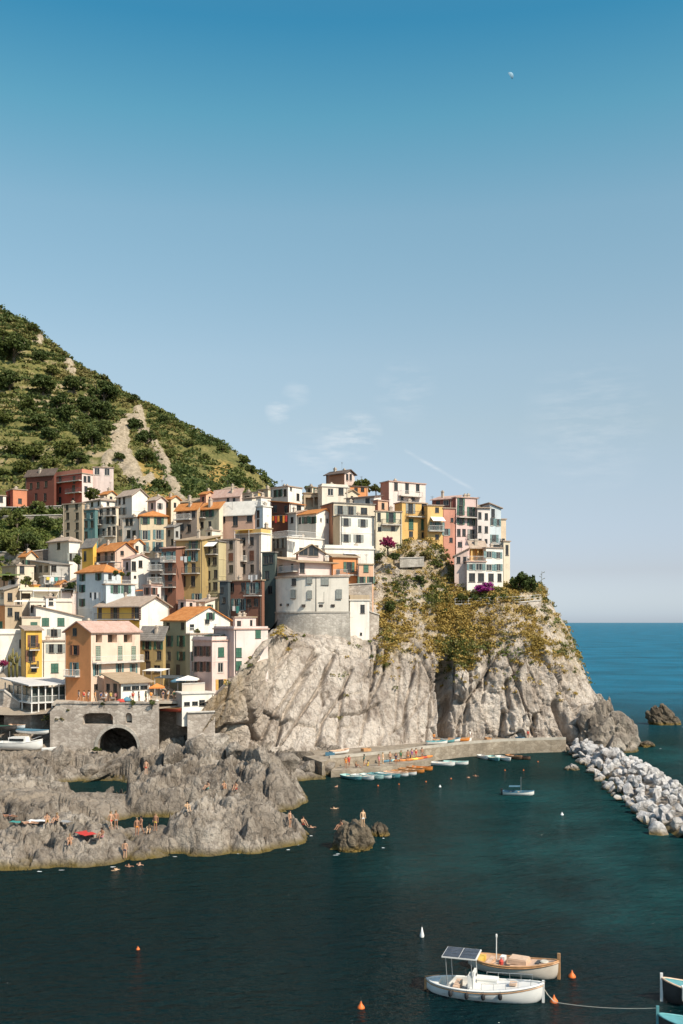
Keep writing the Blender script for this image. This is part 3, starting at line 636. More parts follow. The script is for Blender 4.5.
def H(label,xs,ys,Y,phi,cl,cr,roof='flat',rh=1.5,rm='S',L=(),Rr=(),Lg=None,Rg=None,bal=(),awn=(),dep=8.,ext=5.,cat='house',name='house',chim=1,par=None,ov=.35,ws=1.):
    """one house. xs: left end, near corner, right end in pixels; ys: eave and foot in pixels at the near corner's depth Y; phi: bearing of its right face"""
    xl,xc,xr=xs; yt,yb=ys; P0=pt(xc,yb,Y); H=(yb-yt)*Y/F; ph=R(phi)
    ax=Vector((math.cos(ph),math.sin(ph),0)); ay=Vector((-math.sin(ph),math.cos(ph),0))
    def solve(px,d):                                   # distance along d from P0 until the ray of column px is met
        k=(px-CX)/F; den=d.x-k*d.y
        return (k*P0.y-P0.x)/den
    WR=solve(xr,ax) if xr>xc+.5 else dep; WL=solve(xl,ay) if xl<xc-.5 else dep
    WR=min(max(WR,.8),22); WL=min(max(WL,.8),22)
    root=empty(name,P0,ph); tag(root,label,cat,'houses of the hillside village')
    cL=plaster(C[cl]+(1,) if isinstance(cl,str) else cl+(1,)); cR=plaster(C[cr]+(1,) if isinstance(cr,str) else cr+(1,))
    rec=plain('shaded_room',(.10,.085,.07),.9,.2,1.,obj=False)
    inv=lambda v:Vector((v.dot(ax),v.dot(ay),v.z)); cl0=inv(Vector((0,0,CAMZ))-P0)
    def hit(px,py,face):
        d=inv(Vector(((px-CX)/F,1,(HZ-py)/F)))
        t=(-cl0.y/d.y) if face=='R' else (-cl0.x/d.x); q=cl0+d*t
        return (q.x if face=='R' else q.y),q.z
    ops={'R':[],'L':[]}; wins=[]
    def place(face,u,v,sty,w,h):
        Wf=WR if face=='R' else WL; apex=(roof=='g'+face)
        if sty in 'o': w=w or 2.2; h=h or 2.0
        elif sty=='d': w=w or 1.0; h=h or 2.15
        else: w=(w or .92)*ws; h=(h or 1.45)*ws
        w=min(w,Wf-.3)
        if w<.3: return
        u=min(max(u,w/2+.12),Wf-w/2-.12)
        if v-h/2<-.4: v=h/2-.4
        if v+h/2>H-.12:
            if apex: wins.append((face,u,v,w,h,sty,True)); return
            v=H-.14-h/2
        a=(u-w/2,u+w/2,v-h/2,v+h/2)
        for b in ops[face]:
            if a[0]<b[1]+.03 and a[1]>b[0]-.03 and a[2]<b[3]+.03 and a[3]>b[2]-.03: return
        ops[face].append(a+((1.1,True) if sty=='o' else (.16,False)))
        if sty!='o': wins.append((face,u,v,w,h,sty,False))
    for face,lst in (('L',L),('R',Rr)):
        for q in lst: place(face,*hit(q[0],q[1],face),q[2],q[3] if len(q)>3 else None,q[4] if len(q)>4 else None)
    for face,gs in (('L',Lg),('R',Rg)):
        if not gs: continue
        nc,nr,sty=gs[:3]; Wf=WR if face=='R' else WL; rg=random.Random(label+face); top=gs[3] if len(gs)>3 else 1.7; stp=gs[4] if len(gs)>4 else 3.0
        for r in range(nr):
            for c in range(nc):
                v=H-top-r*stp
                if v<.4 or rg.random()<.08: continue
                s=sty[rg.randrange(len(sty))]; place(face,Wf*(c+.5)/nc+rg.uniform(-.12,.12),v+rg.uniform(-.08,.08),s,None,1.45*rg.choice((.85,1,1,1.1)))
    # walls
    mb=MB(); fR=lambda u,v,d:Vector((u,d,v)); fL=lambda u,v,d:Vector((d,u,v))
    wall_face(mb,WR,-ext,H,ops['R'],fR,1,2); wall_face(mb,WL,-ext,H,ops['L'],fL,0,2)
    mb.quad((0,WL,-ext),(WR,WL,-ext),(WR,WL,H),(0,WL,H),1); mb.quad((WR,0,-ext),(WR,WL,-ext),(WR,WL,H),(WR,0,H),0)
    if roof=='gR':
        for y in (0,WL): mb.tri((0,y,H),(WR,y,H),(WR/2,y,H+rh),1)
    elif roof=='gL':
        for x in (0,WR): mb.tri((x,0,H),(x,WL,H),(x,WL/2,H+rh),0)
    elif roof=='sL':   # rises away from the left face
        mb.quad((WR,0,H),(WR,WL,H),(WR,WL,H+rh),(WR,0,H+rh),0)
        for y in (0,WL): mb.tri((0,y,H),(WR,y,H),(WR,y,H+rh),1)
    elif roof=='sK':   # high over the left face
        mb.quad((0,0,H),(0,WL,H),(0,WL,H+rh),(0,0,H+rh),0)
        for y in (0,WL): mb.tri((0,y,H),(WR,y,H),(0,y,H+rh),1)
    elif roof=='sR':
        mb.quad((0,WL,H),(WR,WL,H),(WR,WL,H+rh),(0,WL,H+rh),1)
        for x in (0,WR): mb.tri((x,0,H),(x,WL,H),(x,WL,H+rh),0)
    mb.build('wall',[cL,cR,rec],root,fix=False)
    # roof
    rb=MB(); th=.16; o=ov; top=H
    def sl(a,b,c,d): rb.slab([a,b,c,d],(0,0,th))
    if roof=='gR':
        k=rh/(WR/2); e=o*k
        sl((-o,-o,H-e+.02),(WR/2,-o,H+rh+.02),(WR/2,WL+o,H+rh+.02),(-o,WL+o,H-e+.02)); sl((WR/2,-o,H+rh+.02),(WR+o,-o,H-e+.02),(WR+o,WL+o,H-e+.02),(WR/2,WL+o,H+rh+.02)); top=H+rh*.5
    elif roof=='gL':
        k=rh/(WL/2); e=o*k
        sl((-o,-o,H-e+.02),(WR+o,-o,H-e+.02),(WR+o,WL/2,H+rh+.02),(-o,WL/2,H+rh+.02)); sl((-o,WL/2,H+rh+.02),(WR+o,WL/2,H+rh+.02),(WR+o,WL+o,H-e+.02),(-o,WL+o,H-e+.02)); top=H+rh*.5
    elif roof=='hip':
        m=min(WR,WL)/2; z=H+.02
        if WR>=WL: r0,r1=(m,WL/2,H+rh),(WR-m,WL/2,H+rh)
        else: r0,r1=(WR/2,m,H+rh),(WR/2,WL-m,H+rh)
        a,b,c,d=(-o,-o,z),(WR+o,-o,z),(WR+o,WL+o,z),(-o,WL+o,z)
        if WR>=WL: fs=[[a,b,r1,r0],[b,c,r1],[c,d,r0,r1],[d,a,r0]]
        else: fs=[[a,b,r0],[b,c,r1,r0],[c,d,r1],[d,a,r0,r1]]
        for q in fs: rb.add([Vector(p)+Vector((0,0,.1)) for p in q],[tuple(range(len(q)))])
        rb.box(-o,WR+o,-o,WL+o,H-.06,H+.118); top=H+rh*.4
    elif roof=='sL':
        k=rh/WR; sl((-o,-o,H-o*k+.02),(WR+o,-o,H+rh+o*k+.02),(WR+o,WL+o,H+rh+o*k+.02),(-o,WL+o,H-o*k+.02)); top=H+rh*.6
    elif roof=='sK':
        k=rh/WR; sl((-o,-o,H+rh+o*k+.02),(WR+o,-o,H-o*k+.02),(WR+o,WL+o,H-o*k+.02),(-o,WL+o,H+rh+o*k+.02)); top=H+rh*.6
    elif roof=='sR':
        k=rh/WL; sl((-o,-o,H-o*k+.02),(WR+o,-o,H-o*k+.02),(WR+o,WL+o,H+rh+o*k+.02),(-o,WL+o,H+rh+o*k+.02)); top=H+rh*.6
    else:
        q=min(o,.18); rb.box(-q,WR+q,-q,WL+q,H-.1,H+.1); top=H+.1
    ro=rb.build('roof',RF[rm],root,fix=False)
    if roof=='flat' and par:
        pb=MB(); t=.18; ph_,pm=par
        for a in ((0,WR,0,t),(0,WR,WL-t,WL),(0,t,t,WL-t),(WR-t,WR,t,WL-t)): pb.box(a[0]+.003,a[1]-.003,a[2]+.003,a[3]-.003,H+.1,H+.1+ph_)
        if pm=='rail': railing(root,.1,WR-.1,.1,WL-.1,H+.1,ph_,RAILW,'fL')
        else: pb.build('parapet',plaster(C[pm]+(1,)),root)
    rg=random.Random(label)
    for k in range(chim):
        x=WR*rg.uniform(.3,.75); y=WL*rg.uniform(.3,.75); cb=MB(); s=rg.uniform(.22,.34); hh=rg.uniform(.4,.8)+ (rh*.45 if roof!='flat' else 0)
        cb.box(x-s,x+s,y-s*.8,y+s*.8,H,top+hh); cb.box(x-s-.08,x+s+.08,y-s*.8-.08,y+s*.8+.08,top+hh-.12,top+hh+.02); cb.box(x-s*.6,x+s*.6,y-s*.5,y+s*.5,top+hh+.02,top+hh+.25)
        cb.build('chimney',CHIM,ro)
    if rg.random()<.45:
        x=WR*rg.uniform(.2,.8); y=WL*rg.uniform(.2,.8); ab=MB(); hh=rg.uniform(1.6,2.6)
        ab.tube([(x,y,H),(x,y,top+hh)],.025,4)
        for q in range(3): ab.tube([(x-.4+.1*q,y,top+hh-.1-.14*q),(x+.4-.1*q,y,top+hh-.1-.14*q)],.015,4)
        ab.build('antenna',IRON,ro,fix=False)
    for fc in 'RL':
        Wf=WR if fc=='R' else WL
        if Wf>3.5 and rg.random()<.55:
            u=Wf-.22 if rg.random()<.6 else .25; b=MB(); P=(lambda z_,d:(u,-d,z_)) if fc=='R' else (lambda z_,d:(-d,u,z_))
            b.tube([P(H-.12,.09),P(-ext*.3,.09)],.055,5); b.build('downpipe',rg.choice((FRMD,CHIM)),root)
        if Wf>3.5 and H>6.5 and rg.random()<.6:
            b=MB(); zz=H-3.2; cc=cl if fc=='L' else cr
            while zz>1.2:
                if not any(o_[2]<zz+.1 and o_[3]>zz-.1 for o_ in ops[fc]):
                    if fc=='R': b.box(.05,Wf-.05,-.05,-.003,zz-.07,zz+.07)
                    else: b.box(-.05,-.003,.05,Wf-.05,zz-.07,zz+.07)
                zz-=3.05
            if b.v: b.build('string_course',plaster(mul(C[cc] if isinstance(cc,str) else cc,1.12)),root)
    for q in wins: add_window(root,*q)
    for (face,p0,p1,py,*st) in bal:
        st=st[0] if st else 'i'; u0,v=hit(p0,py,face); u1,_=hit(p1,py,face); u0,u1=sorted((u0,u1)); Wf=WR if face=='R' else WL
        u0=max(u0,.02); u1=min(u1,Wf-.02); d=.95
        if u1-u0<.4: continue
        bb=MB(); 
        if face=='R': bb.box(u0,u1,-d,-.004,v-.16,v)
        else: bb.box(-d,-.004,u0,u1,v-.16,v)
        bo=bb.build('balcony',CONC,root)
        m={'i':IRON,'w':RAILW}[st]
        if face=='R': railing(bo,u0+.04,u1-.04,-d+.04,-.02,v,.95,m,'fLR')
        else: railing(bo,-d+.04,-.02,u0+.04,u1-.04,v,.95,m,'Lfb')
    for (face,p0,p1,py,drop,mat) in awn:
        u0,v=hit(p0,py,face); u1,_=hit(p1,py,face); u0,u1=sorted((u0,u1)); d=1.6; ab=MB()
        if face=='R': ab.slab([(u0,-.01,v),(u1,-.01,v),(u1,-d,v-drop),(u0,-d,v-drop)],(0,0,.05))
        else: ab.slab([(-.01,u0,v),(-.01,u1,v),(-d,u1,v-drop),(-d,u0,v-drop)],(0,0,.05))
        ab.build('awning',mat,root)
    ctr=P0+ax*WR/2+ay*WL/2
    HOUSES.append((root,ctr,WR,WL,H,ph,P0,ax,ay)); 
    if ext>2:
     for a,b in ((.0,.0),(1,0),(0,1),(1,1),(.5,.5)):
         q=P0+ax*WR*a+ay*WL*b; GROUND.append((q.x,q.y,P0.z-1.2+(0.25*WL*b)))
    return root
CANV=plain('white_canvas',(.80,.77,.72),.85,.06,2.); CANVB=plain('blue_canvas',(.08,.19,.26),.85,.12,2.); CANVO=plain('orange_canvas',(.72,.24,.06),.85,.1,2.); CANVG=plain('dark_canvas',(.06,.07,.075),.85,.1,2.)
CANVR=plain('red_canvas',(.55,.07,.05),.85,.1,2.); CANVY=plain('yellow_canvas',(.78,.52,.10),.85,.1,2.)
# ============================================================= village houses: the table (left to right, front to back)
# ---- front row above the promenade
H('orange gabled house whose right front is pale peach with a roofed top loggia',(65,91,140),(632,701),150,58,'orange',(.74,.56,.44),'gL',1.5,'R',
  L=[(75,632,'q',.8,1.2),(75,650,'b'),(74.5,669,'t',.9,2.)],Rr=[(98,652.7,'M',1.,2.1),(120,652.7,'M',1.,2.1),(133.5,652.7,'M',1.,2.1),(97,669.5,'t',.8,1.9),(119.7,669.5,'t',.8,1.9),(133.5,669.5,'t',.8,1.9),(96,687,'q',.8,.9),
  (99,638.5,'o',1.3,1.2),(112.5,638.5,'o',2.0,1.25),(128,638.5,'o',1.9,1.25)],bal=[('L',68,80,675.5,'w'),('R',92,140,663.,'w')],cat='house',ext=3)
H('low annex with a tan roof and slit windows in front of the peach house',(104,121,150),(683,704),146.5,40,'peach','white','sR',1.0,'N',ext=2.6,L=[(108,688,'q',1.2,1.3),(115,688,'q',1.2,1.3)],Rr=[(127,688.5,'q',1.3,.6),(135.5,688,'q',1.3,.6),(144,687.5,'q',1.3,.6)],chim=0,ov=.5)
H('narrow golden yellow house with small iron balconies beside the long white wall',(26,26,42),(630.5,683),161,25,'gold','yellow','sR',.6,'P',Rr=[(33,641,'b',.8,1.9),(30.5,656,'b',.7,1.9),(35,655.5,'b',.7,1.9),(34,668,'q',.9,1.2)],bal=[('R',29,39,649.5),('R',30,38,667)],dep=6,chim=0)
H('white house with one closed green shutter between yellow and orange houses',(42,42,66),(641,686),162.5,30,'olive','warm','flat',1,'P',Rr=[(51.7,648.5,'s'),(59.5,648.5,'s'),(54.7,668,'G',1.2,1.5)],dep=6)
H('broad white house with a falling roofline behind the narrow yellow house',(36,36,82),(617,650),168,22,'white','white','sK',1.8,'P',Rr=[(45.5,617,'G',1.15,1.35),(61,617,'G',1.15,1.35),(54,633,'s',1.1,1.3)],dep=7,chim=0)
H('long white house end with two slit windows at the left edge',(-40,-40,26),(634,690),163,28,'white','white','flat',1,'L',Rr=[(21,644,'p',.6,1.6),(23,660,'q',.7,1.5),(22,676,'q',.6,.8)],dep=6,par=(.7,'white'),chim=0)
H('cream flat-roofed house low between the white houses',(20,22,40),(617,640),167,20,'cream','cream','flat',1,'P',Rr=[(34,625,'G',1.1,1.)],dep=6,chim=0)
H('tan house with an orange upper wall at the left edge',(-20,5,22),(605,632),168,48,'orange','tan','flat',1,'P',L=[(1,625,'G',1.,1.2)],Rr=[(10,612,'q'),(17,616,'q')],chim=0)
H('yellow loggia house with a great blank white gable',(97,139.5,169),(606,650),166,58,'yellow','white','gR',1.6,'P',L=[(100,613,'q',.9,1.9),(115,611,'b',.95,2.2),(136.5,610,'b',1.,2.2),(110,630,'o',2.,1.5),(128,630,'o',2.,1.5)],bal=[('L',98,139,619)],ov=.5)
H('olive house with green shutters left of the orange-roofed house',(140,163,164),(638,676),160,68,'ochre','ochre','sL',1.2,'S',L=[(147,642,'g',.8,1.7),(158.5,642,'g',.8,1.7),(147,655.5,'q'),(159,655.5,'q'),(148,668,'d'),(157,669,'q',1.2,1.2)],dep=5)
H('white-gabled house under a bright orange tiled roof above the cafe terrace',(163,186,230),(620.5,692),163,52,'olive','white','gR',2.2,'T',L=[(168,626,'q',.8,1.2),(182.5,626,'q',.8,1.2),(169,641,'g',.9,1.8),(181,641,'g',.9,1.8),(169,656,'q'),(181,656,'g'),(168,670,'d'),(178,671,'d')],Rr=[(210,616,'g',.9,1.2),(207,621.5,'o',1.,.7),(192,627,'q',1.,.9)],chim=1)
H('terrace annex with a white railing below the orange-roofed gable',(186,190,232),(634,692),158.5,48,'olive','white','flat',1,'P',L=(),Rr=[(197,642,'g'),(206,643,'g'),(196,656,'g'),(205,656,'q'),(197,670,'q')],par=(.9,'rail'),chim=0,dep=5)
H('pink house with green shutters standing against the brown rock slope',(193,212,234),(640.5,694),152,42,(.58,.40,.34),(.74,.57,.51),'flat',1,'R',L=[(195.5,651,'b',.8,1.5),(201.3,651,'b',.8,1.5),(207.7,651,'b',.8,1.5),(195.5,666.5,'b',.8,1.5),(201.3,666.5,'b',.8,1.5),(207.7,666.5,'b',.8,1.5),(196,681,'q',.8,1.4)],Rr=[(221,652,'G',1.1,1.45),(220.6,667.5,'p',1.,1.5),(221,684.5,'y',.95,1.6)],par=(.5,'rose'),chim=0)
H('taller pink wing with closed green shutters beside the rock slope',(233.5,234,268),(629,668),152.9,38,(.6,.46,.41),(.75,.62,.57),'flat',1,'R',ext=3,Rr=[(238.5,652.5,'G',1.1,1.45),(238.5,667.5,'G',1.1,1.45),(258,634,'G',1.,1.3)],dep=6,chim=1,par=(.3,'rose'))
H('small pink roof hut on the pink wing above the rock slope',(233,235,250),(617,630),157.5,30,'pink','rose','flat',1,'P',Rr=[(239,624,'q',.7,1.)],dep=4,ext=2,chim=1)
H('low white hut with slit windows below the cafe terrace',(176,182,214),(693.5,713),148,24,'grey','white','flat',1,'L',Rr=[(187,704,'q',.9,.6),(195,703.5,'q',.9,.6),(202,703,'q',.9,.9)],chim=0,dep=5,ext=2)
# ---- middle left, stepping up the valley
H('bluish white house under a terracotta hip roof with four green windows',(76.5,104,121),(572,617),174,48,'blue','blue','hip',1.4,'T',L=[(82.5,576,'g',.9,1.3),(98.5,576,'g',.9,1.3),(82.3,588.5,'g',.9,1.4),(82.3,602.5,'g',.9,1.4)],Rr=[(110,577,'q',.8,1.2)],ws=.95)
H('small bluish white house with a planted roof terrace and two green windows',(103,106,135),(584,607),171,26,'blue','blue','flat',1,'P',Rr=[(115.5,589,'g',.8,1.4),(126,589,'g',.8,1.4)],dep=6,chim=0,par=(.6,'rail'))
H('salmon house with an orange roof and a dark balcony',(95,115,135),(550,574),186,45,'salmon',(.72,.50,.40),'gR',1.5,'T',L=[(99,557,'q'),(106,557,'d'),(112,557,'q')],Rr=[(122,553,'q',.7,.8)],bal=[('L',92,115,563)],chim=1,ov=.5)
H('narrow bright yellow house tucked under a green-edged roof',(82,93,96),(546,570),189,50,'yellow','yellow','sL',1.,'S',L=[(85,556,'q',.9,1.9)],chim=0)
H('pinkish white cottage with a pitched roof right of the salmon house',(123,131,151),(559,590),181,40,'rose','white','gR',.8,'R',L=[(127,566,'q')],Rr=[(133.5,566,'q',.9,1.7),(140.5,564,'q',.8,1.3),(135,577,'q',.5,.5)],ov=.2)
H('grey white house with stacked balconies over an orange awning',(150,163,164),(558,604),178.5,62,'grey','grey','flat',1,'S',L=[(153,566,'s'),(159.5,566,'s'),(153,578,'s'),(159.5,578,'s'),(155,592,'q')],bal=[('L',149,163,570.5,'w'),('L',149,163,583,'w')],awn=[('L',150,162,585,.9,CANVO)],dep=6)
H('cream house with one dark square window below the tan stone house',(48,69,80),(541,570),190,50,'cream','white','hip',.9,'P',L=[(58.6,544.5,'q',1.1,1.3)],Rr=[(71,557,'s'),(76,557,'s')],chim=1)
H('pale house with a dark loggia in the row under the stone terrace wall',(30,50,70),(564,582),185,52,'tan','grey','sR',.8,'S',L=[(34,569,'o',1.3,1.3),(40,569,'o',1.3,1.3),(46,569,'o',1.3,1.3)],Rr=[(54,568.5,'q',1.1,1.2)],chim=0)
H('tan cottage with a vine-covered wall at the far left of its row',(2,17,34),(565,592),184,40,'tan','cream','flat',1,'P',L=[(8,576,'q',1.4,1.2)],Rr=[(22,568,'q'),(27,580,'q')],chim=1)
H('white house hung with coloured washing under a yellow balcony',(37,44,64),(576,596),181,24,'grey','white','flat',1,'L',Rr=[(44,577.5,'q',.8,1.2),(50,578.5,'d'),(56.5,578,'t'),(44,588,'s'),(51,588,'q'),(57,587.5,'s')],bal=[('R',44,63,583.5,'w')],chim=0)
H('pink-white house with a brown window beside the bluish house',(62,62,77),(592,616),178,30,'rose','rose','flat',1,'P',Rr=[(65.5,603,'b',1.,1.4)],dep=7)
H('long cream terrace house with a low dark strip of windows',(16,20,64),(590,606),176,20,'cream','cream','flat',1,'L',Rr=[(26,596,'o',1.5,1.),(37,596,'o',3.,.9),(52,596,'q',.8,.9)],dep=5,chim=0,par=(.4,'cream'))
H('low white terrace house with a pale slab roof above the broad white house',(26,30,72),(601,614),172,18,'warm','warm','flat',1,'L',Rr=[(29.5,609,'o',1.8,1.4),(45,607,'q',.7,.6)],dep=5,chim=0,par=(.4,'warm'))
H('grey-roofed cottage with a dark doorway at the left edge above the orange wall',(-6,4,18),(590,608),175,45,'cream','tan','sL',.8,'S',L=[(2,596,'o',1.3,1.2)],Rr=[(10,597,'q')],chim=0)
# ---- under the red villa
H('tall tan stone house with a white foot below the red villa',(63,82,83),(503,545),205,62,'tan','tan','flat',1,'P',L=[(67,505.5,'q',.8,1.1),(76.5,505,'q',.8,1.1),(67.5,516,'q'),(77,516,'q'),(68,526,'q'),(77,526,'q'),(67.5,536,'q'),(77,535.5,'q')],dep=6)
H('dark teal house squeezed between tan and cream houses',(82,95,96),(509,550),204,60,'teal','teal','flat',1,'P',L=[(85,515.5,'t',.8,1.3),(91.5,515.5,'t',.8,1.3),(86,524,'q'),(86,535,'q'),(92,524,'q')],dep=6)
H('white house with a skylit roof storey behind the teal house',(83,101,117),(500,520),209,45,'white','white','hip',.7,'P',L=[(92,504,'q',1.,1.),(98.5,503,'q',.8,1.)],Rr=[(108,504,'p',.7,.8)])
H('cream house with iron balconies and shuttered windows right of the teal house',(95,116,117),(507,550),203.5,62,(.66,.57,.46),'cream','flat',1,'P',L=[(101,512,'p'),(108,511.5,'q'),(113.5,511,'q'),(100,520,'s'),(108,520,'s'),(113,520,'s'),(99,532,'s'),(103,532,'s'),(109,531.5,'q',.9,1.9),(114,531,'q',.9,1.9)],bal=[('L',95,103,525),('L',106,116,516),('L',105,116,536.5)],dep=7)
H('white house with a plain gable next to the yellow hillside',(116.5,132,147.5),(495,548),207.5,45,(.68,.62,.55),'white','gR',1.4,'P',L=[(119.5,500,'q',.9,1.5),(124,499.5,'q',.9,1.5),(119.5,511,'s'),(124,511,'s'),(119,522,'q'),(119.5,533,'t')],chim=0)
H('cream house front half in the shade of the orange-roofed cream house',(122,139.5,140),(517,552),200.5,62,'warm','cream','flat',1,'S',L=[(127,520,'q'),(131,520,'q'),(128.5,534,'q',1.,1.6),(134,534,'q'),(129,545,'q')],dep=6)
H('buff house with an orange tiled roof and white-curtained windows',(138.5,139.5,167.5),(516,560),196.5,12,(.55,.44,.30),(.68,.55,.38),'hip',1.3,'T',Rr=[(145,520.5,'g',.9,1.4),(159,520.5,'g',.9,1.4),(145,535,'t',1.,1.9),(158.5,534.5,'t',1.,1.9),(143.5,547,'t',1.,1.9),(158,546.5,'t',1.,1.9)],bal=[('R',140,150,552),('R',154,165,552)],dep=8)
# ---- the red villas on the ridge
H('dark maroon wing of the red villa on the green ridge',(25.5,54,55),(474,507),236.5,66,'maroon','maroon','sL',1.,'D',L=[(31,486,'q'),(38,485,'q'),(46,484,'q'),(36,497,'q',.9,1.8),(45,497,'q',.9,1.8)],dep=8,name='villa',cat='villa')
H('red villa with loggias on the green ridge above the village',(54,82,93),(473,507),234,55,'red','rose','flat',1,'P',L=[(60,480,'q',1.,1.8),(74,479.5,'q',1.,1.8),(60,490,'q'),(73.5,489,'q',1.1,1.9),(60,501,'q',1.,2.),(73,501,'q')],Rr=[(85,479,'q'),(89,479,'q'),(86,490,'q',1.,1.8)],bal=[('L',54,82,483.5),('L',68,82,493.5)],dep=8,par=(.9,'coral'),name='villa',cat='villa')
H('pale house with a row of white pillars beside the red villa',(92,93,113.5),(467,490),238,12,'rose','rose','flat',1,'P',Rr=[(97,471.5,'p',1.2,1.6),(102,471.8,'p',1.2,1.6),(107,472,'p',1.2,1.6),(111,472.2,'q')],dep=7)
H('small orange-red house alone on the ridge left of the villas',(6,13,27),(489,508),233,35,'red',(.58,.23,.13),'flat',1,'P',L=[(9,493,'q'),(9.5,501,'q')],Rr=[(20,501,'q',.9,1.2)],chim=1)
H('white cottage cut by the left edge on the ridge',(-14,-8,6),(495,512),233,30,'white','white','flat',1,'P',Rr=[(1,499,'q')],dep=6,chim=0)
# ---- shaded terrace of tall fronts in the middle
H('tall brown-red front with small balconies in the shaded row',(162,176,176.5),(548,612),178,66,'brown','brown','sL',.8,'R',L=[(166,556,'t'),(171,555.5,'t'),(170,567,'q'),(170,577,'q'),(170,588,'q'),(165,599,'q')],bal=[('L',163,176,562,'w'),('L',163,176,574),('L',163,176,587)],dep=7)
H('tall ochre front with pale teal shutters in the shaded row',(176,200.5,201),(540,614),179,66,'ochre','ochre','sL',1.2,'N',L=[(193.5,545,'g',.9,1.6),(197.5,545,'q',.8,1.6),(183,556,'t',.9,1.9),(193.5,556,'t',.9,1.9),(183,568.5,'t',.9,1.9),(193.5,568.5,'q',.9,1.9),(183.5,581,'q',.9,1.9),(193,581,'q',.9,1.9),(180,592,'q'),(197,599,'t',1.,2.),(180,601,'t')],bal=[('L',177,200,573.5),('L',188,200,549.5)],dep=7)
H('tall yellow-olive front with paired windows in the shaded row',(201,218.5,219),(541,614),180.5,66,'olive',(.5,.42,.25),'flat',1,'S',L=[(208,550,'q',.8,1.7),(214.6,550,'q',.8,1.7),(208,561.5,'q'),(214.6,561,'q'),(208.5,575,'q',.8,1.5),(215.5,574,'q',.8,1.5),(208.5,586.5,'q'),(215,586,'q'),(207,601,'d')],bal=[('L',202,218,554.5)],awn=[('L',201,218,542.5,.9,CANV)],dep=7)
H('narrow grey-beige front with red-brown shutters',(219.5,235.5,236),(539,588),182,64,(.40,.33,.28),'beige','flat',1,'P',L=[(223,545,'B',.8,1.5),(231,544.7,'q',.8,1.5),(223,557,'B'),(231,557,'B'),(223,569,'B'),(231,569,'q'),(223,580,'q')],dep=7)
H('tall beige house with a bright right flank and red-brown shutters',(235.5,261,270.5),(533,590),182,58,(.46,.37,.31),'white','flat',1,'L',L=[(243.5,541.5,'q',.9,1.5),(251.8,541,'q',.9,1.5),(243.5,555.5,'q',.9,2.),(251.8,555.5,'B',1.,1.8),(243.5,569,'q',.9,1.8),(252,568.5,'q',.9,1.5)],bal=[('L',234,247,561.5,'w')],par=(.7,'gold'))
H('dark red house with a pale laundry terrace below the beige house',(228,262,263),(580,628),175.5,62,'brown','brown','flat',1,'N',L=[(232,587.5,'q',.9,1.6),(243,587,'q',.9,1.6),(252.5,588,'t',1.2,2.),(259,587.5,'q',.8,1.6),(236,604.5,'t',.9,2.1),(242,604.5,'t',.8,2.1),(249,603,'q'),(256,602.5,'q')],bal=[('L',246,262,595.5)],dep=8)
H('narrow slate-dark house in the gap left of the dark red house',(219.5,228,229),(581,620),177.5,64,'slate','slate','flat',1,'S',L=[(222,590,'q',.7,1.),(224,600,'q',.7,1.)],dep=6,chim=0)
H('tall shadowed green-grey house in the gap beside the round bastion',(262,275,276),(552,625),178.5,66,(.09,.115,.105),(.12,.14,.125),'flat',1,'S',L=[(266,560,'q'),(271,559,'q'),(267,575,'q'),(270,590,'q')],dep=6,chim=0)  # the shade of the gap is put into these very dark wall colours
# ---- upper middle
H('salmon house with tall dark windows under a pale glazed lean-to roof',(220,253.5,254.5),(512,534),192.5,68,'salmon','salmon','sL',1.5,'L',L=[(223,517.5,'q',1.,1.6),(235.3,518,'q',1.1,2.4),(249.5,516,'q',1.2,1.7)],dep=7,chim=0)
H('cream house with green-shuttered windows and an orange roof edge',(200,219,223),(508,542),193.5,58,(.56,.48,.33),'cream','sL',1.,'T',L=[(204,512,'g',.8,1.4),(210.5,512,'g',.8,1.4),(201.5,525,'q',.8,1.2),(209.7,524.5,'q',.8,1.3)],bal=[('L',199,206,518)])
H('house with an orange roof over a pale upper loggia left of the cream house',(176,197,200),(509,548),194.5,60,(.42,.32,.25),'tan','sL',.9,'T',L=[(180,514,'o',1.4,1.5),(187,514,'o',1.4,1.5),(193.5,512.5,'q'),(182,527,'q'),(189,528,'q'),(180,538,'q')],bal=[('L',176,192,520,'w')])
H('white box house with a balcony stage behind the beige house',(254.5,263,271.5),(506,540),191.5,45,'blue','white','flat',1,'L',L=[(258,514,'q'),(258,523,'q')],par=(.8,'rail'),chim=1)
H('small white block with a flat roof below the ridge houses',(256,261,271),(497,512),203,40,'white','white','flat',1,'P',chim=1)
H('dark red-brown front with rust-coloured washing and a bright white side',(270,289.5,304),(503,532),196,56,'dred','white','sR',.6,'T',L=[(275,518,'q',.8,1.2),(281,518,'q',.8,1.2),(286,509,'q'),(275,508,'q')],Rr=[(299,506,'q',1.6,1.6)],chim=0)
H('top white house with paired dark windows and a small arch window',(270.5,288,302),(486,508),205,50,(.58,.52,.44),'white','flat',1,'P',L=[(275,493.5,'q',.9,1.5),(279.5,493,'g',.8,1.5),(285,492.7,'q',.9,1.5)],Rr=[(291,489,'p',.7,.8),(298,497,'q')],chim=2)
H('shadowed tan house with wide dark openings behind the gabled white house',(303,304,322),(493,516),202,14,'tan','tan','flat',1,'N',Rr=[(309.4,502,'o',1.6,1.8),(317,501,'o',1.1,1.6)],dep=6)
H('gabled white house with an orange roof and a tall blank sunlit wall',(297.5,316,333.5),(513.5,552),190.5,48,(.66,.57,.47),'white','gR',1.0,'T',L=[(299.8,520.5,'q',.7,1.3),(305.7,520,'g',.9,1.3),(313,520,'g',.9,1.3)],Rr=[(321,520,'p',.5,.7),(327.5,521,'p',.6,.9)],chim=0)
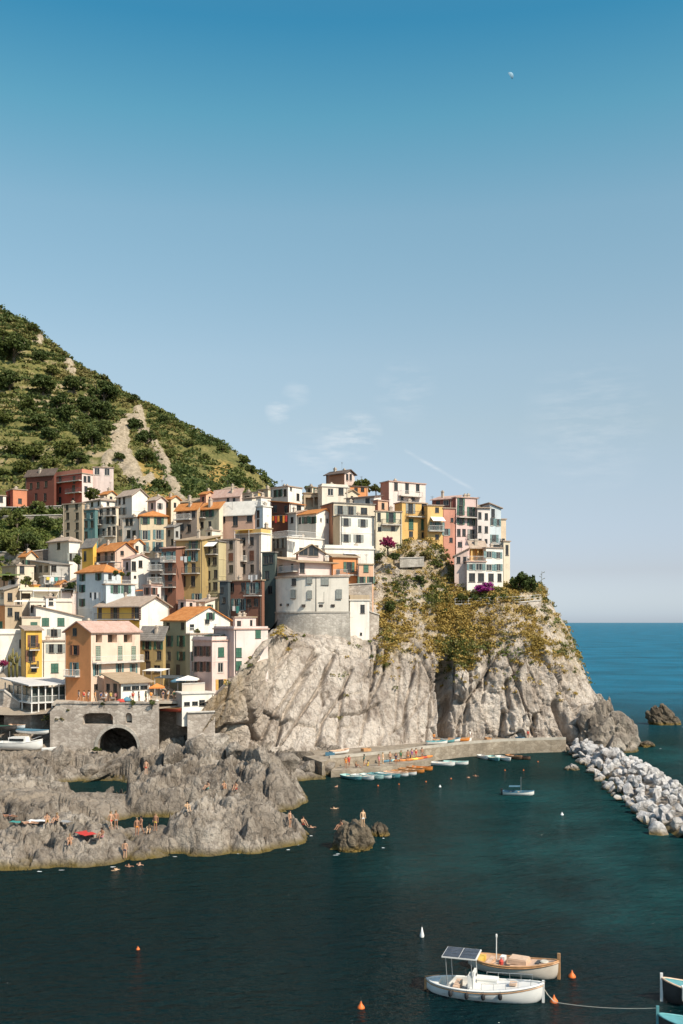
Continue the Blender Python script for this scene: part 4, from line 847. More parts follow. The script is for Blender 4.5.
H('white house with a railed roof terrace and a yellow cornice line',(270,287,324),(537,562),185.5,38,(.20,.19,.17),'white','flat',1,'L',L=[(273.5,543,'s',.8,1.8),(278,543,'s',.8,1.8),(283,543,'s',.8,1.8),(275,555,'q'),(281,555,'q')],par=(1.1,'rail'),chim=1)
H('long low house with red-brown roofs behind the glazed lean-to',(212,240,242),(495,510),211,60,'pink','pink','sL',1.,'R',L=[(228,500,'q',.7,1.),(234,500,'q',.7,1.)])
H('low cream house with dark openings along the back of the village',(241,258,262),(492,508),212,55,'cream','gold','flat',1,'P',L=[(247,498.5,'q',1.4,1.),(253,498,'q',1.4,1.)])
H('pale house with a tan roof at the saddle behind the village',(176,200,206),(501,512),216,55,'tan','cream','sL',.8,'N',L=[(184,505,'q',.8,.9)])
H('low cottage with a brown roof at the foot of the green hill',(258,268,274),(489,502),216,50,'tan','cream','flat',1,'N',L=[(262,493,'q',.8,.9)])
# ---- round the bastion
H('pink upper house on the bastion under a wide brown eave',(273,299,333),(562,577),174.5,30,'pink','rose','sR',1.3,'N',L=[(281,567,'q',1.6,1.2),(292,566,'q',1.,1.2)],Rr=[(300,567.5,'q',1.,1.8)],chim=0,ov=1.0,bal=[('L',276,298,573,'w')])
H('glazed gable dormer house rising behind the bastion roof',(296,298,325),(553,566),178,16,'brick','rose','gR',1.5,'N',Rr=[(303.5,551.5,'q',1.6,1.3),(313.5,550.5,'q',1.8,1.9)],chim=0,ov=.4,dep=6)
H('bright orange house with a green shutter right of the bastion',(329,333,358),(557,581),177,20,(.55,.25,.1),'orange','sR',.5,'N',Rr=[(349,567,'g',1.0,1.8),(338,572,'q',.7,.9)],dep=6,chim=0,bal=[('R',337,358,574.5)])
H('little pink cottage with a green shutter next to the orange house',(358,359,373.5),(564,584),176.5,16,'pink','peach','flat',1,'N',Rr=[(366,568.5,'G',.9,1.3),(361,580,'g',.7,1.2),(371,580,'g',.7,1.2)],dep=5,chim=0)
H('white roof-terrace house behind the orange house',(322,325,374),(548,566),181.5,18,'white','white','flat',1,'L',chim=1,par=(.5,'white'),dep=6)
H('plain white tower-like house with one window hanging over the cliff',(350,350,369.5),(600,640),173.5,12,'white','white','flat',1,'L',Rr=[(362.5,609,'q',.8,1.5),(361,634,'q',.4,.5)],par=(.8,'tan'),dep=3.6,chim=1,ext=2)
# ---- headland top
H('terracotta house at the very top of the village with a pink gable',(326,344.5,354.5),(473,490),212.5,50,'brick','pink','gR',.8,'D',Rr=[(347,477,'q',.7,1.3),(350.5,477,'q',.7,1.3)],chim=2,ov=.45)
H('small orange house with a dark flat roof below the topmost house',(346,350,368),(486,498),206.5,22,'orange','orange','flat',1,'D',Rr=[(356,490,'q',.8,.9),(362.5,489.5,'q',.8,.9)],chim=0,ov=.5)
H('cream house with a round-headed window near the summit',(318,322,348),(486,506),199,20,'cream','warm','flat',1,'L',Rr=[(330.5,492,'p',1.2,1.4),(341,491.5,'q',1.1,1.4),(346,491,'q')],dep=6,par=(.4,'warm'))
H('white house with a dark sloping roofline in the middle of the summit',(346,374,381),(497,520),195,58,(.66,.60,.54),'white','sL',.5,'D',L=[(352,501,'q',.9,1.3),(367.5,502,'q',1.,2.1),(358,512,'q'),(369,512,'q')],chim=0)
H('cream house with two wide grey windows above the white terrace house',(321,333.5,375),(502.5,517),191,22,'brick','cream','flat',1,'S',Rr=[(340,510,'s',1.1,1.7),(350.7,510.5,'s',1.1,1.7),(364,511,'q',1.4,1.3)],dep=6)
H('large white house with four grey-shuttered windows facing the sea',(333,340,374.5),(515,552),188,24,(.62,.47,.31),'white','flat',1,'S',Rr=[(346,522,'s',1.,1.45),(363,523,'s',1.,1.45),(346,538,'s',1.,1.45),(358.5,538.5,'s',1.,1.45)],chim=1)
H('cream-yellow little house with a green shutter and a yellow balcony',(375,376,402),(511,545),190,14,'cream',(.74,.65,.48),'flat',1,'P',Rr=[(391,517.5,'g',.9,1.9),(379,517,'q',.7,1.6),(379.5,529,'q',.7,.8),(393,528.5,'q',.8,.9)],bal=[('R',381,400,524.5)],dep=6)
H('tall pinkish white house with a terracotta side wall at the summit',(380.5,389,425.5),(481,512),200,30,'coral',(.74,.63,.57),'flat',1,'R',Rr=[(396,486.5,'q',.9,1.6),(407,488,'q',.9,2.),(417.7,488,'q',.9,1.6),(402,498,'q',.7,.8),(413,498.5,'q',.9,.8)],bal=[('R',398.5,420,495.5,'w')],dep=8,chim=1)
H('yellow house with tall green shutters above the scrub slope',(394.5,402,427),(502,545),193,24,'gold',(.74,.46,.17),'flat',1,'P',Rr=[(410.5,508.5,'s',1.,1.9),(423.8,509,'q',1.,2.),(411,524,'G',1.,2.1),(423.3,524.5,'G',1.,2.1),(411,534,'q',.9,1.1),(423.5,535,'q',.9,1.1)],bal=[('R',406.5,427,516.2)],dep=7)
H('lower yellow house with a white awning over its balcony',(427,427.5,443),(505,549),192.8,14,'gold',(.73,.47,.19),'flat',1,'P',Rr=[(437,510,'q',.8,1.),(434.5,526.5,'t',.9,1.8),(440,526.8,'t',.9,1.8),(437,537,'q',.8,1.)],bal=[('R',428,443,530.8,'w')],awn=[('R',430.5,443,517,.9,CANV)],dep=7,chim=0)
H('narrow coral house between the yellow house and the pink tower house',(443,443.5,455),(508,552),193.6,12,'coral',(.62,.29,.21),'flat',1,'P',Rr=[(446,532,'t',.8,1.3),(452,520,'q',.6,.8),(451,540,'q',.7,.9)],dep=7,chim=0)
H('long maroon house end peering over the coral house',(432,452,460),(499,516),199,60,(.22,.09,.07),'maroon','sL',1.,'R',L=[(446,500,'p',1.2,1.),(438,503,'q')],dep=8)
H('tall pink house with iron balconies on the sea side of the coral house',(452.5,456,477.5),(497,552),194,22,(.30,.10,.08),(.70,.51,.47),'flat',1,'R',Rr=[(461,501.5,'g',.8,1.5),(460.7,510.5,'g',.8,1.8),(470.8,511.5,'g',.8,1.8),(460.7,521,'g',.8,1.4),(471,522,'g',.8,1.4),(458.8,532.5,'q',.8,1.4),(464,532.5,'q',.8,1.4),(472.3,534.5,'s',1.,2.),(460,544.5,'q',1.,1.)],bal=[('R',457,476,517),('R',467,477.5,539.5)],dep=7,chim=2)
H('slim pinkish white house with six small windows near the cliff end',(477,477.5,490),(508,552),194.6,14,'rose',(.76,.67,.62),'sR',.5,'P',Rr=[(479.8,515.5,'q',.7,1.3),(486.3,516.5,'q',.7,1.3),(479.8,529,'q',.7,1.3),(486.3,529.5,'q',.7,1.3),(480,541,'q',.7,.9),(486,541,'q',.6,.8)],dep=7)
H('bluish white house with teal shutters near the cliff end',(489.5,490,501),(508,556),196,16,'blue','blue','sK',.8,'P',Rr=[(493,512.5,'q',.8,1.7),(491,522,'t',.6,1.4),(494.5,522,'q',.7,1.4),(498,522.5,'t',.6,1.4),(494,538.5,'t',.9,1.5)],bal=[('R',490,501,544)],dep=7,chim=0)
H('narrow peach house at the seaward end of the summit row',(500.5,501,506),(519,558),198,14,'peach',(.70,.55,.40),'flat',1,'P',Rr=[(503.5,541,'q',.6,1.)],dep=7,chim=0)
H('last small grey-cream house of the summit row over the sea',(502,503.5,510),(541,560),195,24,'grey','cream','flat',1,'P',Rr=[(507,550,'q',.7,2.)],chim=0,dep=6)
H('white villa with green windows above the magenta bougainvillea',(483,486,503),(547.5,582),186.5,22,(.6,.5,.4),'white','flat',1,'P',Rr=[(491,577.5,'q',1.2,1.5),(499.5,577.5,'q',.9,1.5),(488.8,554.5,'t',1.1,1.2),(498.3,555.3,'t',.8,1.2),(488.8,567.5,'t',1.1,1.2),(498.6,567.5,'t',.8,1.3)],dep=7,ext=3,name='villa',cat='villa')
H('white lower bay with a railed balcony in front of the white villa',(466,467,486),(561.5,582),184.5,10,'rose','white','flat',1,'R',Rr=[(471,567,'t',.7,1.1),(479,567,'t',1.2,1.2),(472,577.5,'q',1.2,1.6),(481,577.5,'q',1.2,1.6)],par=(.9,'rail'),dep=3.5,ext=2,chim=0)
H('yellow recessed upper storey between the pink wing and the white villa',(470,471,485.5),(547,566),188,14,'gold','gold','sR',.8,'P',Rr=[(475,554.5,'o',1.,2.),(481,554.5,'o',1.,2.)],dep=5,chim=1)
H('pink wing with a dark archway left of the white villa',(454,454.5,467.5),(556,584),185.8,-6,'pink','pink','sL',1.2,'P',Rr=[(458.5,559,'q',.7,1.2),(465,556.5,'q',.7,1.2),(463,567.5,'o',1.1,2.)],dep=6,ext=2,chim=0)
# ============================================================= hillside terrain
HP=list(GROUND)
def hp(px,py,Y): p=pt(px,py,Y); HP.append(tuple(p))
CREST=[(-190,225,440),(-120,250,432),(-60,278,426),(0,306,420),(30,319,412),(60,349,402),(95,373,392),(125,388,384),(160,412,374),(200,434,362),(230,450,352),(255,471,345),(270,488,340),(290,515,335),(312,550,330)]
for x,y,Y in CREST:
    hp(x,y,Y); p=pt(x,y,Y); HP.append((p.x*1.16,Y+70,max(p.z-42,-8))); HP.append((p.x*1.4,Y+150,max(p.z-90,-8)))
for q in ((0,350,375),(0,400,335),(0,440,300),(0,470,270),(0,495,250),(60,380,372),(60,420,325),(60,450,285),(60,463,262),(110,410,350),(110,440,310),(120,465,275),(120,482,250),(150,430,345),(150,460,305),(150,487,262),
 (185,450,335),(185,475,295),(190,495,255),(220,465,325),(220,484,280),(250,480,320),(255,489,270),(-80,400,330),(-80,470,265),(-80,330,390),(-160,300,390),(-160,420,310),(-160,520,240),(-160,600,190),(-160,690,160),
 (40,509,232),(20,509,229),(0,514,228),(20,522,219),(0,524,218),(50,524,219),(55,540,207),(30,540,207),(0,540,207),(20,551,198),(0,553,197),(45,552,197),(30,566,190.5),(0,567,190),(-60,512,232),(-60,560,196),(-60,625,170),(-60,694,156),
 (100,703,153),(60,708,156),(150,703,153),(180,700,154),(0,694,160),(0,712,152.5),(30,714,151.5),(60,712,151.5),(30,690,164),(60,690,164),(210,700,156),
 (300,560,200),(340,520,205),(400,512,212),(440,520,210),(480,545,208),(330,495,222),(380,500,225),(430,515,225),(480,550,222),(300,505,235),(250,500,240)): hp(*q)
for x,Y,z in ((345,260,40),(400,262,22),(470,255,10),(520,248,-4),(560,240,-10),(330,300,30),(400,300,-8),(345,335,-8),(450,290,-10),(60,620,-8),(250,620,-8),(-250,620,40)): HP.append(((x-CX)*Y/F,Y,z))
HF=RBF(HP,2.5)
def build_hill():
    st=1.3; xs=np.arange(-235,52,st); ys=np.arange(149,540,st); X,Y=np.meshgrid(xs,ys,indexing='ij'); H=HF(X,Y)
    PX=CX+X*F/Y; PY=HZ-(H-CAMZ)*F/Y; P=np.stack([X,Y,H],-1)
    hill=1/(1+np.exp(-(Y-238)/5.)); 
    H=H+hill*(3.2*fbm(P*.035,4,5)+1.0*fbm(P*.13,3,6)+.45*fbm(P*.4,3,7))
    tm_=np.clip((150-PX)/60+.3*fbm(P*.03,2,12),0,1)*.75+.25; tm_*=1/(1+np.exp(-(Y-222)/4.))
    stp=3.4; ph=(H+1.2*fbm(P*.02,2,15))/stp; fr=ph-np.floor(ph); sf=np.clip((fr-.62)/.3,0,1); sf=sf*sf*(3-2*sf); H2=H+tm_*.8*stp*(sf-fr)
    riser=np.exp(-((fr-.77)/.13)**2)*tm_*np.clip(.55+.9*fbm(P*.05,3,19),0,1)
    def near(pts,w):
        best=np.full(PX.shape,1e9)
        for (x0,y0),(x1,y1) in zip(pts,pts[1:]):
            t=np.clip(((PX-x0)*(x1-x0)+(PY-y0)*(y1-y0))/((x1-x0)**2+(y1-y0)**2+1e-6),0,1); best=np.minimum(best,np.hypot(PX-x0-t*(x1-x0),PY-y0-t*(y1-y0)))
        return np.exp(-(best/w)**2)
    rk=np.maximum.reduce([near([(121,428),(120,448),(128,468),(133,474)],10),near([(110,455),(104,472)],6),near([(138,412),(141,428),(158,448),(165,470),(178,496),(184,506)],5.5),near([(127,412),(132,418)],4),near([(45,322),(38,338)],5),near([(68,360),(72,370)],4),near([(150,478),(140,486)],5)*.8])
    rk=np.clip((rk*1.5-.25+1.5*fbm(P*.10,4,25))*rk*1.6,0,1)
    H2=H2+rk*(1.5*facet(P*.2,5)[0]+1.0)
    dry=np.clip(near([(150,470),(160,485),(172,500),(150,492)],13)+near([(215,480),(225,470)],9)*.8+near([(260,475),(255,470)],6)*.6,0,1)
    Pn=np.stack([X,Y,H2],-1); Fq=grid_faces(len(xs),len(ys)); keep=(H2.ravel()[Fq]>-5).all(1)
    pxf=PX.ravel()[Fq].mean(1); yf=Y.ravel()[Fq].mean(1); keep&=~((pxf>212)&(yf<176))&~((pxf>300)&(yf<182))&~((pxf>372)&(yf<194))&~((pxf>505)&(yf<225))
    me=np_mesh('hillside',Pn.reshape(-1,3),Fq[keep],False,{'rock':rk,'riser':riser,'dry':dry,'town':np.clip((PX-58)/6,0,1)*(Y<222)+(Y<186)*np.clip((PX+70)/40,0,1)})
    t=NT('hillside_ground'); t.rough(.95,.1); n1=t.noise(t.pos(),.07,6,.65); n2=t.noise(t.pos(),.9,5,.7)
    g=t.ramp(n1,0,[(.3,(.10,.105,.035,1)),(.5,(.19,.17,.06,1)),(.7,(.31,.235,.10,1))]); g=t.mix((t.ramp(n2,0,[(.35,.7),(.6,.0)]),0),g,(.035,.05,.016,1))
    def at(nm,lo,hi):
        a=t.new('Attribute',attribute_name=nm); ad=t.new('Math',operation='MULTIPLY_ADD'); t.l(n2,0,ad,0); ad.inputs[1].default_value=.5; t.l(a,'Fac',ad,2); r=t.ramp(ad,0,[(lo,.0),(hi,1.)]); return r
    d=t.ramp(n2,0,[(.35,(.22,.15,.05,1)),(.65,(.36,.25,.08,1))]); g=t.mix((at('dry',.45,.75),0),g,d)
    g=t.mix((at('town',.6,.9),0),g,(.34,.28,.215,1)); g=t.mix((at('riser',.55,.85),0),g,(.30,.235,.145,1))
    rc=t.ramp(n2,0,[(.32,(.17,.135,.09,1)),(.6,(.40,.325,.235,1))]); g=t.mix((at('rock',.52,.8),0),g,rc); t.col(g); t.bump(n2,0,.8,.4)
    me.materials.append(t.m); o=link(bpy.data.objects.new('hillside',me)); tag(o,'steep green terraced hillside with a pale rock gully above the village','hill',kind='structure')
    return xs,ys,H2,rk,dry,riser
HX,HY,HH,HRK,HDRY,HRIS=build_hill()
def hill_z(x,y):
    i=(x-HX[0])/(HX[1]-HX[0]); j=(y-HY[0])/(HY[1]-HY[0])
    i=min(max(i,0),len(HX)-2); j=min(max(j,0),len(HY)-2); a,b=int(i),int(j); u,v=i-a,j-b
    return float(HH[a,b]*(1-u)*(1-v)+HH[a+1,b]*u*(1-v)+HH[a,b+1]*(1-u)*v+HH[a+1,b+1]*u*v)
def hill_hit(px,py,Y0=150,Y1=470):
    Y=Y0
    while Y<Y1:
        z=CAMZ+(HZ-py)*Y/F; x=(px-CX)*Y/F
        if hill_z(x,Y)>=z: return Vector((x,Y,hill_z(x,Y)))
        Y+=.7
    return None
# ============================================================= foliage
def leaf_quads(centers,size,rg,flat=.35,elong=1.0):
    n=len(centers); nrm=rg.normal(size=(n,3)); nrm[:,2]+=flat*2; nrm/=np.linalg.norm(nrm,axis=1,keepdims=True)
    a=np.cross(nrm,rg.normal(size=(n,3))); a/=np.linalg.norm(a,axis=1,keepdims=True); b=np.cross(nrm,a)
    s=(size*rg.uniform(.6,1.35,size=(n,1))); a=a*s*elong; b=b*s*.62
    return np.stack([centers-a,centers-b*.9,centers+a,centers+b],1).reshape(-1,3)
def blob_points(rg,n,c,r,shell=.55):
    d=rg.normal(size=(n,3)); d/=np.linalg.norm(d,axis=1,keepdims=True); q=rg.uniform(shell**3,1,size=(n,1))**(1/3.)
    return np.asarray(c)+d*q*np.asarray(r)
def crown_mesh(name,seed,w,h,lobes,n,leaf,mat,shell=.6,top=False):
    """leaves gathered in uneven clumps over a crown of width w and height h, foot at z=0"""
    rg=np.random.default_rng(seed); C_=[]
    for k in range(lobes):
        d=rg.normal(size=3); d/=np.linalg.norm(d); d[2]=abs(d[2])*1.3-.55; rr=rg.uniform(.36,.56)
        c=np.array([d[0]*w*.30,d[1]*w*.30,h*.44+d[2]*h*.36]); r=np.array([w*.5*rr,w*.5*rr,h*.5*rr*.9])
        m=int(n/lobes); 
        sub=blob_points(rg,max(4,m//16),c,r*.85,.75)         # clumps on the lobe
        for s in sub: C_.append(blob_points(rg,16,s,r*.30,.2))
    C_=np.concatenate(C_); V=leaf_quads(C_,leaf,rg); return np_mesh(name,V,np.arange(len(V)).reshape(-1,4),False,None,[mat])
LV_DARK=leafy('dark_evergreen_leaves',(.050,.080,.022,1),(.09,.12,.032,1),(.15,.17,.048,1),.12)
LV_MID=leafy('mid_green_leaves',(.085,.115,.028,1),(.15,.17,.043,1),(.23,.22,.068,1),.12)
LV_FRESH=leafy('fresh_green_leaves',(.07,.105,.02,1),(.125,.16,.035,1),(.2,.21,.06,1),.15)
LV_OLIVE=leafy('olive_green_leaves',(.16,.15,.05,1),(.25,.215,.075,1),(.34,.275,.105,1),.12)
LV_DRY=leafy('dry_ochre_leaves',(.32,.235,.06,1),(.46,.32,.085,1),(.54,.40,.14,1),.2)
LV_PINK=leafy('magenta_bracts',(.28,.03,.17,1),(.40,.05,.28,1),(.48,.09,.36,1),.6)
LV_ROSE=leafy('rose_flowers',(.32,.04,.10,1),(.45,.06,.16,1),(.5,.1,.22,1),.6)
BARK=plain('tree_bark',(.11,.085,.06),.9,.3,2.)
def tree_proto(seed,w,h,trunk,mat,lobes=9,n=1500,leaf=.32,shell=.6):
    cm=crown_mesh('crown',seed,w,h,lobes,int(n*1.5),leaf*1.25,mat,shell); b=MB(); rg=random.Random(seed)
    b.tube([(0,0,-1.2),(rg.uniform(-.1,.1),.05,trunk*.6),(rg.uniform(-.2,.2),0,trunk+h*.45)],[w*.05,w*.04,w*.02],7)
    for k in range(5):
        a=rg.uniform(0,6.28); L=w*rg.uniform(.22,.36); z0=trunk*rg.uniform(.6,1.)
        b.tube([(0,0,z0),(math.cos(a)*L*.5,math.sin(a)*L*.5,z0+h*.2),(math.cos(a)*L,math.sin(a)*L,trunk+h*rg.uniform(.35,.7))],[w*.022,w*.016,w*.006],5)
    return cm,b.mesh('trunk',[BARK],True),trunk
PROT={'dark':[tree_proto(11+k,8.5,6.5,1.6,LV_DARK,10,2300,.30) for k in range(4)],'mid':[tree_proto(31+k,7.5,6.,1.4,LV_MID,9,2000,.30) for k in range(3)],
 'bush':[tree_proto(51+k,3.2,2.8,.35,LV_MID,7,900,.16) for k in range(3)],'dbush':[tree_proto(61+k,3.2,3.2,.35,LV_DARK,7,900,.16) for k in range(2)],
 'tall':[tree_proto(71,3.4,5.6,.5,LV_DARK,9,1500,.18)],'pink':[tree_proto(81,4.2,2.4,.3,LV_PINK,9,1300,.14)],'rose':[tree_proto(85,3.6,2.6,.3,LV_ROSE,8,1000,.14)],'olive':[tree_proto(91+k,4.5,3.6,.9,LV_OLIVE,8,1100,.2) for k in range(2)]}
def tree(kind,p,sc,name,label,cat,group=None,k=0,rz=None,sz=1.):
    cm,tr,th=PROT[kind][k%len(PROT[kind])]; r=empty(name,p,random.uniform(0,6.28) if rz is None else rz); r.scale=(sc,sc,sc*sz); tag(r,label,cat,group)
    link(bpy.data.objects.new('trunk',tr),r); c=link(bpy.data.objects.new('crown',cm),r); c.location=(0,0,th*.3); return r
TREES=[(14,357,15,'d'),(10,388,11,'d'),(43,392,11,'d'),(74,388,10,'d'),(82,366,9,'d'),(59,342,7,'d'),(45,328,6,'d'),(33,331,6,'m'),(10,311,7,'d'),(106,373,6,'d'),(104,396,11,'d'),(87,409,10,'d'),(61,405,9,'d'),(66,419,10,'d'),(37,426,10,'d'),(102,415,10,'d'),(105,432,9,'d'),(92,443,10,'d'),
 (66,452,11,'m'),(33,456,11,'m'),(12,452,10,'m'),(22,469,9,'m'),(49,466,9,'m'),(136,428,7,'d'),(147,441,9,'d'),(146,461,9,'d'),(119,459,5,'d'),(161,488,8,'d'),(134,402,6,'d'),(164,421,5,'d'),(179,428,5,'m'),(234,484,6,'d'),(243,461,6,'m'),(120,380,5,'d'),(25,345,6,'m'),(52,374,7,'m'),(30,408,8,'m'),(5,420,9,'m'),(80,430,8,'m'),(50,440,9,'d'),(78,462,8,'d'),(5,477,8,'m'),(170,455,6,'m'),(190,445,5,'m'),(205,460,6,'m'),(222,450,5,'m'),(196,478,6,'m'),(250,470,5,'d'),(265,480,4,'d'),(214,442,4,'d'),(4,338,7,'m'),(40,360,7,'d')]
def where(px,py):
    if py<350: h='near the hilltop'
    elif py<400: h='high up'
    elif py<440: h='mid slope'
    else: h='low down'
    s='at the far left' if px<28 else 'on the left shoulder' if px<70 else 'above the red villa' if px<115 else 'by the gully' if px<170 else 'on the right flank'
    return h+' '+s
seen={}
for k,(px,py,r,kd) in enumerate(TREES):
    p=hill_hit(px,py+r*.45,205)
    if p is None: continue
    w=where(px,py); w=('dark evergreen tree ' if kd=='d' else 'lighter green tree ')+w; seen.setdefault(w,[]).append((k,p,r,kd))
for w,l in seen.items():
    l.sort(key=lambda q:q[1].x/q[1].y); n_=len(l)
    for i_,(k,p,r,kd) in enumerate(l):
        w2=w if n_==1 else ('leftmost of %d: '%n_ if i_==0 else 'rightmost of %d: '%n_ if i_==n_-1 else '%s from the left of %d: '%(('second','third','fourth','fifth','sixth','seventh','eighth','ninth')[i_-1],n_))+w
        tree('dark' if kd=='d' else 'mid',p-Vector((0,0,.6)),2.5*r*p.y/F/8.,'hill_tree',w2,'tree','trees on the hillside',k)
# low scrub that covers the hill: stuff
def scatter_hill():
    rg=np.random.default_rng(4); n=52000
    x=rg.uniform(-200,45,n); y=rg.uniform(192,425,n); i=((x-HX[0])/(HX[1]-HX[0])).astype(int).clip(0,len(HX)-2); j=((y-HY[0])/(HY[1]-HY[0])).astype(int).clip(0,len(HY)-2)
    z=HH[i,j]; px=CX+x*F/y; P=np.stack([x,y,z],-1); dens=.5+1.3*fbm(P*.03,4,71)+.5*fbm(P*.12,2,72)
    ok=(px>-70)&(px<330)&(z>2)&(HRK[i,j]<.35)&(rg.random(n)<dens*(1-.75*HDRY[i,j])*(1-.5*HRIS[i,j]))
    hs=np.array([[h[1].x,h[1].y] for h in HOUSES]); d=np.sqrt(((P[:,None,:2]-hs[None])**2).sum(-1)).min(1); ok&=d>5.5
    ok&=~((y<222)&(px>62)); ok&=~((y<206)&((px>58)|(z<31))); 
    P=P[ok]; kinds=fbm(P*.05,3,75)+rg.normal(size=len(P))*.22
    for nm,sel,mat,lab in (('hill_scrub',kinds<.02,LV_DARK,'dense dark green macchia covering the hillside'),('hill_shrubs',(kinds>=.02)&(kinds<.3),LV_MID,'mid green shrubs and vines covering the hillside'),('dry_hill_shrubs',kinds>=.3,LV_OLIVE,'olive and dry shrubs dotted over the hillside')):
        Q=P[sel]; m=len(Q); 
        if m==0: continue
        T=20; s=rg.uniform(.8,2.3,size=(m,1,1)); off=blob_points(rg,m*T,(0,0,0),(1,1,.8),.3).reshape(m,T,3)*s; off[...,2]=np.abs(off[...,2])
        V=leaf_quads((Q[:,None]+off).reshape(-1,3),.5,rg); o=link(bpy.data.objects.new(nm,np_mesh(nm,V,np.arange(len(V)).reshape(-1,4),False,None,[mat]))); tag(o,lab,'shrubs',kind='stuff')
scatter_hill()
def scatter_terraces():
    rg=np.random.default_rng(14); n=2600; px=rg.uniform(-60,62,n); y=rg.uniform(194,232,n); x=(px-CX)*y/F
    i=((x-HX[0])/(HX[1]-HX[0])).astype(int).clip(0,len(HX)-2); j=((y-HY[0])/(HY[1]-HY[0])).astype(int).clip(0,len(HY)-2); P=np.stack([x,y,HH[i,j]],-1)
    hs=np.array([[h[1].x,h[1].y] for h in HOUSES]); ok=np.sqrt(((P[:,None,:2]-hs[None])**2).sum(-1)).min(1)>5.5; P=P[ok]; T=22
    s=rg.uniform(.5,1.5,size=(len(P),1,1)); off=blob_points(rg,len(P)*T,(0,0,0),(1,1,.8),.3).reshape(-1,T,3)*s; off[...,2]=np.abs(off[...,2]); V=leaf_quads((P[:,None]+off).reshape(-1,3),.32,rg)
    o=link(bpy.data.objects.new('terrace_shrubs',np_mesh('terrace_shrubs',V,np.arange(len(V)).reshape(-1,4),False,None,[LV_FRESH]))); tag(o,'fresh green vines and shrubs covering the left terraces','shrubs',kind='stuff')
scatter_terraces()
def scatter_cliff():
    rg=np.random.default_rng(9); U,V=CL_U.ravel(),CL_V.ravel(); P=CL_P.reshape(-1,3); vg=CL_VEG.ravel(); px=CX+P[:,0]*F/P[:,1]; py=HZ-(P[:,2]-CAMZ)*F/P[:,1]
    pr=np.clip(vg,0,1)**1.2*(px>372)*(1+.5*((px>450)&(px<540)))*(1-.75*(px>545))+.25*vg*(px<=372); pr*=np.clip(.45+1.5*fbm(P*.13,3,91),0.04,1.1); pr=np.where((px>376)&(px<462)&(V>4.7)&(V<6.2),np.maximum(pr,.05+.34*(vnoise(P*.3,3)>.05)),pr); lip=np.exp(-((V-4.25)/.35)**2)*(px>380)*.12; low=np.exp(-((V-3.3)/.6)**2)*.02*(px>330); pr=pr+lip+low
    pr=np.where(P[:,2]<6,0,pr); pr/=pr.sum(); idx=rg.choice(len(P),size=2900,p=pr); Q=P[idx]+rg.normal(size=(2900,3))*.15
    kinds=fbm(Q*.14,3,95)+rg.normal(size=len(Q))*.25
    for nm,sel,mat,lab in (('cliff_scrub',kinds<-.25,LV_MID,'green scrub on the ledges of the headland'),('olive_cliff_scrub',(kinds>=-.25)&(kinds<-.1),LV_OLIVE,'olive green scrub on the headland slope'),('dry_cliff_scrub',kinds>=-.1,LV_DRY,'dry ochre scrub and grass above the bare cliff')):
        q=Q[sel]; m=len(q); T=30; s=rg.uniform(.35,1.15,size=(m,1,1)); off=blob_points(rg,m*T,(0,0,0),(1,1,.85),.3).reshape(m,T,3)*s; off[...,2]=np.abs(off[...,2])
        Vq=leaf_quads((q[:,None]+off).reshape(-1,3),.2,rg); o=link(bpy.data.objects.new(nm,np_mesh(nm,Vq,np.arange(len(Vq)).reshape(-1,4),False,None,[mat]))); tag(o,lab,'shrubs',kind='stuff')
scatter_cliff()
# plants of the headland and among the houses
def cliff_at(px,py):
    P=CL_P.reshape(-1,3); x=CX+P[:,0]*F/P[:,1]; y=HZ-(P[:,2]-CAMZ)*F/P[:,1]; d=(x-px)**2+(y-py)**2+ (P[:,1]>200)*1e4; return Vector(P[d.argmin()])
def plant(kind,px,py,wpx,name,label,cat,k=0,base=3.2,Y=None,sz=1.,group=None):
    p=pt(px,py,Y) if Y else cliff_at(px,py); return tree(kind,p-Vector((0,0,.2)),wpx*p.y/F/base,name,label,cat,group,k,sz=sz)
plant('tall',391,613,13,'cypress','dark narrow evergreen standing alone on the scrub slope','tree',base=3.4,sz=.75)
plant('tall',520,592,22,'evergreen_tree','tall dark green tree beside the white villa at the cliff end','tree',base=3.4,sz=.7)
plant('dbush',529,592,17,'evergreen_tree','bushy dark tree right of the tall tree at the cliff end','tree',sz=1.3)
plant('pink',487,592,27,'bougainvillea','magenta bougainvillea in front of the white villa','plant',base=4.6,Y=183.2,sz=.8)
plant('rose',388,549,20,'bougainvillea','crimson bougainvillea over the hedge beside the little cream-yellow house','plant',base=3.6,Y=187.5)
plant('dbush',380,560,14,'hedge_bush','dark green hedge below the crimson bougainvillea, its left half','bush',Y=186.,sz=.7); plant('dbush',394,560,14,'hedge_bush','dark green hedge below the crimson bougainvillea, its right half','bush',Y=186.,sz=.7)
for k,(px,w,l) in enumerate(((463,14,'leafy green bush at the left end of the villa terrace'),(474,12,'dark clipped bush in the middle of the villa terrace'),(484,12,'dark bush below the magenta bougainvillea'),(494,12,'dark bush right of the magenta bougainvillea'),(505,13,'green bush below the tall tree at the terrace end'))):
    plant('bush' if k in (0,4) else 'dbush',px,601,w,'terrace_bush',l,'bush',k,Y=182.3,sz=.85)
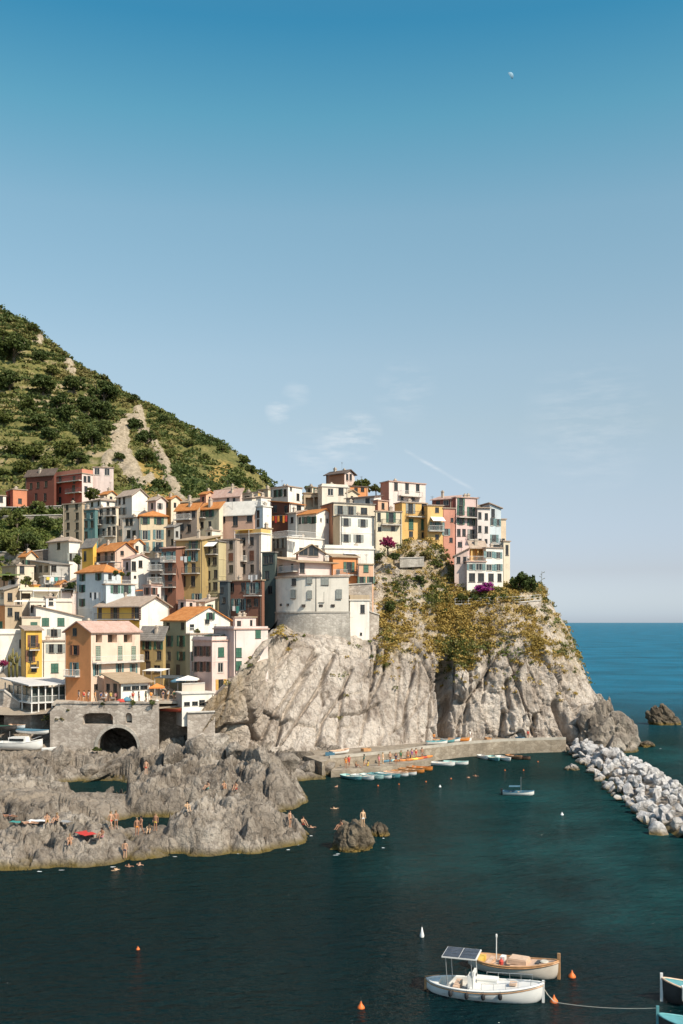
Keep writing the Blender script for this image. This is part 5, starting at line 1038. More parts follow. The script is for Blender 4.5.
for k,(px,py,w,kd,l) in enumerate(((425,556,15,'olive','olive green shrub on the slope under the yellow houses'),(437,563,13,'bush','green shrub in the middle of the upper scrub slope'),(412,555,12,'olive','pale olive shrub beside the retaining wall under the yellow house'),(445,556,11,'olive','dry olive shrub under the coral house'),(420,580,12,'dbush','dark shrub on the bare middle of the scrub slope'),(433,588,10,'bush','green shrub left of the villa terrace path'),(506,560,9,'bush','small bush below the last house of the summit'),(446,612,9,'dbush','dark bush hanging under the villa terrace'),(545,600,9,'dbush','dark bush at the seaward edge under the terrace'),(548,618,8,'olive','olive bush on the outer shoulder of the cliff'),(372,655,5,'bush','tiny bush clinging to the bare cliff'))):
    plant(kd,px,py+w*.35,w,'slope_shrub',l,'bush',k,base=4.5 if kd=='olive' else 3.2)
for k,(px,py,w,kd,l) in enumerate(((12,560,26,'mid','broad green tree on the lower left terrace'),(27,556,22,'dark','dark round tree on the lower left terrace'),(17,530,18,'mid','light green tree among the upper left terraces'),(44,531,16,'dark','dark tree right among the upper left terraces'),(5,522,14,'mid','tree at the left edge of the upper terraces'),(54,553,12,'mid','small tree beside the cream house under the terraces'),(36,514,14,'mid','leafy tree directly under the red villas'),(58,511,10,'mid','small leafy tree between the red villa and the tan stone house'))):
    p=hill_hit(px,py,188) or pt(px,py,205); tree(kd,p,1.35*w*p.y/F/8.,'terrace_tree',l,'tree','trees on the terraces left of the village',k)
def pl(kind,px,py,Y,wpx,label,name='potted_bush',k=0,base=3.2,sz=1.): return tree(kind,pt(px,py,Y),wpx*Y/F/base,name,label,'plant',None,k,sz=sz)
tree('mid',pt(94,501,231),18*.231/7.5,'villa_tree','green tree in front of the red villa and the white-pillared house','tree')
pl('bush',8,583,183,14,'green vine over the pergola at the far left cottage','vine'); pl('bush',26,587,181,14,'green bushes in front of the row under the stone terrace wall','shrub',1)
pl('dbush',72,592,178.5,12,'dark bush between the washing house and the bluish house','shrub'); pl('dbush',78,566,186.5,13,'dark green bush under the yellow strip house','shrub',1)
pl('dbush',116,577,172.5,8,'roof garden bush on the small bluish house, left'); pl('bush',123,577,172.5,7,'roof garden bush on the small bluish house, middle'); pl('dbush',129,577,172.5,6,'roof garden bush on the small bluish house, right')
for k,px in enumerate((207,212,217,223)): pl('dbush',px,641,154.5,7,'dark planting on the roof terrace of the pink house',k=k)['group']='roof terrace plants of the pink house'
pl('bush',197,634,159.5,7,'small green pot plant on the railed terrace annex')
pl('rose',3,668,150,12,'pink bougainvillea by the long white wall at the left edge','bougainvillea',base=3.6)
for k,(px,h) in enumerate(((9,20),(13,26),(17,22))):                     # tall cactus-like stems by the white wall
    p=pt(px,674,151.5); b=MB(); hh=h*.1515
    b.lathe([(.16,-.5),(.2,hh*.3),(.17,hh*.8),(.05,hh)],8,p)
    for a in range(4):
        an=a*1.7+k; b.tube([p+Vector((0,0,hh*(.3+.12*a))),p+Vector((math.cos(an)*.45,math.sin(an)*.45,hh*(.38+.12*a))),p+Vector((math.cos(an)*.5,math.sin(an)*.5,hh*(.62+.1*a)))],[.12,.13,.04],7)
    o=b.build('cactus',LV_OLIVE,smooth=True); tag(o,'tall branching cactus before the white wall, '+('shortest of three','tallest of three','rightmost of three')[k],'plant','cacti before the long white wall')
tree('mid',pt(362,494,214),20*.214/7.5,'summit_tree','dark green tree behind the topmost houses','tree'); tree('dark',pt(336,483,218),16*.218/8.5,'summit_tree','flat-topped dark tree left of the topmost terracotta house','tree',sz=.55)
tree('mid',pt(376,494,214),13*.214/7.5,'summit_tree','small tree beside the tall pinkish white house','tree',k=1); tree('mid',pt(309,496,212),14*.212/7.5,'summit_tree','low tree between the top white house and the summit','tree',k=2); tree('mid',pt(322,498,214),12*.214/7.5,'summit_tree','low tree left of the cream round-window house','tree')
tree('dark',pt(283,498,212),10*.212/8.5,'summit_tree','small tree behind the top white house','tree')
b=MB(); p=cliff_at(541,606); b.tube([p-Vector((0,0,.5)),p+Vector((.1,0,3.5)),p+Vector((.2,0,6.6))],[.07,.05,.03],5)
for k in range(7): a=k*2.1; z=3.8+.4*k; b.tube([p+Vector((.15,0,z)),p+Vector((.15+math.cos(a)*.6,math.sin(a)*.6,z+.25))],[.03,.06],4)
tag(b.build('agave_stalk',LV_OLIVE),'thin flowering agave stalk at the cliff edge against the sky','plant')

for k,(px,py,Y,w,kd,l) in enumerate(((97,752,145.4,9,'bush','green plant hanging at the left side of the arch'),(104,706,146.2,7,'dbush','weeds on the bridge edge left of the slot window'),(132,705.5,146.2,8,'bush','weeds on the bridge edge above the small window'),(152,706,146.1,9,'dbush','dark plant on the bridge edge at its right end'),(60,722,146.4,10,'olive','dry shrub on the left shoulder of the bridge'),(47,722,149,12,'olive','yellowish shrub between the pavilion and the bridge'),(70,712,146.3,7,'bush','small plant near the left end of the bridge'))):
    tree(kd,pt(px,py,Y),w*Y/F/(4.5 if kd=='olive' else 3.2),'weed_bush',l,'plant',None,k,sz=.8)
# ============================================================= bastion, bridge, promenade, quay
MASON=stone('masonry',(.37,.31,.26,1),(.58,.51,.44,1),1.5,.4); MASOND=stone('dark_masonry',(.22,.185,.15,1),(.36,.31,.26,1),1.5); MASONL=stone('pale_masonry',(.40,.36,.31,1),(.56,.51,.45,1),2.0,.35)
PAVE=plain('pale_paving',(.43,.37,.30),.9,.2,.6,obj=False); CONCR=plain('weathered_concrete',(.40,.36,.30),.9,.22,.6,obj=False)
def ring(path,z0,z1,out=0.,out2=None,mb=None):
    mb=mb or MB(); n=len(path); c=Vector((sum(p.x for p in path)/n,sum(p.y for p in path)/n,0)); out2=out if out2 is None else out2
    def o(p,k,z): d=(Vector((p.x,p.y,0))-c).normalized(); return Vector((p.x,p.y,z))+d*k
    vs=[o(p,out,z0) for p in path]+[o(p,out2,z1) for p in path]
    mb.add(vs,[(i,(i+1)%n,n+(i+1)%n,n+i) for i in range(n)]+[tuple(range(n)),tuple(range(n,2*n))]); return mb
bc=Vector((-4.6,179.6,0)); br=7.24
path=[bc+Vector((br*math.cos(R(a)),br*math.sin(R(a)),0)) for a in range(180,271,6)]+[Vector((1.25,172.55,0)),Vector((1.25,184.,0)),Vector((-11.8,184.,0))]
zt,zs=22+45*.1725,22+10*.1725
root=empty('bastion',(bc.x,bc.y,13)); tag(root,'round whitewashed bastion on a stone base at the top of the cliff','tower')
def loc(mb): mb.v=[(v[0]-bc.x,v[1]-bc.y,v[2]-13) for v in mb.v]; return mb
loc(ring(path,zs,zt)).build('wall',plaster((.74,.68,.59,1)),root); loc(ring(path,12.,zs-.02,.7,.12)).build('stone_base',MASONL,root)
loc(ring(path,zs-.18,zs+.1,.28)).build('string_course',plaster((.42,.38,.33,1)),root); loc(ring(path,zt+.002,zt+.3,.3)).build('roof_slab',PALE,root)
def bwin(px,py,sty,w,h,ang=None):
    if ang is None: p=pt(px,py,172.48); n=-90
    else: p=bc+Vector((br*math.cos(R(ang)),br*math.sin(R(ang)),0)); p.z=22+(622-py)*p.y/F; n=ang
    o=add_window(root,'R',0,0,w,h,sty,True); o.location=(p.x-bc.x+math.cos(R(n))*.12,p.y-bc.y+math.sin(R(n))*.12,p.z-13); o.rotation_euler=(0,0,R(n+90))
for a in ((293.7,594,'S',1.1,1.5,239),(309.5,594.5,'S',.8,1.4,263),(321.5,597,'q',.9,1.8),(325,580.8,'S',1.3,1.4),(309.5,580,'S',.9,1.2,263),(339,594,'S',1.0,1.6),(295,582,'q',.9,1.2,240)): bwin(*a)
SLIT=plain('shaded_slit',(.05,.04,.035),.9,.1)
for px in (281.5,288,303.5,321,333): 
    p=pt(px,605.5,172.4)
    if px<300: a=R(215 if px<285 else 230); p=bc+Vector((br*math.cos(a),br*math.sin(a),0)); p.z=25.0
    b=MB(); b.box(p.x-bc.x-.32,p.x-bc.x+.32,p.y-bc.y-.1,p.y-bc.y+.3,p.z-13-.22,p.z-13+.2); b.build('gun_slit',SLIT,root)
b=MB(); q=pt(316,577,172.45); q2=pt(316,613,172.4); b.tube([q-bc-Vector((0,.08,13)),q2-bc-Vector((0,.08,13))],.07,6); b.build('drainpipe',FRMD,root)
q0,q1=pt(333.5,577,172.8),pt(347.5,577,172.8); railing(root,q0.x-bc.x,q1.x-bc.x,q0.y-bc.y,q0.y-bc.y+6,zt+.3-13,.95,RAILW,'fR')
# ---- masonry walls that hold up the terraces
def wallrun(name,pts,h,th,mat,label,cat='wall',rail=None,down=3.,cap=True):
    """a wall whose top follows (px,py,Y) points"""
    P=[pt(*p) for p in pts]; r=empty(name,P[0]); tag(r,label,cat); mb=MB(); cb=MB()
    for a,b_ in zip(P,P[1:]):
        d=Vector((b_.x-a.x,b_.y-a.y,0)).normalized(); n=Vector((-d.y,d.x,0))*th
        A=[a-P[0],b_-P[0],b_-P[0]+n,a-P[0]+n]; bt=Vector((0,0,-h-down))
        mb.add(A+[q+bt for q in A],[(0,1,2,3),(0,4,5,1),(1,5,6,2),(2,6,7,3),(3,7,4,0),(4,7,6,5)])
        if cap: cb.add([A[0]-n*.25+Vector((0,0,.003)),A[1]-n*.25+Vector((0,0,.003)),A[2]+n*.25+Vector((0,0,.003)),A[3]+n*.25+Vector((0,0,.003))]+[q+Vector((0,0,.16)) for q in (A[0]-n*.25,A[1]-n*.25,A[2]+n*.25,A[3]+n*.25)],[(0,1,5,4),(1,2,6,5),(2,3,7,6),(3,0,4,7),(4,5,6,7),(3,2,1,0)])
    mb.build('wall_body',mat,r)
    if cap: cb.build('coping',CONC,r)
    if rail:
        rb=MB()
        for a,b_ in zip(P,P[1:]):
            n=max(2,int((b_-a).length/1.2))
            for k in range(n+1): q=a.lerp(b_,k/n)-P[0]; rb.tube([q+Vector((0,0,.1)),q+Vector((0,0,1.1))],.03,4)
            for z in (.6,1.1): rb.tube([a-P[0]+Vector((0,0,z)),b_-P[0]+Vector((0,0,z))],.025,4)
        rb.build('railing',rail,r)
    return r
wallrun('terrace_wall',[(455,604.5,181.8),(482,604,181.5),(520,602.5,181.6),(541,600.5,183.5)],0.35,.5,MASON,'stone terrace wall with a thin railing below the white villa',rail=RAILW,down=1.)
wallrun('retaining_wall',[(400,558.5,187),(424,557.5,187.6)],.9,.5,MASONL,'pale retaining wall under the yellow houses',down=.8)
wallrun('retaining_wall',[(346,585,174.6),(372,583.5,174.8)],3.5,.7,MASON,'rough stone wall under the little pink cottage')
wallrun('retaining_wall',[(369.5,612,174.2),(379,615,175.5)],2.2,.7,MASON,'broken stone wall right of the white tower-like house')
wallrun('ruined_wall',[(385,622,178.6),(412,619,179)],1.3,.5,MASONL,'low ruined pale wall on the scrub slope',down=1.)
wallrun('terrace_wall',[(-30,551,196),(22,553,195.5),(49,549.5,195)],2.2,.6,MASOND,'long dry-stone wall below the terrace trees at the left',down=1.5)
wallrun('terrace_wall',[(-20,517,220),(20,516,219),(62,515,220)],1.2,.6,MASOND,'dry-stone wall across the middle of the left terraces',down=1.)
wallrun('terrace_wall',[(-20,507,229.5),(24,507.5,229),(62,506,230)],1.2,.6,MASOND,'stone wall directly under the red villa garden',down=1.)
wallrun('terrace_wall',[(-30,689,155),(4,691,154.5),(20,703,154.5)],1.6,.5,MASON,'sloping sandy stone wall at the left edge below the cacti',down=2.)
# ---- bridge with the big arch that carries the promenade
def bridge():
    Y=146.2; P0=pt(58,703,Y); r=empty('arched_bridge',(P0.x,Y,0)); tag(r,'stone arch bridge with a slot window under the promenade','bridge')
    X=lambda px:(px-CX)*Y/F-P0.x; Zz=lambda py:CAMZ+(HZ-py)*Y/F
    outer=[(50,778),(50,712),(58,703.5),(157.5,703.5),(157.5,778)]
    arch=[(97.5,778)]+[(117.5-20*math.cos(R(a)),748-20.5*math.sin(R(a))) for a in range(0,181,10)]+[(137.5,778)]
    slot=[(83,724.5),(82.5,717),(85,714),(90,713),(106,713),(111,714),(113,717),(113,724.5)]
    small=[(125.5,723)]+[(128.7-3.3*math.cos(R(a)),716.3-3.6*math.sin(R(a))) for a in range(0,181,30)]+[(132,723)]
    niche=[(152.5,724),(152.5,714),(157,713.2),(157,724)]
    bm=bmesh.new(); ed=[]
    outer2=outer[:1]+outer[1:]; main=[(50,778),(50,712),(58,703.5),(157.5,703.5),(157.5,778)]+arch[::-1]   # arch is open at the foot
    for loop in (main,slot,small):
        vs=[bm.verts.new((X(a),0,Zz(b))) for a,b in loop]; ed+=[bm.edges.new((vs[i],vs[(i+1)%len(vs)])) for i in range(len(vs))]
    bmesh.ops.triangle_fill(bm,use_beauty=True,use_dissolve=False,edges=ed)
    ex=bmesh.ops.extrude_face_region(bm,geom=bm.faces[:]); bmesh.ops.translate(bm,vec=(0,1.3,0),verts=[v for v in ex['geom'] if isinstance(v,bmesh.types.BMVert)])
    bmesh.ops.recalc_face_normals(bm,faces=bm.faces); me=bpy.data.meshes.new('wall_body'); bm.to_mesh(me); bm.free(); obj('wall_body',me,r,MASON)
    vb=MB(); A=[(117.5-20*math.cos(R(a)),748-20.5*math.sin(R(a)),117.5-23*math.cos(R(a)),748-24*math.sin(R(a))) for a in range(0,181,10)]
    for a,b in zip(A,A[1:]): vb.slab([(X(a[0]),-.14,Zz(a[1])),(X(b[0]),-.14,Zz(b[1])),(X(b[2]),-.14,Zz(b[3])),(X(a[2]),-.14,Zz(a[3]))],(0,.137,0))
    vb.build('arch_ring',MASONL,r)
    cb=MB(); rg=random.Random(8); x=X(57)
    while x<X(157.3):
        w_=rg.uniform(.5,1.3); x1=min(x+w_,X(157.5)); cb.box(x+.02,x1-.02,-.12-rg.uniform(0,.12),.3,Zz(703.5)+.003,Zz(703.5)+rg.uniform(.12,.42)); x=x1
    cb.build('coping',MASON,r)
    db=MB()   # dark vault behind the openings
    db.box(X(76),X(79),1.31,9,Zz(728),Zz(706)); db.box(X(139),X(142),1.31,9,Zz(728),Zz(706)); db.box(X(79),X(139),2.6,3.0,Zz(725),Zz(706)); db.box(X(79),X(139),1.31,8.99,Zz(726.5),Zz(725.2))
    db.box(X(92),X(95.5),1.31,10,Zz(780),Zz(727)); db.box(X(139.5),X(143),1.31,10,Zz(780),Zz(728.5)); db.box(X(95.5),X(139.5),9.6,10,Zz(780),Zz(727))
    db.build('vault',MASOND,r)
bridge()
# slabs of rock that the stream has left under the arch
for k,(px,py,Y,sx,sy,sz,rz,ry) in enumerate(((106,768,142,3.4,1.2,.8,.5,-.55),(115,764,143.5,3.4,.9,.9,.6,-.6),(101,774,138.5,3.2,.8,.6,.5,-.4),(124,758,144,3.5,.8,.8,.6,-.55))):
    o=link(bpy.data.objects.new('rock_slab',rock_mesh(300+k,sx,sy,sz,8,3,.05,SHORE))); o.location=pt(px,py,Y); o.rotation_euler=(0,ry,rz)
    tag(o,('long rock slab tilted out from under the arch','second slab deep under the arch','short brown slab at the mouth of the arch','brown slab at the right foot of the arch')[k],'rock')
# ---- promenade deck, ramp and cafe terrace
b=MB(); z=CAMZ-81.4*.1462
pp=[pt(52,703.4,146.3),pt(157.5,703.4,146.3),pt(157.5,700,150),pt(190,700,150.),pt(190,697,152),pt(216,694,153),pt(216,690,160),pt(60,690,160)]
b.slab([(p.x,p.y,z-.35) for p in pp],(0,0,.35)); o=b.build('promenade',PAVE); tag(o,'pale promenade above the stone bridge','pavement',kind='structure')
wallrun('terrace_wall',[(182,684.5,151),(205,683.5,151.5)],1.2,.25,plaster((.66,.56,.46,1)),'low pale wall round the cafe terrace beside the pink house',down=.6)
wallrun('quay_side_wall',[(157.6,703.5,153),(188,706,151.5)],9.,.6,MASOND,'dark wall at the back of the boat recess right of the bridge',down=0)
wallrun('retaining_wall',[(187.5,713,147.6),(215,712,148.5)],6,.8,MASON,'stone wall under the low white hut',down=1.)
wallrun('retaining_wall',[(4,713.5,153.5),(31.5,714,150.6),(70,708,156)],2.6,.6,MASON,'stone wall that carries the white veranda pavilion',down=1.5)
# ---- quay
QSTONE=stone('quay_stone',(.27,.22,.165,1),(.38,.32,.25,1),1.1,.35)
def prism_xy(name,poly,z0,z1,mat,label,cat=None,kind='structure'):
    b=MB(); b.slab([(p[0],p[1],z0) for p in poly],(0,0,z1-z0)); o=b.build(name,mat); tag(o,label,cat or name,kind=kind); return o
QF=[on_z(434,761),on_z(460,757.5),on_z(500,754.2),on_z(540,752.6),on_z(566,752)]
LF=[on_z(331,777.5),on_z(365,774.5),on_z(398,771),on_z(431,765.5)]
poly=[(q.x,q.y) for q in LF]; poly+=[(QF[0].x+.2,QF[0].y+3.2),(LF[0].x+.3,LF[0].y+6)]
prism_xy('lower_quay',poly,-3,.85,QSTONE,'low concrete landing ledge beside the rowing boats','quay')
back=[(q.x-.2,q.y+4.3) for q in LF]
poly=[(on_z(300,757,2.3).x,on_z(300,757,2.3).y+4),(on_z(322,762,2.3).x,on_z(322,762,2.3).y+1)]+back+[(q.x,q.y) for q in QF]+[(QF[-1].x,182),(-8,172),(-8,160)]
prism_xy('quay',poly,-3,2.1,QSTONE,'pale quay wall and walkway along the foot of the cliff','quay')
b=MB(); pr=[Vector((x,y,2.1)) for x,y in back]+[Vector((q.x,q.y,2.1)) for q in QF]
for a,c in zip(pr,pr[1:]):
    d=(c-a).normalized(); n=Vector((-d.y,d.x,0))*.35; b.slab([a,c,c+n,a+n],(0,0,.4))
o=b.build('kerb',CONCR); tag(o,'low concrete kerb along the edge of the quay','kerb',kind='structure')
# ---- white veranda pavilion
def pavilion():
    Y=151; P0=pt(31.5,713,Y); ph=R(38); r=empty('veranda_pavilion',P0,ph); tag(r,'white two storey veranda pavilion with railings left of the peach house','building')
    ax=Vector((math.cos(ph),math.sin(ph),0)); ay=Vector((-math.sin(ph),math.cos(ph),0))
    def solve(px,d): k=(px-CX)/F; return (k*P0.y-P0.x)/(d.x-k*d.y)
    WR,WL=solve(72,ax),solve(5.5,ay); H=3.7*1.0+ .4; H1=1.55; WHT=plain('white_steel',(.70,.68,.65),.5,.06)
    b=MB(); b.slab([(-.7,-.7,H),(WR+.5,-.7,H+.0),(WR+.5,WL+.5,H+.6),(-.7,WL+.5,H+.6)],(0,0,.18)); b.build('roof',plain('pale_sheet_roof',(.58,.56,.54),.6,.1,.6,obj=False),r)
    b=MB(); b.box(-.2,WR,-.2,WL,H1-.15,H1); b.box(.0,WR,.0,WL,-.12,.0); b.build('floor',WHT,r)
    n=7
    pm=MB(); pm.box(-.08,.08,-.08,.08,0,H-.01); pmm=pm.mesh('post',[WHT])
    for k in range(n): o=link(bpy.data.objects.new('post',pmm),r); o.location=(WR*k/(n-1),-.05,0)
    for k in (1,2,3): o=link(bpy.data.objects.new('post',pmm),r); o.location=(-.05,WL*k/3,0)
    railing(r,.0,WR,-.18,WL,H1,.95,RAILW,'fL',step=.2)
    b=MB(); b.box(.3,WR-.2,.55,.6,H1,H-.35); b.box(.3,.35,.6,WL-.2,H1,H-.35); b.build('glazing',glassy('veranda_glass',(.05,.065,.06)),r)
    b=MB(); b.box(.8,WR-.2,2.2,2.3,0,H1-.16); b.box(.8,.9,2.3,WL,0,H1-.16); b.build('inner_wall',plain('dim_inner_wall',(.20,.18,.16),.9),r)
pavilion()
o=H('white canvas-roofed kiosk between the veranda pavilion and the peach house',(60,63,80),(684,704),156,35,'white','warm','gR',.9,'L',Rr=[(68,696,'o',1.2,1.5),(75,696,'o',1.2,1.8)],chim=0,ext=2,name='kiosk',cat='kiosk')
def awning_stand(px,py,Y,w,d,mat,label,rz=0,name='sunshade',tilt=.12,h=2.5):
    p=pt(px,py,Y); r=empty(name,p-Vector((0,0,h)),rz); tag(r,label,'sunshade'); b=MB()
    b.slab([(-w/2,-d/2,h-tilt*d),(w/2,-d/2,h-tilt*d),(w/2,d/2,h),(-w/2,d/2,h)],(0,0,.06)); b.build('canopy',mat,r)
    for x in (-1,1):
        for y in (-1,1):
            b=MB(); b.tube([(x*(w/2-.1),y*(d/2-.1),-.4),(x*(w/2-.1),y*(d/2-.1),h-tilt*d*(.5-y*.5)-.02)],.04,5); b.build('post',RAILW,r)
def parasol(px,py,Y,w,mat,label,square=True,h=2.4):
    p=pt(px,py,Y); r=empty('parasol',p-Vector((0,0,h))); tag(r,label,'parasol'); n=4 if square else 8; k=.707 if square else .5; b=MB()
    ring_=[(w*k*math.cos(R(45+360*i/n)),w*k*math.sin(R(45+360*i/n)),h-.45) for i in range(n)]; b.add(ring_+[(0,0,h+.1)]+[(q[0],q[1],q[2]-.18) for q in ring_],[(i,(i+1)%n,n) for i in range(n)]+[(i,n+1+i,n+1+(i+1)%n,(i+1)%n) for i in range(n)]); b.build('canopy',mat,r,fix=False)
    b=MB(); b.tube([(0,0,-.5),(0,0,h+.1)],.035,6); b.lathe([(.3,-.12),(.3,0),(.05,.06)],10); b.build('pole',RAILW,r)
parasol(188,676,153,3.2,CANV,'big white square parasol on the cafe terrace'); parasol(157,684,149.8,2.0,CANVO,'orange square parasol on the promenade by the bridge end')
parasol(126.5,696.5,147.2,1.6,CANVB,'blue round parasol before the low annex',False,1.9); parasol(121.5,697.5,146.9,1.5,CANVR,'red round parasol before the low annex',False,1.8); parasol(178,678,155,2.4,CANVB,'blue parasol behind the white cafe parasol',False)
awning_stand(170,676,156.5,4.2,2.6,CANVG,'dark canvas awning over the cafe seats',R(-20)); awning_stand(156,669,158,3.6,2.4,CANV,'white framed lean-to at the foot of the olive house',R(-25),h=2.8)
awning_stand(74,683,155,2.6,2.4,CANV,'white slanting awning beside the peach house',R(10),tilt=.3)
# ---- pergolas, sheds and roof huts that crowd the village
for q in ((8,574,181.5,4.2,2.6,plain('vine_mat',(.10,.14,.035),.9,.4,1.5),'vine covered pergola before the far left cottage',R(20),'pergola'),(46,590,177.5,4.4,2.2,CANV,'white canopy over the terrace of the washing house',R(15),'canopy'),(24,600.5,173.5,3.2,2.,CANV,'small white canopy at the left above the long white wall',R(10),'canopy'),
 (68,588.5,178,2.4,2.,CANVG,'dark lean-to between the washing house and the bluish house',R(10),'canopy'),(143,590,176.5,2.6,2.,CANVO,'orange awning above the blank white gable',R(-10),'canopy'),(114,562,184,2.6,1.6,CANVG,'dark awning on the salmon house terrace',R(10),'canopy'),(338,556,179.2,4.2,2.6,CANV,'white sail awning above the orange house by the bastion',R(8),'canopy'),
 (352,553,180,3.0,2.2,CANV,'white sunshade on the terrace behind the orange house',R(8),'canopy'),(296,535,184.4,2.6,1.8,CANV,'white sunshade on the railed roof terrace',R(30),'canopy'),(244,529.5,183.2,3.2,1.8,CANVY,'yellow awning on the roof of the beige house',R(-25),'canopy'),(215,634,155.5,3.4,2.2,CANVG,'dark pergola on the roof of the pink house',R(-30),'pergola')): awning_stand(*q[:7],rz=q[7],name=q[8],h=2.3)
H('small white roof hut on the cream terraces at the left',(44,46,56),(597,607),172.5,25,'grey','white','flat',1,'P',Rr=[(51,602,'q',.8,1.2)],dep=3,ext=2,chim=1)
H('little tan shed with a tiled roof beside the bluish house',(62,68,76),(584,596),179.5,45,'tan','cream','sL',.5,'P',L=[(65,590,'q',.7,1.)],Rr=[(72,590,'q',.6,.9)],dep=3,ext=2,chim=0)
H('ochre stair house between the beige and white blocks',(262,266,272),(528,545),187,50,'gold','cream','flat',1,'N',L=[(264,535,'q',.6,1.1)],Rr=[(269,534,'q',.6,1.)],dep=3,ext=2,chim=1)
H('narrow cream house with a red roof behind the salmon house',(128,134,143),(543,560),189,48,'cream','warm','gR',.7,'T',L=[(131,549,'q',.7,1.1)],Rr=[(137,549,'q',.7,1.2)],chim=1)
H('small grey-roofed house squeezed beside the buff house',(166,174,180),(527,552),192,52,'tan','grey','sL',.6,'S',L=[(169,533,'q',.7,1.2),(172,542,'q',.7,1.2)],Rr=[(177,534,'q',.7,1.1)],chim=1)
H('cream roof hut on the yellow-olive front',(206,212,220),(530,542),186,55,'cream','warm','flat',1,'P',L=[(209,535,'q',.7,1.1)],dep=3,ext=2,chim=1)
H('tiny rose house at the foot of the shaded row',(178,186,197),(600,612),176,52,'rose','pink','flat',1,'R',L=[(182,606,'q',.8,1.3)],Rr=[(191,606,'q',.7,1.2)],dep=4,ext=2,chim=0)
H('brown-roofed cream house behind the white terrace house',(336,346,358),(493,505),201,40,'tan','cream','gR',.7,'N',L=[(341,499,'q',.7,1.1)],Rr=[(352,499,'q',.7,1.2)],dep=5,ext=2,chim=1)
H('low peach house between the summit white house and the coral-walled house',(372,378,388),(500,514),194,40,'coral','peach','flat',1,'R',Rr=[(383,506,'q',.8,1.2)],dep=4,ext=2,chim=0)
H('grey-white roof house left of the gabled white house',(288,296,305),(513,530),193.5,45,'grey','white','sL',.6,'P',L=[(292,520,'q',.8,1.2)],Rr=[(300,521,'q',.7,1.1)],dep=4,ext=2,chim=1)
H('small ochre house under the dark red house',(236,246,256),(617,632),168,52,'tan','rose','flat',1,'N',L=[(241,623,'q',.8,1.3)],Rr=[(251,623,'q',.7,1.)],dep=4,ext=2,chim=1)
# more of the small houses that fill the gaps of the village
H('narrow terracotta-roofed cream house at the left under the stone wall',(20,26,36),(556,572),191,45,'tan','cream','gR',.9,'T',L=[(23,563,'q',.7,1.1)],Rr=[(29,563,'g',.7,1.2),(33,563,'q',.6,1.1)],ext=2.6)
H('peach cottage with a flat roof left of the vine pergola row',(0,8,18),(578,590),182.5,40,'peach','rose','flat',1,'P',L=[(4,583,'q',.7,1.1)],Rr=[(13,583,'s',.7,1.2)],ext=2.6)
H('yellow sliver house between the cream row houses',(30,34,39),(585,598),179,40,'gold','yellow','flat',1,'T',Rr=[(36.5,591,'g',.7,1.3)],dep=3,ext=2.6)
H('salmon hut with a terracotta roof over the long cream terrace',(56,60,68),(584,594),180,45,'salmon','peach','gR',.6,'T',Rr=[(64,589,'q',.6,1.)],dep=3,ext=2,chim=0)
H('small ochre house with green shutters above the bluish house',(106,113,122),(572,585),176,48,'ochre','gold','sL',.6,'P',L=[(109,577,'g',.6,1.1)],Rr=[(117,577,'g',.6,1.2)],ext=2.6)
H('rose house with brown shutters behind the blank white gable',(143,151,161),(585,604),173.5,50,'pink','rose','flat',1,'R',L=[(147,591,'b',.7,1.2)],Rr=[(154,591,'b',.7,1.2),(158,597,'q',.6,1.)],ext=2.6)
H('cream house with a pale roof between the orange roof and the shaded row',(196,205,215),(602,618),172,54,'cream','warm','sL',.6,'P',L=[(200,609,'q',.7,1.2)],Rr=[(210,608,'g',.7,1.2)],ext=2.6)
H('coral house with a small window high in the saddle',(200,206,214),(494,505),214,50,'coral','peach','gR',.6,'T',L=[(203,499,'q',.7,1.)],Rr=[(210,499,'q',.7,1.)],ext=2.6)
H('white house with a tan roof at the back of the saddle',(222,230,240),(489,501),215,50,'warm','white','gR',.6,'N',L=[(226,495,'q',.8,1.)],Rr=[(235,495,'q',.7,1.)],ext=2.6)
H('grey stone house with two windows behind the white box house',(244,252,260),(498,514),206,52,'grey','warm','sL',.5,'P',L=[(246.5,504,'q',.7,1.1),(250,504,'q',.7,1.1)],Rr=[(256,504,'q',.7,1.)],ext=2.6)
H('buff house with an orange roof above the teal house',(100,107,116),(494,506),214,48,'tan','cream','gR',.7,'T',L=[(103,499,'q',.7,1.)],Rr=[(111,499,'q',.7,1.1)],ext=2.6)
H('pale pink house beside the yellow hillside above the buff house',(148,156,166),(500,515),205,48,'pink','rose','gR',.8,'P',L=[(152,506,'q',.7,1.2)],Rr=[(160,506,'s',.7,1.2)],ext=2.6)
H('low orange-roofed house under the rock gully',(164,171,180),(499,511),208,50,'ochre','cream','gR',.7,'T',L=[(167,505,'q',.7,1.)],Rr=[(175,505,'q',.7,1.)],ext=2.6)
H('dark-windowed cream house on the ridge left of the summit',(306,312,320),(487,497),209,40,'tan','cream','flat',1,'N',L=[(309,491,'q',.7,1.1)],Rr=[(316,491,'g',.7,1.2)],ext=2.6)
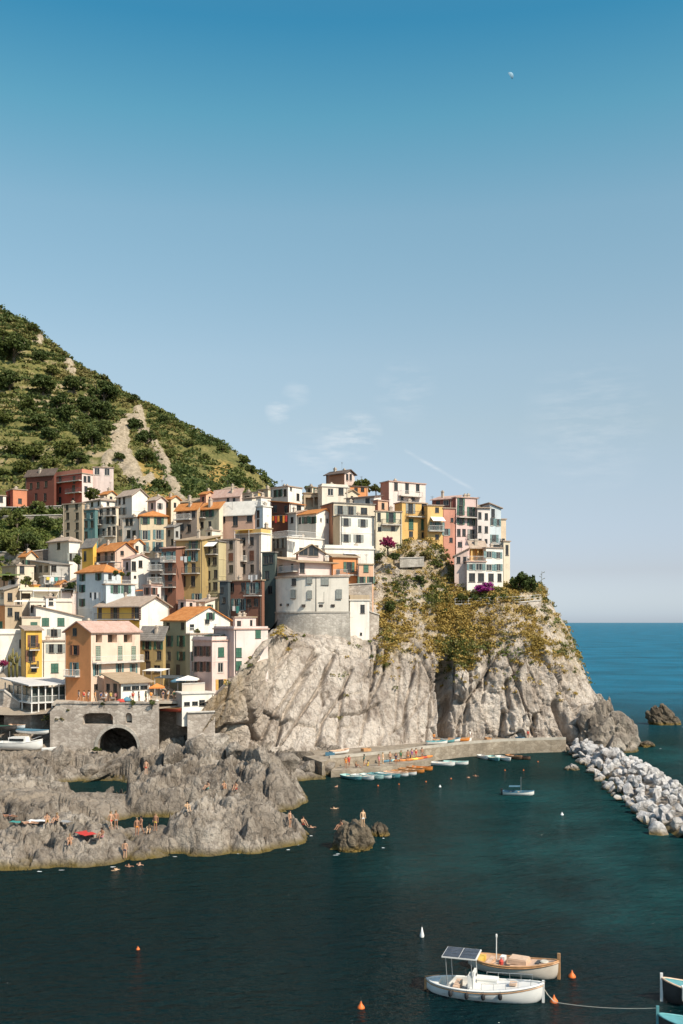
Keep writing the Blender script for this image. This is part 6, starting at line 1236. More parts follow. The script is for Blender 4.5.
# ============================================================= boats
HULLW=plain('white_hull_paint',(.74,.72,.68),.35,.05,1.5); HULLD=plain('dark_hull_paint',(.05,.045,.042),.4,.2,1.5); HULLT=plain('turquoise_paint',(.10,.28,.30),.5,.12,2.); HULLG=plain('mint_paint',(.38,.56,.52),.45,.08,2.)
WOOD=plain('varnished_wood',(.45,.24,.11),.45,.22,3.); WOODP=plain('pale_deck_wood',(.58,.40,.28),.6,.15,3.); HULLO=plain('orange_hull_paint',(.62,.22,.05),.45,.15,2.); HULLB=plain('blue_boat_paint',(.07,.17,.24),.45,.12,2.); HULLR=plain('red_boat_paint',(.42,.07,.04),.5,.12,2.); HULLN=plain('brown_boat_paint',(.22,.12,.07),.6,.2,2.)
DECKW=plain('white_deck',(.68,.66,.62),.6,.06,2.); STEEL=plain('steel_tube',(.55,.55,.54),.3,.1,2.,metal=.7); SOLAR=plain('solar_cells',(.045,.055,.075),.25,.3,4.); BLACK=plain('black_rubber',(.02,.02,.022),.7,.2,3.); ROPE=plain('pale_rope',(.5,.46,.38),.9,.1,6.); ORNG=plain('orange_float',(.72,.16,.03),.5,.08,4.); WHT_F=plain('white_float',(.74,.73,.70),.5,.05,4.)
def hull_sections(L,B,D,fb_bow,fb_st,transom,n=18,m=7,draft=.3,fine=1.):
    S=[]
    for i in range(n+1):
        s=i/n; x=-L/2+L*s
        e=(1-((s-.42)/.58)**2.2) if s>.42 else (1-((.42-s)/.42)**(3.2 if transom else 2.4)*(.35 if transom else 1.0)); hb=B/2*max(e,0.)**(.72)
        zs=D+(fb_bow-D)*max(0,(s-.35)/.65)**2+(fb_st-D)*max(0,(.35-s)/.35)**2
        zk=-draft+(draft+.25*fb_bow)*max(0,(s-.8)/.2)**2.2+(0 if transom else (draft+.15*fb_st)*max(0,(.16-s)/.16)**2.2)
        xr=x+(.06*L*max(0,(s-.8)/.2)**1.5)*0
        row=[]
        for j in range(m+1):
            t=j/m; y=hb*(1-(1-t)**2.1); z=zk+(zs-zk)*(t**1.7); row.append((xr,max(y,.012),z))
        S.append(row)
    return S
def boat_shell(S,inset=0.0,floor=None):
    mb=MB(); n=len(S); m=len(S[0])
    for sgn in (1,-1):
        vs=[]
        for row in S:
            for (x,y,z) in row:
                yy=max(y-inset,.008); zz=z if floor is None else max(z,floor); vs.append((x*(1-inset*.25),sgn*yy,zz))
        mb.add(vs,[(i*m+j,(i+1)*m+j,(i+1)*m+j+1,i*m+j+1) for i in range(n-1) for j in range(m-1)])
    for i in (0,n-1):   # close the ends
        pts=[(x*(1-inset*.25),y-min(inset,y-.008),z if floor is None else max(z,floor)) for (x,y,z) in S[i]]
        for a,b in zip(pts,pts[1:]): mb.quad(a,b,(b[0],-b[1],b[2]),(a[0],-a[1],a[2]))
    if floor is None:   # keel seam
        pass
    else:
        for a,b in zip(S,S[1:]): mb.quad((a[0][0],-.01,floor),(b[0][0],-.01,floor),(b[0][0],.01,floor),(a[0][0],.01,floor))
    return mb
def gunwale(S,r=.04,lift=.0):
    mb=MB(); P=[Vector(q[-1])+Vector((0,0,lift)) for q in S]; mb.tube(P,r,6); mb.tube([Vector((p.x,-p.y,p.z)) for p in P],r,6)
    mb.tube([P[0],Vector((P[0].x,-P[0].y,P[0].z))],r,6); mb.tube([P[-1],Vector((P[-1].x,-P[-1].y,P[-1].z))],r,6); return mb
def deck_mesh(S,s0,s1,drop=.04,inset=.03):
    mb=MB(); n=len(S)-1; a,b=int(s0*n),int(s1*n); rows=S[a:b+1]
    for p,q in zip(rows,rows[1:]): mb.quad((p[-1][0],-max(p[-1][1]-inset,.005),p[-1][2]-drop),(q[-1][0],-max(q[-1][1]-inset,.005),q[-1][2]-drop),(q[-1][0],max(q[-1][1]-inset,.005),q[-1][2]-drop),(p[-1][0],max(p[-1][1]-inset,.005),p[-1][2]-drop))
    p=rows[0]; q=rows[-1]
    for e in ((p,)+((q,) if s1<1 else ())): w=max(e[-1][1]-inset,.005); mb.quad((e[-1][0],-w,e[-1][2]-drop),(e[-1][0],w,e[-1][2]-drop),(e[-1][0],w,e[-1][2]-drop-.35),(e[-1][0],-w,e[-1][2]-drop-.35))
    return mb
def boat_base(name,p,rz,label,L,B,D,fb_bow,fb_st,hull,inner,rail,transom=False,draft=.3,floor=.12,group=None,cat='boat'):
    r=empty(name,p,rz); tag(r,label,cat,group); S=hull_sections(L,B,D,fb_bow,fb_st,transom,draft=draft)
    boat_shell(S).build('hull',hull,r,smooth=True); boat_shell(S,.05,floor).build('cockpit',inner,r,smooth=False); gunwale(S,.022+.006*L).build('gunwale',rail,r,smooth=True); return r,S
def at_s(S,s): n=len(S)-1; i=min(int(s*n),n-1); f=s*n-i; return Vector(S[i][-1]).lerp(Vector(S[i+1][-1]),f)
# --- white boat with the solar canopy
bowp,stp=on_z(539,1002,0),on_z(431,990,0); c=(bowp+stp)/2; rz=math.atan2(bowp.y-stp.y,bowp.x-stp.x)
r,S=boat_base('motor_boat',c,rz,'white wooden motor boat with a solar panel canopy in the foreground',6.9,2.25,.62,1.12,.66,HULLW,DECKW,HULLW,draft=.35,floor=.2)
deck_mesh(S,.44,1.,.03).build('deck',DECKW,r); deck_mesh(S,0,.12,.03).build('stern_deck',DECKW,r)
b=MB(); b.box(-2.3,-.9,-.86,.86,.205,.235); b.build('cockpit_floor',plain('grey_floor',(.42,.42,.40),.7),r)
S2=[[(x,y+.035,z) for (x,y,z) in row[-2:]] for row in S]; b=MB()
for sgn in (1,-1):
    P=[Vector((q[-1][0],sgn*(q[-1][1]),q[-1][2]-.13)) for q in S]; b.tube(P,.035,5)
b.build('rubbing_strake',WOOD,r)
b=MB(); b.box(-.55,.75,.28,.86,.82,.93); b.box(-.5,.7,.33,.81,.6,.82); b.build('hatch_box',HULLW,r)
b=MB(); b.box(-.9,-.55,-.45,.25,.25,1.25); b.box(-.62,-.5,-.5,.3,1.25,1.5); b.build('helm_console',HULLW,r)
b=MB(); b.tube([(-1.0,-.1,1.15),(-1.05,-.1,1.3)],.03,6); 
for k in range(10): a0,a1=k*.628,(k+1)*.628; b.tube([(-1.08,-.1+.2*math.cos(a0),1.3+.2*math.sin(a0)),(-1.08,-.1+.2*math.cos(a1),1.3+.2*math.sin(a1))],.018,5)
b.build('steering_wheel',BLACK,r)
can=MB(); can.box(-2.35,-.3,-.95,.95,2.33,2.40); co=can.build('canopy_frame',DECKW,r)
b=MB()
for i in range(2):
    for j in range(3): b.box(-2.3+.99*i,-2.3+.99*(i+1)-.05,-.9+.6*j,-.9+.6*(j+1)-.05,2.405,2.43)
b.build('solar_panel',SOLAR,co)
for x in (-2.15,-.65):
    for y in (-.8,.8): b=MB(); b.tube([(x+.12,y,.55),(x,y,2.33)],.03,6); b.build('canopy_post',STEEL,r)
rb=MB()
for sgn in (1,-1):
    P=[at_s(S,s) for s in np.linspace(.5,.9,9)]
    Q=[Vector((p.x,sgn*max(p.y-.08,.02),p.z)) for p in P]
    rb.tube([q+Vector((0,0,.42)) for q in Q],.018,5)
    for q in Q[::2]: rb.tube([q,q+Vector((0,0,.42))],.014,5)
rb.build('bow_rail',STEEL,r)
p=at_s(S,1.); b=MB(); b.box(p.x-.09,p.x+.05,-.06,.06,-.2,p.z+.16); b.build('stem_post',HULLW,r)
p=at_s(S,0.); b=MB(); b.box(p.x-.14,p.x-.01,-.02,.02,-.35,p.z+.02); b.tube([(p.x-.1,0,p.z+.12),(p.x+.75,.05,p.z+.28)],.025,6); b.build('rudder',WOOD,r)
for s in (.24,.38,.52,.66):
    p=at_s(S,s); b=MB(); b.lathe([(.03,.12),(.09,.08),(.12,0),(.12,-.16),(.08,-.24),(.02,-.27)],10,(p.x,-p.y-.13,p.z-.2)); b.tube([(p.x,-p.y,p.z+.02),(p.x,-p.y-.12,p.z)],.012,4); b.build('fender',BLACK,r,smooth=True)
b=MB(); b.box(1.5,1.9,-.25,.25,.86,.97); b.build('hatch',WOODP,r)
b=MB(); b.box(-1.75,-1.4,-.7,.7,.24,.62); b.build('seat',WOODP,r)
# --- wooden boat behind it
bw,st_=on_z(553,978,0),on_z(474,966,0); c=(bw+st_)/2; rz=math.atan2(bw.y-st_.y,bw.x-st_.x)-.02
r,S=boat_base('wooden_boat',c,rz,'wooden boat with a pinkish deck and pale hull behind the canopy boat',5.9,2.05,.6,1.15,.7,plain('cream_hull_paint',(.62,.54,.45),.4,.1,1.5),WOODP,WOOD,draft=.32,floor=.2)
deck_mesh(S,.50,1.,.03).build('deck',WOODP,r); deck_mesh(S,0,.2,.03).build('stern_deck',plain('yellow_deck',(.60,.40,.08),.6),r)
b=MB()
for sgn in (1,-1): b.tube([Vector((q[-1][0],sgn*(q[-1][1]+.01),q[-1][2]-.1)) for q in S],.05,5)
b.build('rubbing_strake',WOOD,r)
b=MB(); b.box(-.2,1.0,-.5,.5,.66,.92); b.box(-.15,.95,-.45,.45,.92,.98); b.build('cabin_top',WOODP,r)
for k,(x,m_) in enumerate(((-.9,WOODP),(-1.5,WOODP))): b=MB(); b.box(x-.14,x+.14,-.78,.78,.48,.54); b.build('seat',m_,r)
b=MB(); b.tube([(-1.1,.1,.2),(-1.1,.1,2.0)],.03,6); b.lathe([(.06,2.0),(.07,2.15),(.02,2.22)],8,(-1.1,.1,0)); b.build('mast',HULLW,r)
b=MB(); b.box(-.75,-.45,-.3,.15,.25,.95); b.build('engine_box',HULLW,r)
p=at_s(S,1.); b=MB(); b.box(p.x-.12,p.x+.05,-.06,.06,-.1,p.z+.45); b.build('stem_post',WOOD,r)
b=MB(); b.box(1.5,1.75,-.3,.35,.75,.88); b.build('hatch',plain('dark_hatch',(.06,.06,.06),.6),r)
b=MB(); b.lathe([(.22,0),(.3,.06),(.22,.12)],12,(2.0,.1,.86)); b.build('coiled_rope',ROPE,r)
b=MB(); b.lathe([(.02,-.03),(.13,-.01),(.15,.2),(.04,.32),(.03,.4)],9,(-.6,-.5,.55)); b.build('lantern',CANVR,r)
# --- boats cut by the right edge
bw=on_z(663,1001,0); r,S=boat_base('fishing_boat',bw+Vector((2.75,-.45,0)),R(171),'black-hulled boat with turquoise inside cut by the right edge',5.8,2.0,.75,1.35,.85,HULLD,HULLT,WOODP,draft=.3,floor=.3)
deck_mesh(S,.62,1.,.06).build('deck',HULLT,r); p=at_s(S,1.); b=MB(); b.box(p.x-.1,p.x+.05,-.07,.07,-.1,p.z+.28); b.build('stem_post',HULLW,r); b=MB(); b.box(.3,.62,-.85,.85,.62,.68); b.build('seat',WOODP,r); b=MB(); b.box(1.55,1.85,.45,.95,.4,1.15); b.build('white_box',HULLW,r)
bw=on_z(658,1036,0); r,S=boat_base('fishing_boat',bw+Vector((2.5,-.5,0)),R(170),'turquoise boat at the bottom right corner',5.2,1.9,.7,1.2,.8,HULLD,HULLT,HULLT,draft=.3,floor=.3)
deck_mesh(S,.6,1.,.05).build('deck',HULLT,r); p=at_s(S,1.); b=MB(); b.box(p.x-.1,p.x+.05,-.07,.07,-.1,p.z+.42); b.build('stem_post',HULLT,r); BOW2=r.matrix_basis@Vector((p.x,0,p.z+.3)); b=MB(); b.box(.2,.5,-.8,.8,.6,.66); b.build('seat',WOODP,r)
# --- small boats
def row_boat(px,py,ang,hull,inner,label,L=3.8,z=0.,name='rowing_boat',group='rowing boats at the quay',Y=None,cover=None,motor=False):
    p=on_z(px,py,z) if Y is None else pt(px,py,Y); r,S=boat_base(name,p,R(ang),label,L,1.45*L/3.8,.42,.62,.46,hull,inner,inner if inner is not DECKW else hull,transom=True,draft=.12,floor=.1,group=group)
    if cover: deck_mesh(S,.04,1.,-.05,.0).build('tarpaulin',cover,r)
    else:
        for s in (.25,.5,.72): w=at_s(S,s).y*.9; x=at_s(S,s).x; b=MB(); b.box(x-.12,x+.12,-w,w,.30,.345); b.build('seat',WOODP,r)
        deck_mesh(S,.84,1.,.03).build('bow_deck',inner,r)
    if motor:
        x=at_s(S,0).x; b=MB(); b.box(x-.3,x-.03,-.16,.16,.35,.78); b.box(x-.2,x-.1,-.05,.05,-.2,.35); b.build('outboard_motor',BLACK,r)
    return r
QB=[(352,779,-52,HULLT,HULLG,'small teal rowing boat at the left end of the quay'),(363.5,779,-46,HULLW,DECKW,'white rowing boat second from the left at the quay'),(372.5,778.2,-44,HULLG,DECKW,'mint rowing boat third in the row at the quay'),(380.5,777.6,-42,HULLW,HULLT,'white rowing boat with teal inside in the middle of the row'),
 (388.5,777,-40,HULLT,DECKW,'teal rowing boat with white inside in the middle of the row'),(396.5,775.6,-38,HULLW,WOODP,'white rowing boat with pink wood inside in the row'),(404.5,774.4,-36,HULLW,WOOD,'white rowing boat with brown inside next to the orange ones'),(412,772.2,-33,HULLO,WOOD,'orange rowing boat, the left of two'),(420,770,-30,HULLO,HULLO,'orange rowing boat at the right end of the row')]
for q in QB: row_boat(*q,L=4.1)
row_boat(442.5,765.5,-20,HULLW,DECKW,'white motor launch moored alone right of the orange boats, left of a pair',3.9); row_boat(456,764.5,-20,HULLW,HULLG,'white launch with mint inside, right of a pair',3.9)
row_boat(483.5,758.5,-70,HULLW,DECKW,'small white dinghy at the far quay wall',3.0); row_boat(493.5,760,-75,HULLT,HULLG,'turquoise dinghy at the far quay wall',4.0); row_boat(504,760,-70,HULLW,DECKW,'white dinghy beside the turquoise one at the far quay wall',4.0); row_boat(514.5,758.5,-60,HULLN,WOOD,'brown dinghy at the far quay wall',3.6); row_boat(523,759,-55,HULLN,HULLD,'dark dinghy at the right end of the far quay row',3.2)
r=row_boat(518.5,795,-12,HULLW,HULLB,'white boat with blue inside and a thin mast anchored alone in the cove',3.9,name='sailing_dinghy',group=None,motor=True); b=MB(); b.tube([(.3,0,.2),(.3,0,2.3)],.03,6); b.build('mast',STEEL,r); b=MB(); b.slab([(-1.2,-.5,1.05),(.2,-.5,1.1),(.2,.5,1.1),(-1.2,.5,1.05)],(0,0,.05)); b.build('sun_cover',HULLB,r)
# boats hauled out on the ramp at the left
RG='boats hauled out on the ramp'
r,S=boat_base('motor_yacht',pt(20,749,146.5),R(-8),'large white motor boat hauled out on the ramp',7.0,2.3,.95,1.5,1.0,HULLW,DECKW,HULLW,transom=True,draft=.2,floor=.3,group=RG)
deck_mesh(S,.30,1.,.03).build('deck',DECKW,r); b=MB(); b.slab([(-1.3,-.85,1.0),(1.3,-.7,1.1),(1.3,.7,1.1),(-1.3,.85,1.0)],(-.15,0,.75)); b.build('cabin',HULLW,r); b=MB(); b.box(-1.25,.95,-.88,-.84,1.25,1.6); b.box(-1.25,.95,.84,.88,1.25,1.6); b.build('cabin_window',GLASS,r); b=MB(); b.tube([(-1.6,0,1.0),(-1.6,0,2.6)],.03,6); b.build('mast',STEEL,r)
b=MB(); b.tube([(1.5,-.7,1.35),(3.3,-.15,1.95),(3.3,.15,1.95),(1.5,.7,1.35)],.025,5); b.build('bow_rail',STEEL,r)
row_boat(34,733,-25,HULLW,HULLB,'boat under a blue tarpaulin on the ramp',5.6,name='covered_boat',group=RG,Y=147.5,cover=CANVB); row_boat(3,729,-15,HULLD,HULLD,'boat under a dark green tarpaulin at the left edge of the ramp',4.6,name='covered_boat',group=RG,Y=148.5,cover=plain('green_tarpaulin',(.03,.10,.07),.8)); row_boat(18,728,-40,HULLW,WOODP,'small open white boat between the two covered ones',3.6,name='rowing_boat',group=RG,Y=148.8)
row_boat(51,751,20,HULLW,DECKW,'small white dinghy lying right of the large motor boat',2.6,name='dinghy',group=RG,Y=145)
row_boat(173,711,-35,HULLR,WOOD,'red and brown boat stored in the dark recess by the bridge',4.6,name='stored_boat',group=None,Y=149.5)
# --- floats
def buoy(px,py,mat,label,s=.26,pole=0.,name='buoy',grp=None):
    p=on_z(px,py,0); r=empty(name,p); tag(r,label,'buoy',grp); b=MB(); b.lathe([(s*.35,-s*.9),(s*.85,-s*.45),(s,0),(s*.85,s*.45),(s*.4,s*1.0),(s*.16,s*1.5),(s*.12,s*1.75)],12); b.build('float',mat,r,smooth=True)
    b=MB(); b.tube([(0,0,s*1.6),(0,0,s*1.95+pole)],s*.07,5); b.build('pin',FRMD if pole==0 else mat,r)
buoy(361,1008,ORNG,'orange cone buoy alone at the bottom of the cove',.22); buoy(138,949.5,ORNG,'small orange buoy far out on the left of the dark water',.13); buoy(572,977,ORNG,'orange buoy right of the wooden boat',.24); buoy(554,1002,ORNG,'orange buoy holding the mooring rope off the white bow',.24)
b=None; p=on_z(422,937); r=empty('marker_buoy',p); tag(r,'white pointed marker buoy above the canopy boat','buoy'); b=MB(); b.lathe([(.08,-.3),(.13,-.05),(.16,.1),(.09,.38),(.02,.7)],10); b.build('float',WHT_F,r,smooth=True); b=MB(); b.tube([(0,0,.66),(0,0,.85)],.015,4); b.build('pin',FRMD,r)
for k,(px,py,l) in enumerate(((378,786,'orange float in front of the mint rowing boat'),(399,784.5,'orange float in front of the pink-floored rowing boat'),(426,782,'orange float off the right end of the boat row'),(451,779,'orange float off the pair of white launches'),(505,770.5,'orange float under the far quay dinghies'),(523.5,770.5,'pale orange float right of the far quay dinghies'),(538,762,'small orange float near the quay corner'))): buoy(px,py,ORNG,l,.11,name='mooring_float',grp='floats in the cove')
buoy(562,815,WHT_F,'tiny white float between the anchored boat and the breakwater',.2,name='mooring_float'); buoy(440,787,WHT_F,'tiny white float in the middle of the cove',.18,name='mooring_float')
a=on_z(543,986,.9); a=Vector((bowp.x+.15,bowp.y,1.0)); m=on_z(554,1002,0.12); b=MB(); b.tube([a,a.lerp(m,.5)-Vector((0,0,.06)),m],.016,5); b.tube([a+Vector((0,.15,0)),a.lerp(m,.5)+Vector((0,.12,-.1)),m+Vector((.05,.1,0))],.016,5)
P=[m.lerp(BOW2,t_)-Vector((0,0,.5*4*t_*(1-t_)*.3)) for t_ in np.linspace(0,1,10)]; b.tube(P,.022,5); tag(b.build('mooring_rope',ROPE),'pale mooring rope from the white bow past the orange buoy to the corner boat','rope')

# ============================================================= people
SKIN=plain('sunned_skin',(.48,.27,.17),.6,.08,8.); SKIND=plain('tanned_skin',(.34,.17,.10),.6,.08,8.); SKINL=plain('light_skin',(.58,.37,.22),.6,.08,8.); HAIRM=plain('dark_hair',(.035,.024,.018),.6,.2,20.); HAIRB=plain('fair_hair',(.30,.20,.10),.6,.2,20.)
CL={k:plain(k+'_cloth',c,.8,.08,6.) for k,c in dict(red=(.50,.04,.03),blue=(.05,.10,.24),navy=(.02,.03,.08),white=(.75,.73,.70),orange=(.70,.25,.04),black=(.02,.02,.022),green=(.05,.20,.10),yellow=(.70,.50,.08),teal=(.05,.25,.22),pink=(.62,.24,.28),grey=(.28,.28,.28),purple=(.2,.07,.25)).items()}
def skin_mesh(name,verts,edges,rad,sub=1,root=0):
    me=bpy.data.meshes.new(name); me.from_pydata(verts,edges,[]); o=bpy.data.objects.new(name,me); COL.objects.link(o)
    md=o.modifiers.new('s','SKIN'); md.use_smooth_shade=True
    for i,v in enumerate(me.skin_vertices[0].data): v.radius=(rad[i] if isinstance(rad[i],tuple) else (rad[i],rad[i])); v.use_root=(i==root)
    o.modifiers.new('d','SUBSURF').levels=sub
    dg=bpy.context.evaluated_depsgraph_get(); out=bpy.data.meshes.new_from_object(o.evaluated_get(dg)); out.name=name; bpy.data.objects.remove(o); bpy.data.meshes.remove(me)
    for p in out.polygons: p.use_smooth=True
    return out
def figure(j):
    """j: joint positions; returns meshes for body, shorts, hair"""
    N=['pelvis','waist','chest','neck','head','crown','shL','elL','haL','shR','elR','haR','hipL','knL','anL','toL','hipR','knR','anR','toR','fL1','fL2','fR1','fR2']
    j=dict(j)
    for s in 'LR':
        h=Vector(j['ha'+s]); e=Vector(j['el'+s]); d=(h-e).normalized(); q=d.cross(Vector((0,0,1))); q=q.normalized() if q.length>.1 else Vector((1,0,0))
        j['f%s1'%s]=h+d*.10+q*.025; j['f%s2'%s]=h+d*.05-q*.055
    V=[Vector(j[n]) for n in N]; ix={n:i for i,n in enumerate(N)}
    E=[('pelvis','waist'),('waist','chest'),('chest','neck'),('neck','head'),('head','crown'),('chest','shL'),('shL','elL'),('elL','haL'),('chest','shR'),('shR','elR'),('elR','haR'),('pelvis','hipL'),('hipL','knL'),('knL','anL'),('anL','toL'),('pelvis','hipR'),('hipR','knR'),('knR','anR'),('anR','toR'),('haL','fL1'),('haL','fL2'),('haR','fR1'),('haR','fR2')]
    rd=dict(pelvis=(.145,.11),waist=(.13,.10),chest=(.165,.11),neck=.055,head=(.085,.10),crown=(.06,.07),shL=.062,shR=.062,elL=.043,elR=.043,haL=(.036,.024),haR=(.036,.024),hipL=.088,hipR=.088,knL=.058,knR=.058,anL=.042,anR=.042,toL=(.04,.028),toR=(.04,.028),fL1=.014,fL2=.012,fR1=.014,fR2=.012)
    body=skin_mesh('body',V,[(ix[a],ix[b]) for a,b in E],[rd[n] for n in N])
    g=lambda n:Vector(j[n])
    sv=[g('pelvis')+(g('waist')-g('pelvis'))*.35,g('pelvis'),g('hipL'),g('hipL').lerp(g('knL'),.42),g('hipR'),g('hipR').lerp(g('knR'),.42)]
    shorts=skin_mesh('swim_shorts',sv,[(0,1),(1,2),(2,3),(1,4),(4,5)],[(.155,.122),(.165,.13),.108,.094,.108,.094],1,1)
    tv=[g('pelvis').lerp(g('waist'),.5),g('waist'),g('chest'),g('chest').lerp(g('neck'),.35),g('shL'),g('shL').lerp(g('elL'),.45),g('shR'),g('shR').lerp(g('elR'),.45)]
    top=skin_mesh('shirt',tv,[(0,1),(1,2),(2,3),(2,4),(4,5),(2,6),(6,7)],[(.155,.12),(.15,.12),(.185,.13),.10,.082,.068,.082,.068],1,1)
    hd=g('crown')-g('head'); hair=skin_mesh('hair',[g('head')+hd*.25+Vector((0,.035,0)),g('crown')+Vector((0,.012,.01)),g('head')+Vector((0,.06,-.01))],[(0,1),(0,2)],[(.098,.105),(.075,.08),(.075,.05)],1,0)
    return body,shorts,hair,top
ST=dict(pelvis=(0,0,.93),waist=(0,.0,1.1),chest=(0,.01,1.32),neck=(0,.01,1.47),head=(0,-.01,1.58),crown=(0,0,1.68),shL=(-.19,.02,1.40),elL=(-.25,.05,1.12),haL=(-.26,-.03,.88),shR=(.19,.02,1.40),elR=(.25,.05,1.12),haR=(.26,-.03,.88),hipL=(-.10,0,.88),knL=(-.11,-.02,.48),anL=(-.12,.03,.08),toL=(-.13,-.14,.03),hipR=(.10,0,.88),knR=(.11,-.02,.48),anR=(.12,.03,.08),toR=(.13,-.14,.03))
WK=dict(ST,knL=(-.10,-.17,.49),anL=(-.10,-.22,.09),toL=(-.10,-.38,.04),knR=(.10,.06,.47),anR=(.10,.32,.14),toR=(.10,.20,.03),elL=(-.24,.14,1.14),haL=(-.24,.16,.9),elR=(.24,-.08,1.13),haR=(.24,-.26,.98))
SI=dict(pelvis=(0,0,.10),waist=(0,.05,.22),chest=(0,.04,.50),neck=(0,-.01,.65),head=(0,-.05,.76),crown=(0,-.05,.86),shL=(-.19,.04,.57),elL=(-.27,-.12,.40),haL=(-.16,-.34,.42),shR=(.19,.04,.57),elR=(.27,-.12,.40),haR=(.16,-.34,.42),hipL=(-.10,-.04,.10),knL=(-.13,-.36,.42),anL=(-.13,-.62,.07),toL=(-.14,-.78,.03),hipR=(.10,-.04,.10),knR=(.13,-.36,.42),anR=(.13,-.62,.07),toR=(.14,-.78,.03))
LY=dict(pelvis=(0,0,.11),waist=(0,.17,.11),chest=(0,.40,.12),neck=(0,.56,.13),head=(0,.66,.14),crown=(0,.77,.14),shL=(-.19,.47,.10),elL=(-.36,.30,.06),haL=(-.33,.06,.05),shR=(.19,.47,.10),elR=(.36,.62,.06),haR=(.20,.80,.06),hipL=(-.10,-.05,.10),knL=(-.13,-.45,.10),anL=(-.13,-.86,.06),toL=(-.16,-.98,.10),hipR=(.10,-.05,.10),knR=(.14,-.44,.16),anR=(.12,-.84,.06),toR=(.14,-.97,.10))
SW=dict(LY,pelvis=(0,0,-.10),waist=(0,.17,-.08),chest=(0,.40,-.04),neck=(0,.55,.03),head=(0,.63,.10),crown=(0,.69,.19),shL=(-.19,.46,-.02),elL=(-.32,.66,-.02),haL=(-.2,.9,.02),shR=(.19,.46,-.02),elR=(.36,.3,.02),haR=(.42,.05,-.05),hipL=(-.1,-.05,-.12),knL=(-.12,-.45,-.2),anL=(-.12,-.8,-.22),toL=(-.12,-.95,-.25),hipR=(.1,-.05,-.12),knR=(.12,-.45,-.15),anR=(.12,-.8,-.2),toR=(.12,-.95,-.22))
FIG={'stand':figure(ST),'walk':figure(WK),'sit':figure(SI),'lie':figure(LY),'swim':figure(SW)}
def person(p,pose,col,label,rz=0.,skin=None,hair=None,top=None,grp='people on the rocks and the quay',sc=1.):
    r=empty('person',p,R(rz)); r.scale=(sc,)*3; tag(r,label,'person',grp); bo,sh,ha,to=FIG[pose]
    o=link(bpy.data.objects.new('body',bo),r); recolor(o,skin or SKIN)
    if pose!='swim':
        o=link(bpy.data.objects.new('swim_shorts' if not top else 'trousers',sh),r); recolor(o,CL[col])
    o=link(bpy.data.objects.new('hair',ha),r); recolor(o,hair or HAIRM)
    if top: o=link(bpy.data.objects.new('shirt',to),r); recolor(o,CL[top])
    return r
def mat_towel(p,col,label,rz=0.,w=.8,l=1.9):
    b=MB(); n=8
    vs=[]; 
    for i in range(n+1):
        for j in range(4): vs.append((-w/2+w*j/3,-l/2+l*i/n,.02*math.sin(i*1.3+j)+.03))
    b.add(vs,[(i*4+j,i*4+j+1,(i+1)*4+j+1,(i+1)*4+j) for i in range(n) for j in range(3)]); o=b.build('towel',CL[col],fix=False); o.location=p; o.rotation_euler=(0,0,R(rz)); tag(o,label,'towel'); return o
UP=Vector((0,0,.04))
for (px,py,pose,col,rz,label,*x) in [
 (9,822,'lie','navy',70,'person lying in navy shorts at the far left of the flat rock'),(29,824,'lie','white',80,'person lying in white swimwear next to the far left sunbather'),(47,826,'sit','yellow',20,'person sitting in yellow shorts on the edge of the flat rock'),(57,823,'sit','black',-30,'person sitting in black swimwear right behind the yellow-shorts bather'),
 (70,845,'sit','orange',10,'person sitting in orange shorts low on the front rock'),(102,838,'sit','pink',-20,'person sitting in pink swimwear right of the red towel'),(111,832,'walk','red',60,'person walking in red shorts behind the pink-swimwear bather'),(116,829,'stand','grey',30,'person standing in grey shorts beside the walker in red shorts'),
 (137,836,'stand','orange',15,'person standing in orange shorts in the middle of the front rock'),(141,834,'walk','black',-40,'person in black shorts right beside the orange-shorts bather'),(149.5,832,'sit','white',0,'fair-skinned person sitting in white swimwear on the ridge',1),(155.5,831,'stand','yellow',-15,'person standing in yellow shorts on the ridge'),
 (125,862,'stand','navy',180,'person in navy shorts climbing out of the water up the front rock'),(187,812,'sit','white',30,'person sitting in white alone on the light crest of the ridge',1),(208,790,'sit','teal',-40,'person sitting in teal shorts on the rock mass behind the ridge'),(224,790,'sit','orange',20,'person sitting in orange shorts on the rock mass behind the ridge'),(236,791,'sit','red',-20,'person sitting in red shorts at the right on the rock mass behind the ridge'),
 (290,828,'stand','black',60,'person standing in black shorts at the tip of the front ridge'),(303,825,'sit','red',40,'person sitting in red swimwear at the tip of the front ridge'),(146,775,'stand','red',0,'person standing in red on the rocks below the bridge')]:
    p=shore_hit(px,py); person(p,pose,col,label,rz,SKINL if x else random.choice((SKIN,SKIN,SKIND)),random.choice((HAIRM,HAIRM,HAIRB)),sc=1.0)
mat_towel(shore_hit(86,836)+UP,'red','bright red towel spread on the front rock',40,1.3,2.2); mat_towel(shore_hit(19,824)+UP,'teal','teal towel on the flat rock',75); mat_towel(shore_hit(38,822)+UP,'white','white towel on the flat rock',80); mat_towel(shore_hit(63,825)+UP,'grey','grey towel behind the seated bathers',60)
mat_towel(shore_hit(95,840)+UP,'black','black beach bag cloth beside the red towel',15,.7,.9)
def on_rock(px,py,z,*a,**k): return person(on_z(px,py,z),*a,**k)
on_rock(363,827,2.4,'stand','white','fair person standing on top of the brown rock in the cove',20,SKINL); on_rock(341,829,1.9,'sit','navy','person sitting at the left on the brown rock in the cove',-50,SKIND)
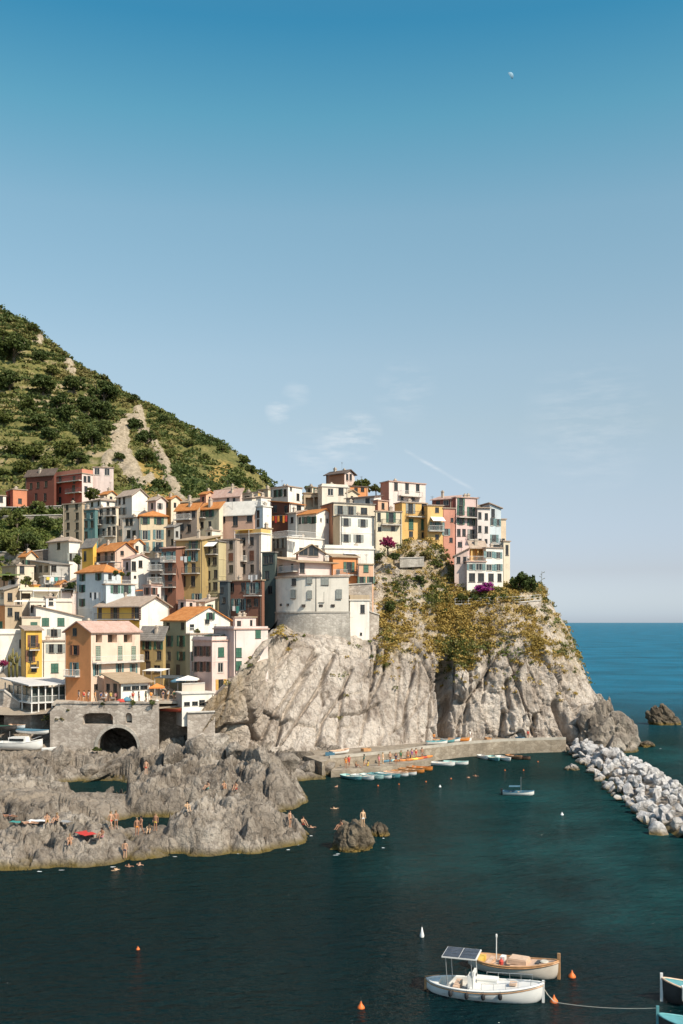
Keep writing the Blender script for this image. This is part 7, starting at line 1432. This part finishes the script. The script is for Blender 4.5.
for (px,py,l,s) in ((121,869,'swimmer nearest to the climbing bather',SKINL),(129.5,867.5,'swimmer in the middle of three below the front rock',SKIND),(138.5,866,'swimmer at the right of three below the front rock',SKIN),(338,809,'swimmer between the ridge tip and the boats',SKINL),(314,828,'swimmer just off the tip of the ridge',SKIN),(470.5,777,'left one of two swimmers in the middle of the cove',SKIN),(476.5,776.5,'right one of two swimmers in the middle of the cove',SKIND),(334,787,'swimmer off the landing ledge',SKIN)):
    person(on_z(px,py,0),'swim','black',l,random.uniform(0,360),s,grp='swimmers in the cove')
QP=[(346,'stand','orange','person in orange shorts at the left end of the landing ledge'),(349,'walk','red','person in red shorts at the left end of the landing ledge'),(356,'sit','navy','person in navy shorts sitting on the landing ledge'),(364,'stand','teal','person in teal shorts behind the white rowing boats'),(368,'sit','yellow','person in yellow shorts sitting behind the white rowing boats'),(379,'stand','pink','person in pink swimwear on the landing ledge'),(383,'stand','white','person in white shorts on the landing ledge'),(390,'walk','black','person in black shorts on the landing ledge'),(396,'stand','navy','person in navy shorts standing near the orange boats'),(401,'walk','green','person in green shorts near the orange boats'),(408,'stand','orange','person in orange shorts near the orange boats'),(412,'stand','purple','person in purple swimwear near the orange boats'),(416,'stand','red','person in red shorts near the orange boats'),(422,'walk','grey','person in grey shorts at the right end of the landing ledge')]
rr=random.Random(3)
for px,pose,col,l in QP:
    t_=(px-331)/100; bpos=LF[0].lerp(LF[-1],t_) if False else None
    i=min(int(t_*3),2); a,c=LF[i],LF[i+1]; f=t_*3-i; q=a.lerp(c,f); Yq=q.y+rr.uniform(1.2,3.4); person(Vector(((px-CX)*Yq/F,Yq,.86)),pose,col,l,rr.uniform(-90,90),rr.choice((SKIN,SKIND,SKINL)),rr.choice((HAIRM,HAIRB)),top=rr.choice((None,None,col)))
for px,Y,l,c1,c2 in ((434,164.5,'person in orange by the pale boat shed mouth on the quay','orange','navy'),(470,168.2,'person in white walking along the quay below the cliff','white','grey'),(528,168.8,'person in red walking near the end of the quay','red','black'),(312,160,'person in blue on the walkway left of the landing ledge','blue','grey'),(296,160.5,'person in yellow on the walkway under the left cliff','yellow','navy')):
    person(Vector(((px-CX)*Y/F,Y,2.11)),'walk',c2,l,rr.uniform(0,360),SKIN,HAIRM,top=c1)
zp=CAMZ-81.4*.1462
for k,(px,Y,t1,t2) in enumerate(((84,148.5,'red','navy'),(88.5,149,'white','blue'),(95,148,'orange','grey'),(101,147.8,'blue','black'),(106,147.6,'white','grey'),(111,147.2,'yellow','navy'),(116,147.2,'pink','black'),(133,146.9,'red','grey'),(139,146.8,'white','navy'),(146,147.4,'teal','black'),(151,148,'orange','navy'),(163,151,'navy','grey'),(168,151.4,'white','black'),(174,151.2,'green','navy'),(196,151.9,'red','black'),(79,149.5,'grey','black'))):
    where_=('before the kiosk' if px<90 else 'before the peach house' if px<104 else 'by the low annex' if px<142 else 'by the orange parasol' if px<160 else 'on the cafe terrace')
    person(Vector(((px-CX)*Y/F,Y,zp+.01)),rr.choice(('walk','stand')),t2,'person in a %s shirt and %s trousers on the promenade %s'%(t1,t2,where_),rr.uniform(0,360),rr.choice((SKIN,SKINL)),HAIRM,top=t1,grp='people on the promenade')
for k,(px,Y) in enumerate(((100,147.3),(109,146.9),(114,147.6),(143,147.0))):   # little cafe tables
    p=Vector(((px-CX)*Y/F+.5,Y+.5,zp)); r=empty('cafe_table',p); tag(r,'small white round table on the promenade '+('before the peach house','left of the low annex','at the annex corner','right of the low annex')[k],'table','tables on the promenade'); b=MB(); b.lathe([(.45,.70),(.45,.74)],14); b.build('tabletop',HULLW,r); b=MB(); b.lathe([(.25,0),(.22,.04),(.035,.08),(.03,.70)],10); b.build('pedestal',IRON,r)
# things lying on the quay
def kayak(px,Y,z,rz,mat,label,L=3.6):
    r=empty('kayak',Vector(((px-CX)*Y/F,Y,z)),R(rz)); tag(r,label,'kayak','kayaks on the quay'); b=MB(); P=[(-L/2,0,.16),(-L*.4,0,.15),(-L*.2,0,.15),(0,0,.15),(L*.2,0,.15),(L*.4,0,.15),(L/2,0,.18)]; b.tube(P,[.03,.18,.27,.3,.27,.18,.03],10); b.v=[(x,y,z_ if z_<.3 else .3+(z_-.3)*.3) for x,y,z_ in b.v]; b.build('hull',mat,r,smooth=True)
    b=MB(); b.lathe([(.22,.31),(.24,.36),(.18,.36)],12,(0,0,0)); b.v=[(x*1.7,y,z_) for x,y,z_ in b.v]; b.build('cockpit_rim',BLACK,r)
for q in ((404,152.2,.86,25,HULLO,'orange kayak at the left of the kayak pile on the landing ledge'),(409,152.8,.86,30,CANVY,'yellow kayak on the landing ledge'),(414,153.5,.86,28,HULLO,'orange kayak between the yellow and the red one'),(419,154.4,.86,35,HULLR,'red kayak on the landing ledge'),(425,155.5,.86,40,HULLO,'orange kayak at the right of the kayak pile'),(386,151.2,.86,30,HULLB,'blue kayak on the landing ledge'),(392,151.8,.86,26,HULLG,'mint kayak on the landing ledge')): kayak(*q)
for k,(px,Y,rz,h_,i_) in enumerate(((437,162,15,HULLW,HULLT),(444,164,10,HULLT,WOOD),(451,165,20,HULLW,HULLB),(459,166,5,HULLO,WOOD),(340,150.5,40,HULLW,WOODP))):
    row_boat(px,0,rz,h_,i_,('white and teal boat pulled up on the quay','teal boat with brown inside pulled up on the quay','white and blue boat pulled up on the quay','orange boat pulled up on the quay by the cleft','white boat lying on the left part of the quay')[k],3.6,name='beached_boat',group='boats pulled up on the quay',Y=None) if False else None
    p=Vector(((px-CX)*Y/F,Y,2.25)); py_=HZ+(CAMZ-p.z)*F/Y; row_boat(px,py_,rz,h_,i_,('white and teal boat pulled up on the quay','teal boat with brown inside pulled up on the quay','white and blue boat pulled up on the quay','orange boat pulled up on the quay by the cleft','white boat lying on the left part of the quay')[k],3.6,name='beached_boat',group='boats pulled up on the quay',Y=Y)
def crate(px,Y,z,mat,label,s=.7,rz=0):
    r=empty('fish_crate',Vector(((px-CX)*Y/F,Y,z)),R(rz)); tag(r,label,'crate','crates on the quay'); b=MB(); t=.05
    b.box(-s,s,-s*.6,s*.6,0,t); b.box(-s,s,-s*.6,-s*.6+t,t,.45); b.box(-s,s,s*.6-t,s*.6,t,.45); b.box(-s,-s+t,-s*.6+t,s*.6-t,t,.45); b.box(s-t,s,-s*.6+t,s*.6-t,t,.45); b.build('crate_body',mat,r)
for k,(px,Y,m_,l) in enumerate(((330,149,HULLB,'blue fish crate at the left of the quay'),(366,154,WOOD,'wooden crate against the quay wall'),(468,167.6,HULLW,'white fish crate below the cliff'),(488,168.2,WOOD,'wooden crate on the far quay'),(520,168.9,HULLB,'blue crate near the quay end'))): crate(px,Y,2.11,m_,l,rz=k*33)
# washing on the line
def washing(px0,px1,py,Y,cols,label,ph=0.,h=.75):
    a,c=pt(px0,py,Y),pt(px1,py,Y-0*(px1-px0)); c.y+=(px1-px0)*Y/F*math.tan(R(ph)); r=empty('washing_line',a); tag(r,label,'washing'); d=c-a; b=MB(); b.tube([(0,0,0),d],.012,4); b.build('line',ROPE,r); n=len(cols)
    for k,cn in enumerate(cols):
        p=d*((k+.12)/n); q=d*((k+.85)/n); hh=h*(.7+.5*((k*37)%10)/10); b=MB(); b.slab([p,q,q-Vector((0,0,hh)),p-Vector((0,0,hh))],(0,.02,0)); b.build('cloth',CL[cn],r)
washing(89.5,102.5,592.5,171.,('black','white','black','white','grey'),'black and white washing under the bluish white house',-28,1.3); washing(46,61,577,179.8,('yellow','white','teal','grey'),'yellow and pale washing in front of the white house row',20); washing(248,258,575,174.2,('white','white','grey','white'),'white sheets on the laundry terrace above the dark red house',-25,1.1)
washing(272,288,516,195,('orange','red','orange','black','orange','red'),'rust coloured washing hung across the dark red front',-25,1.3); washing(180,192,556.5,177.3,('white','white','teal'),'white linen at the teal shuttered windows of the ochre front',-22,1.0); washing(232,240,606,173.8,('white','teal'),'pale washing on the wall of the dark red house',-25,1.2)
# thin foam where the swell meets the rocks
def foam():
    rg=np.random.default_rng(3); mb=MB(); base=[(5,872),(35,872),(70,870),(120,866),(180,857.5),(205,855),(232,852),(262,850.5),(280,849.5),(303,846.5),(312,836),(333,853),(345,853),(368,848),(388,838),(600,762),(648,750),(655,727),(676,727)]
    for (x,y) in base:
        for k in range(1):
            p=on_z(x+rg.normal()*8,y+rg.normal()*1.2,0.012+.004*k/9); w=rg.uniform(.08,.3); h_=rg.uniform(.02,.06); n=9
            mb.add([p+Vector((w*math.cos(a)*rg.uniform(.6,1.2),h_*3*math.sin(a)*rg.uniform(.5,1.2),0)) for a in np.linspace(0,6.283,n,endpoint=False)],[tuple(range(n))])
    o=mb.build('foam',plain('sea_foam',(.72,.75,.75),.9,.05),fix=False); tag(o,'thin white foam where the water laps the rocks','foam',kind='stuff')
foam()
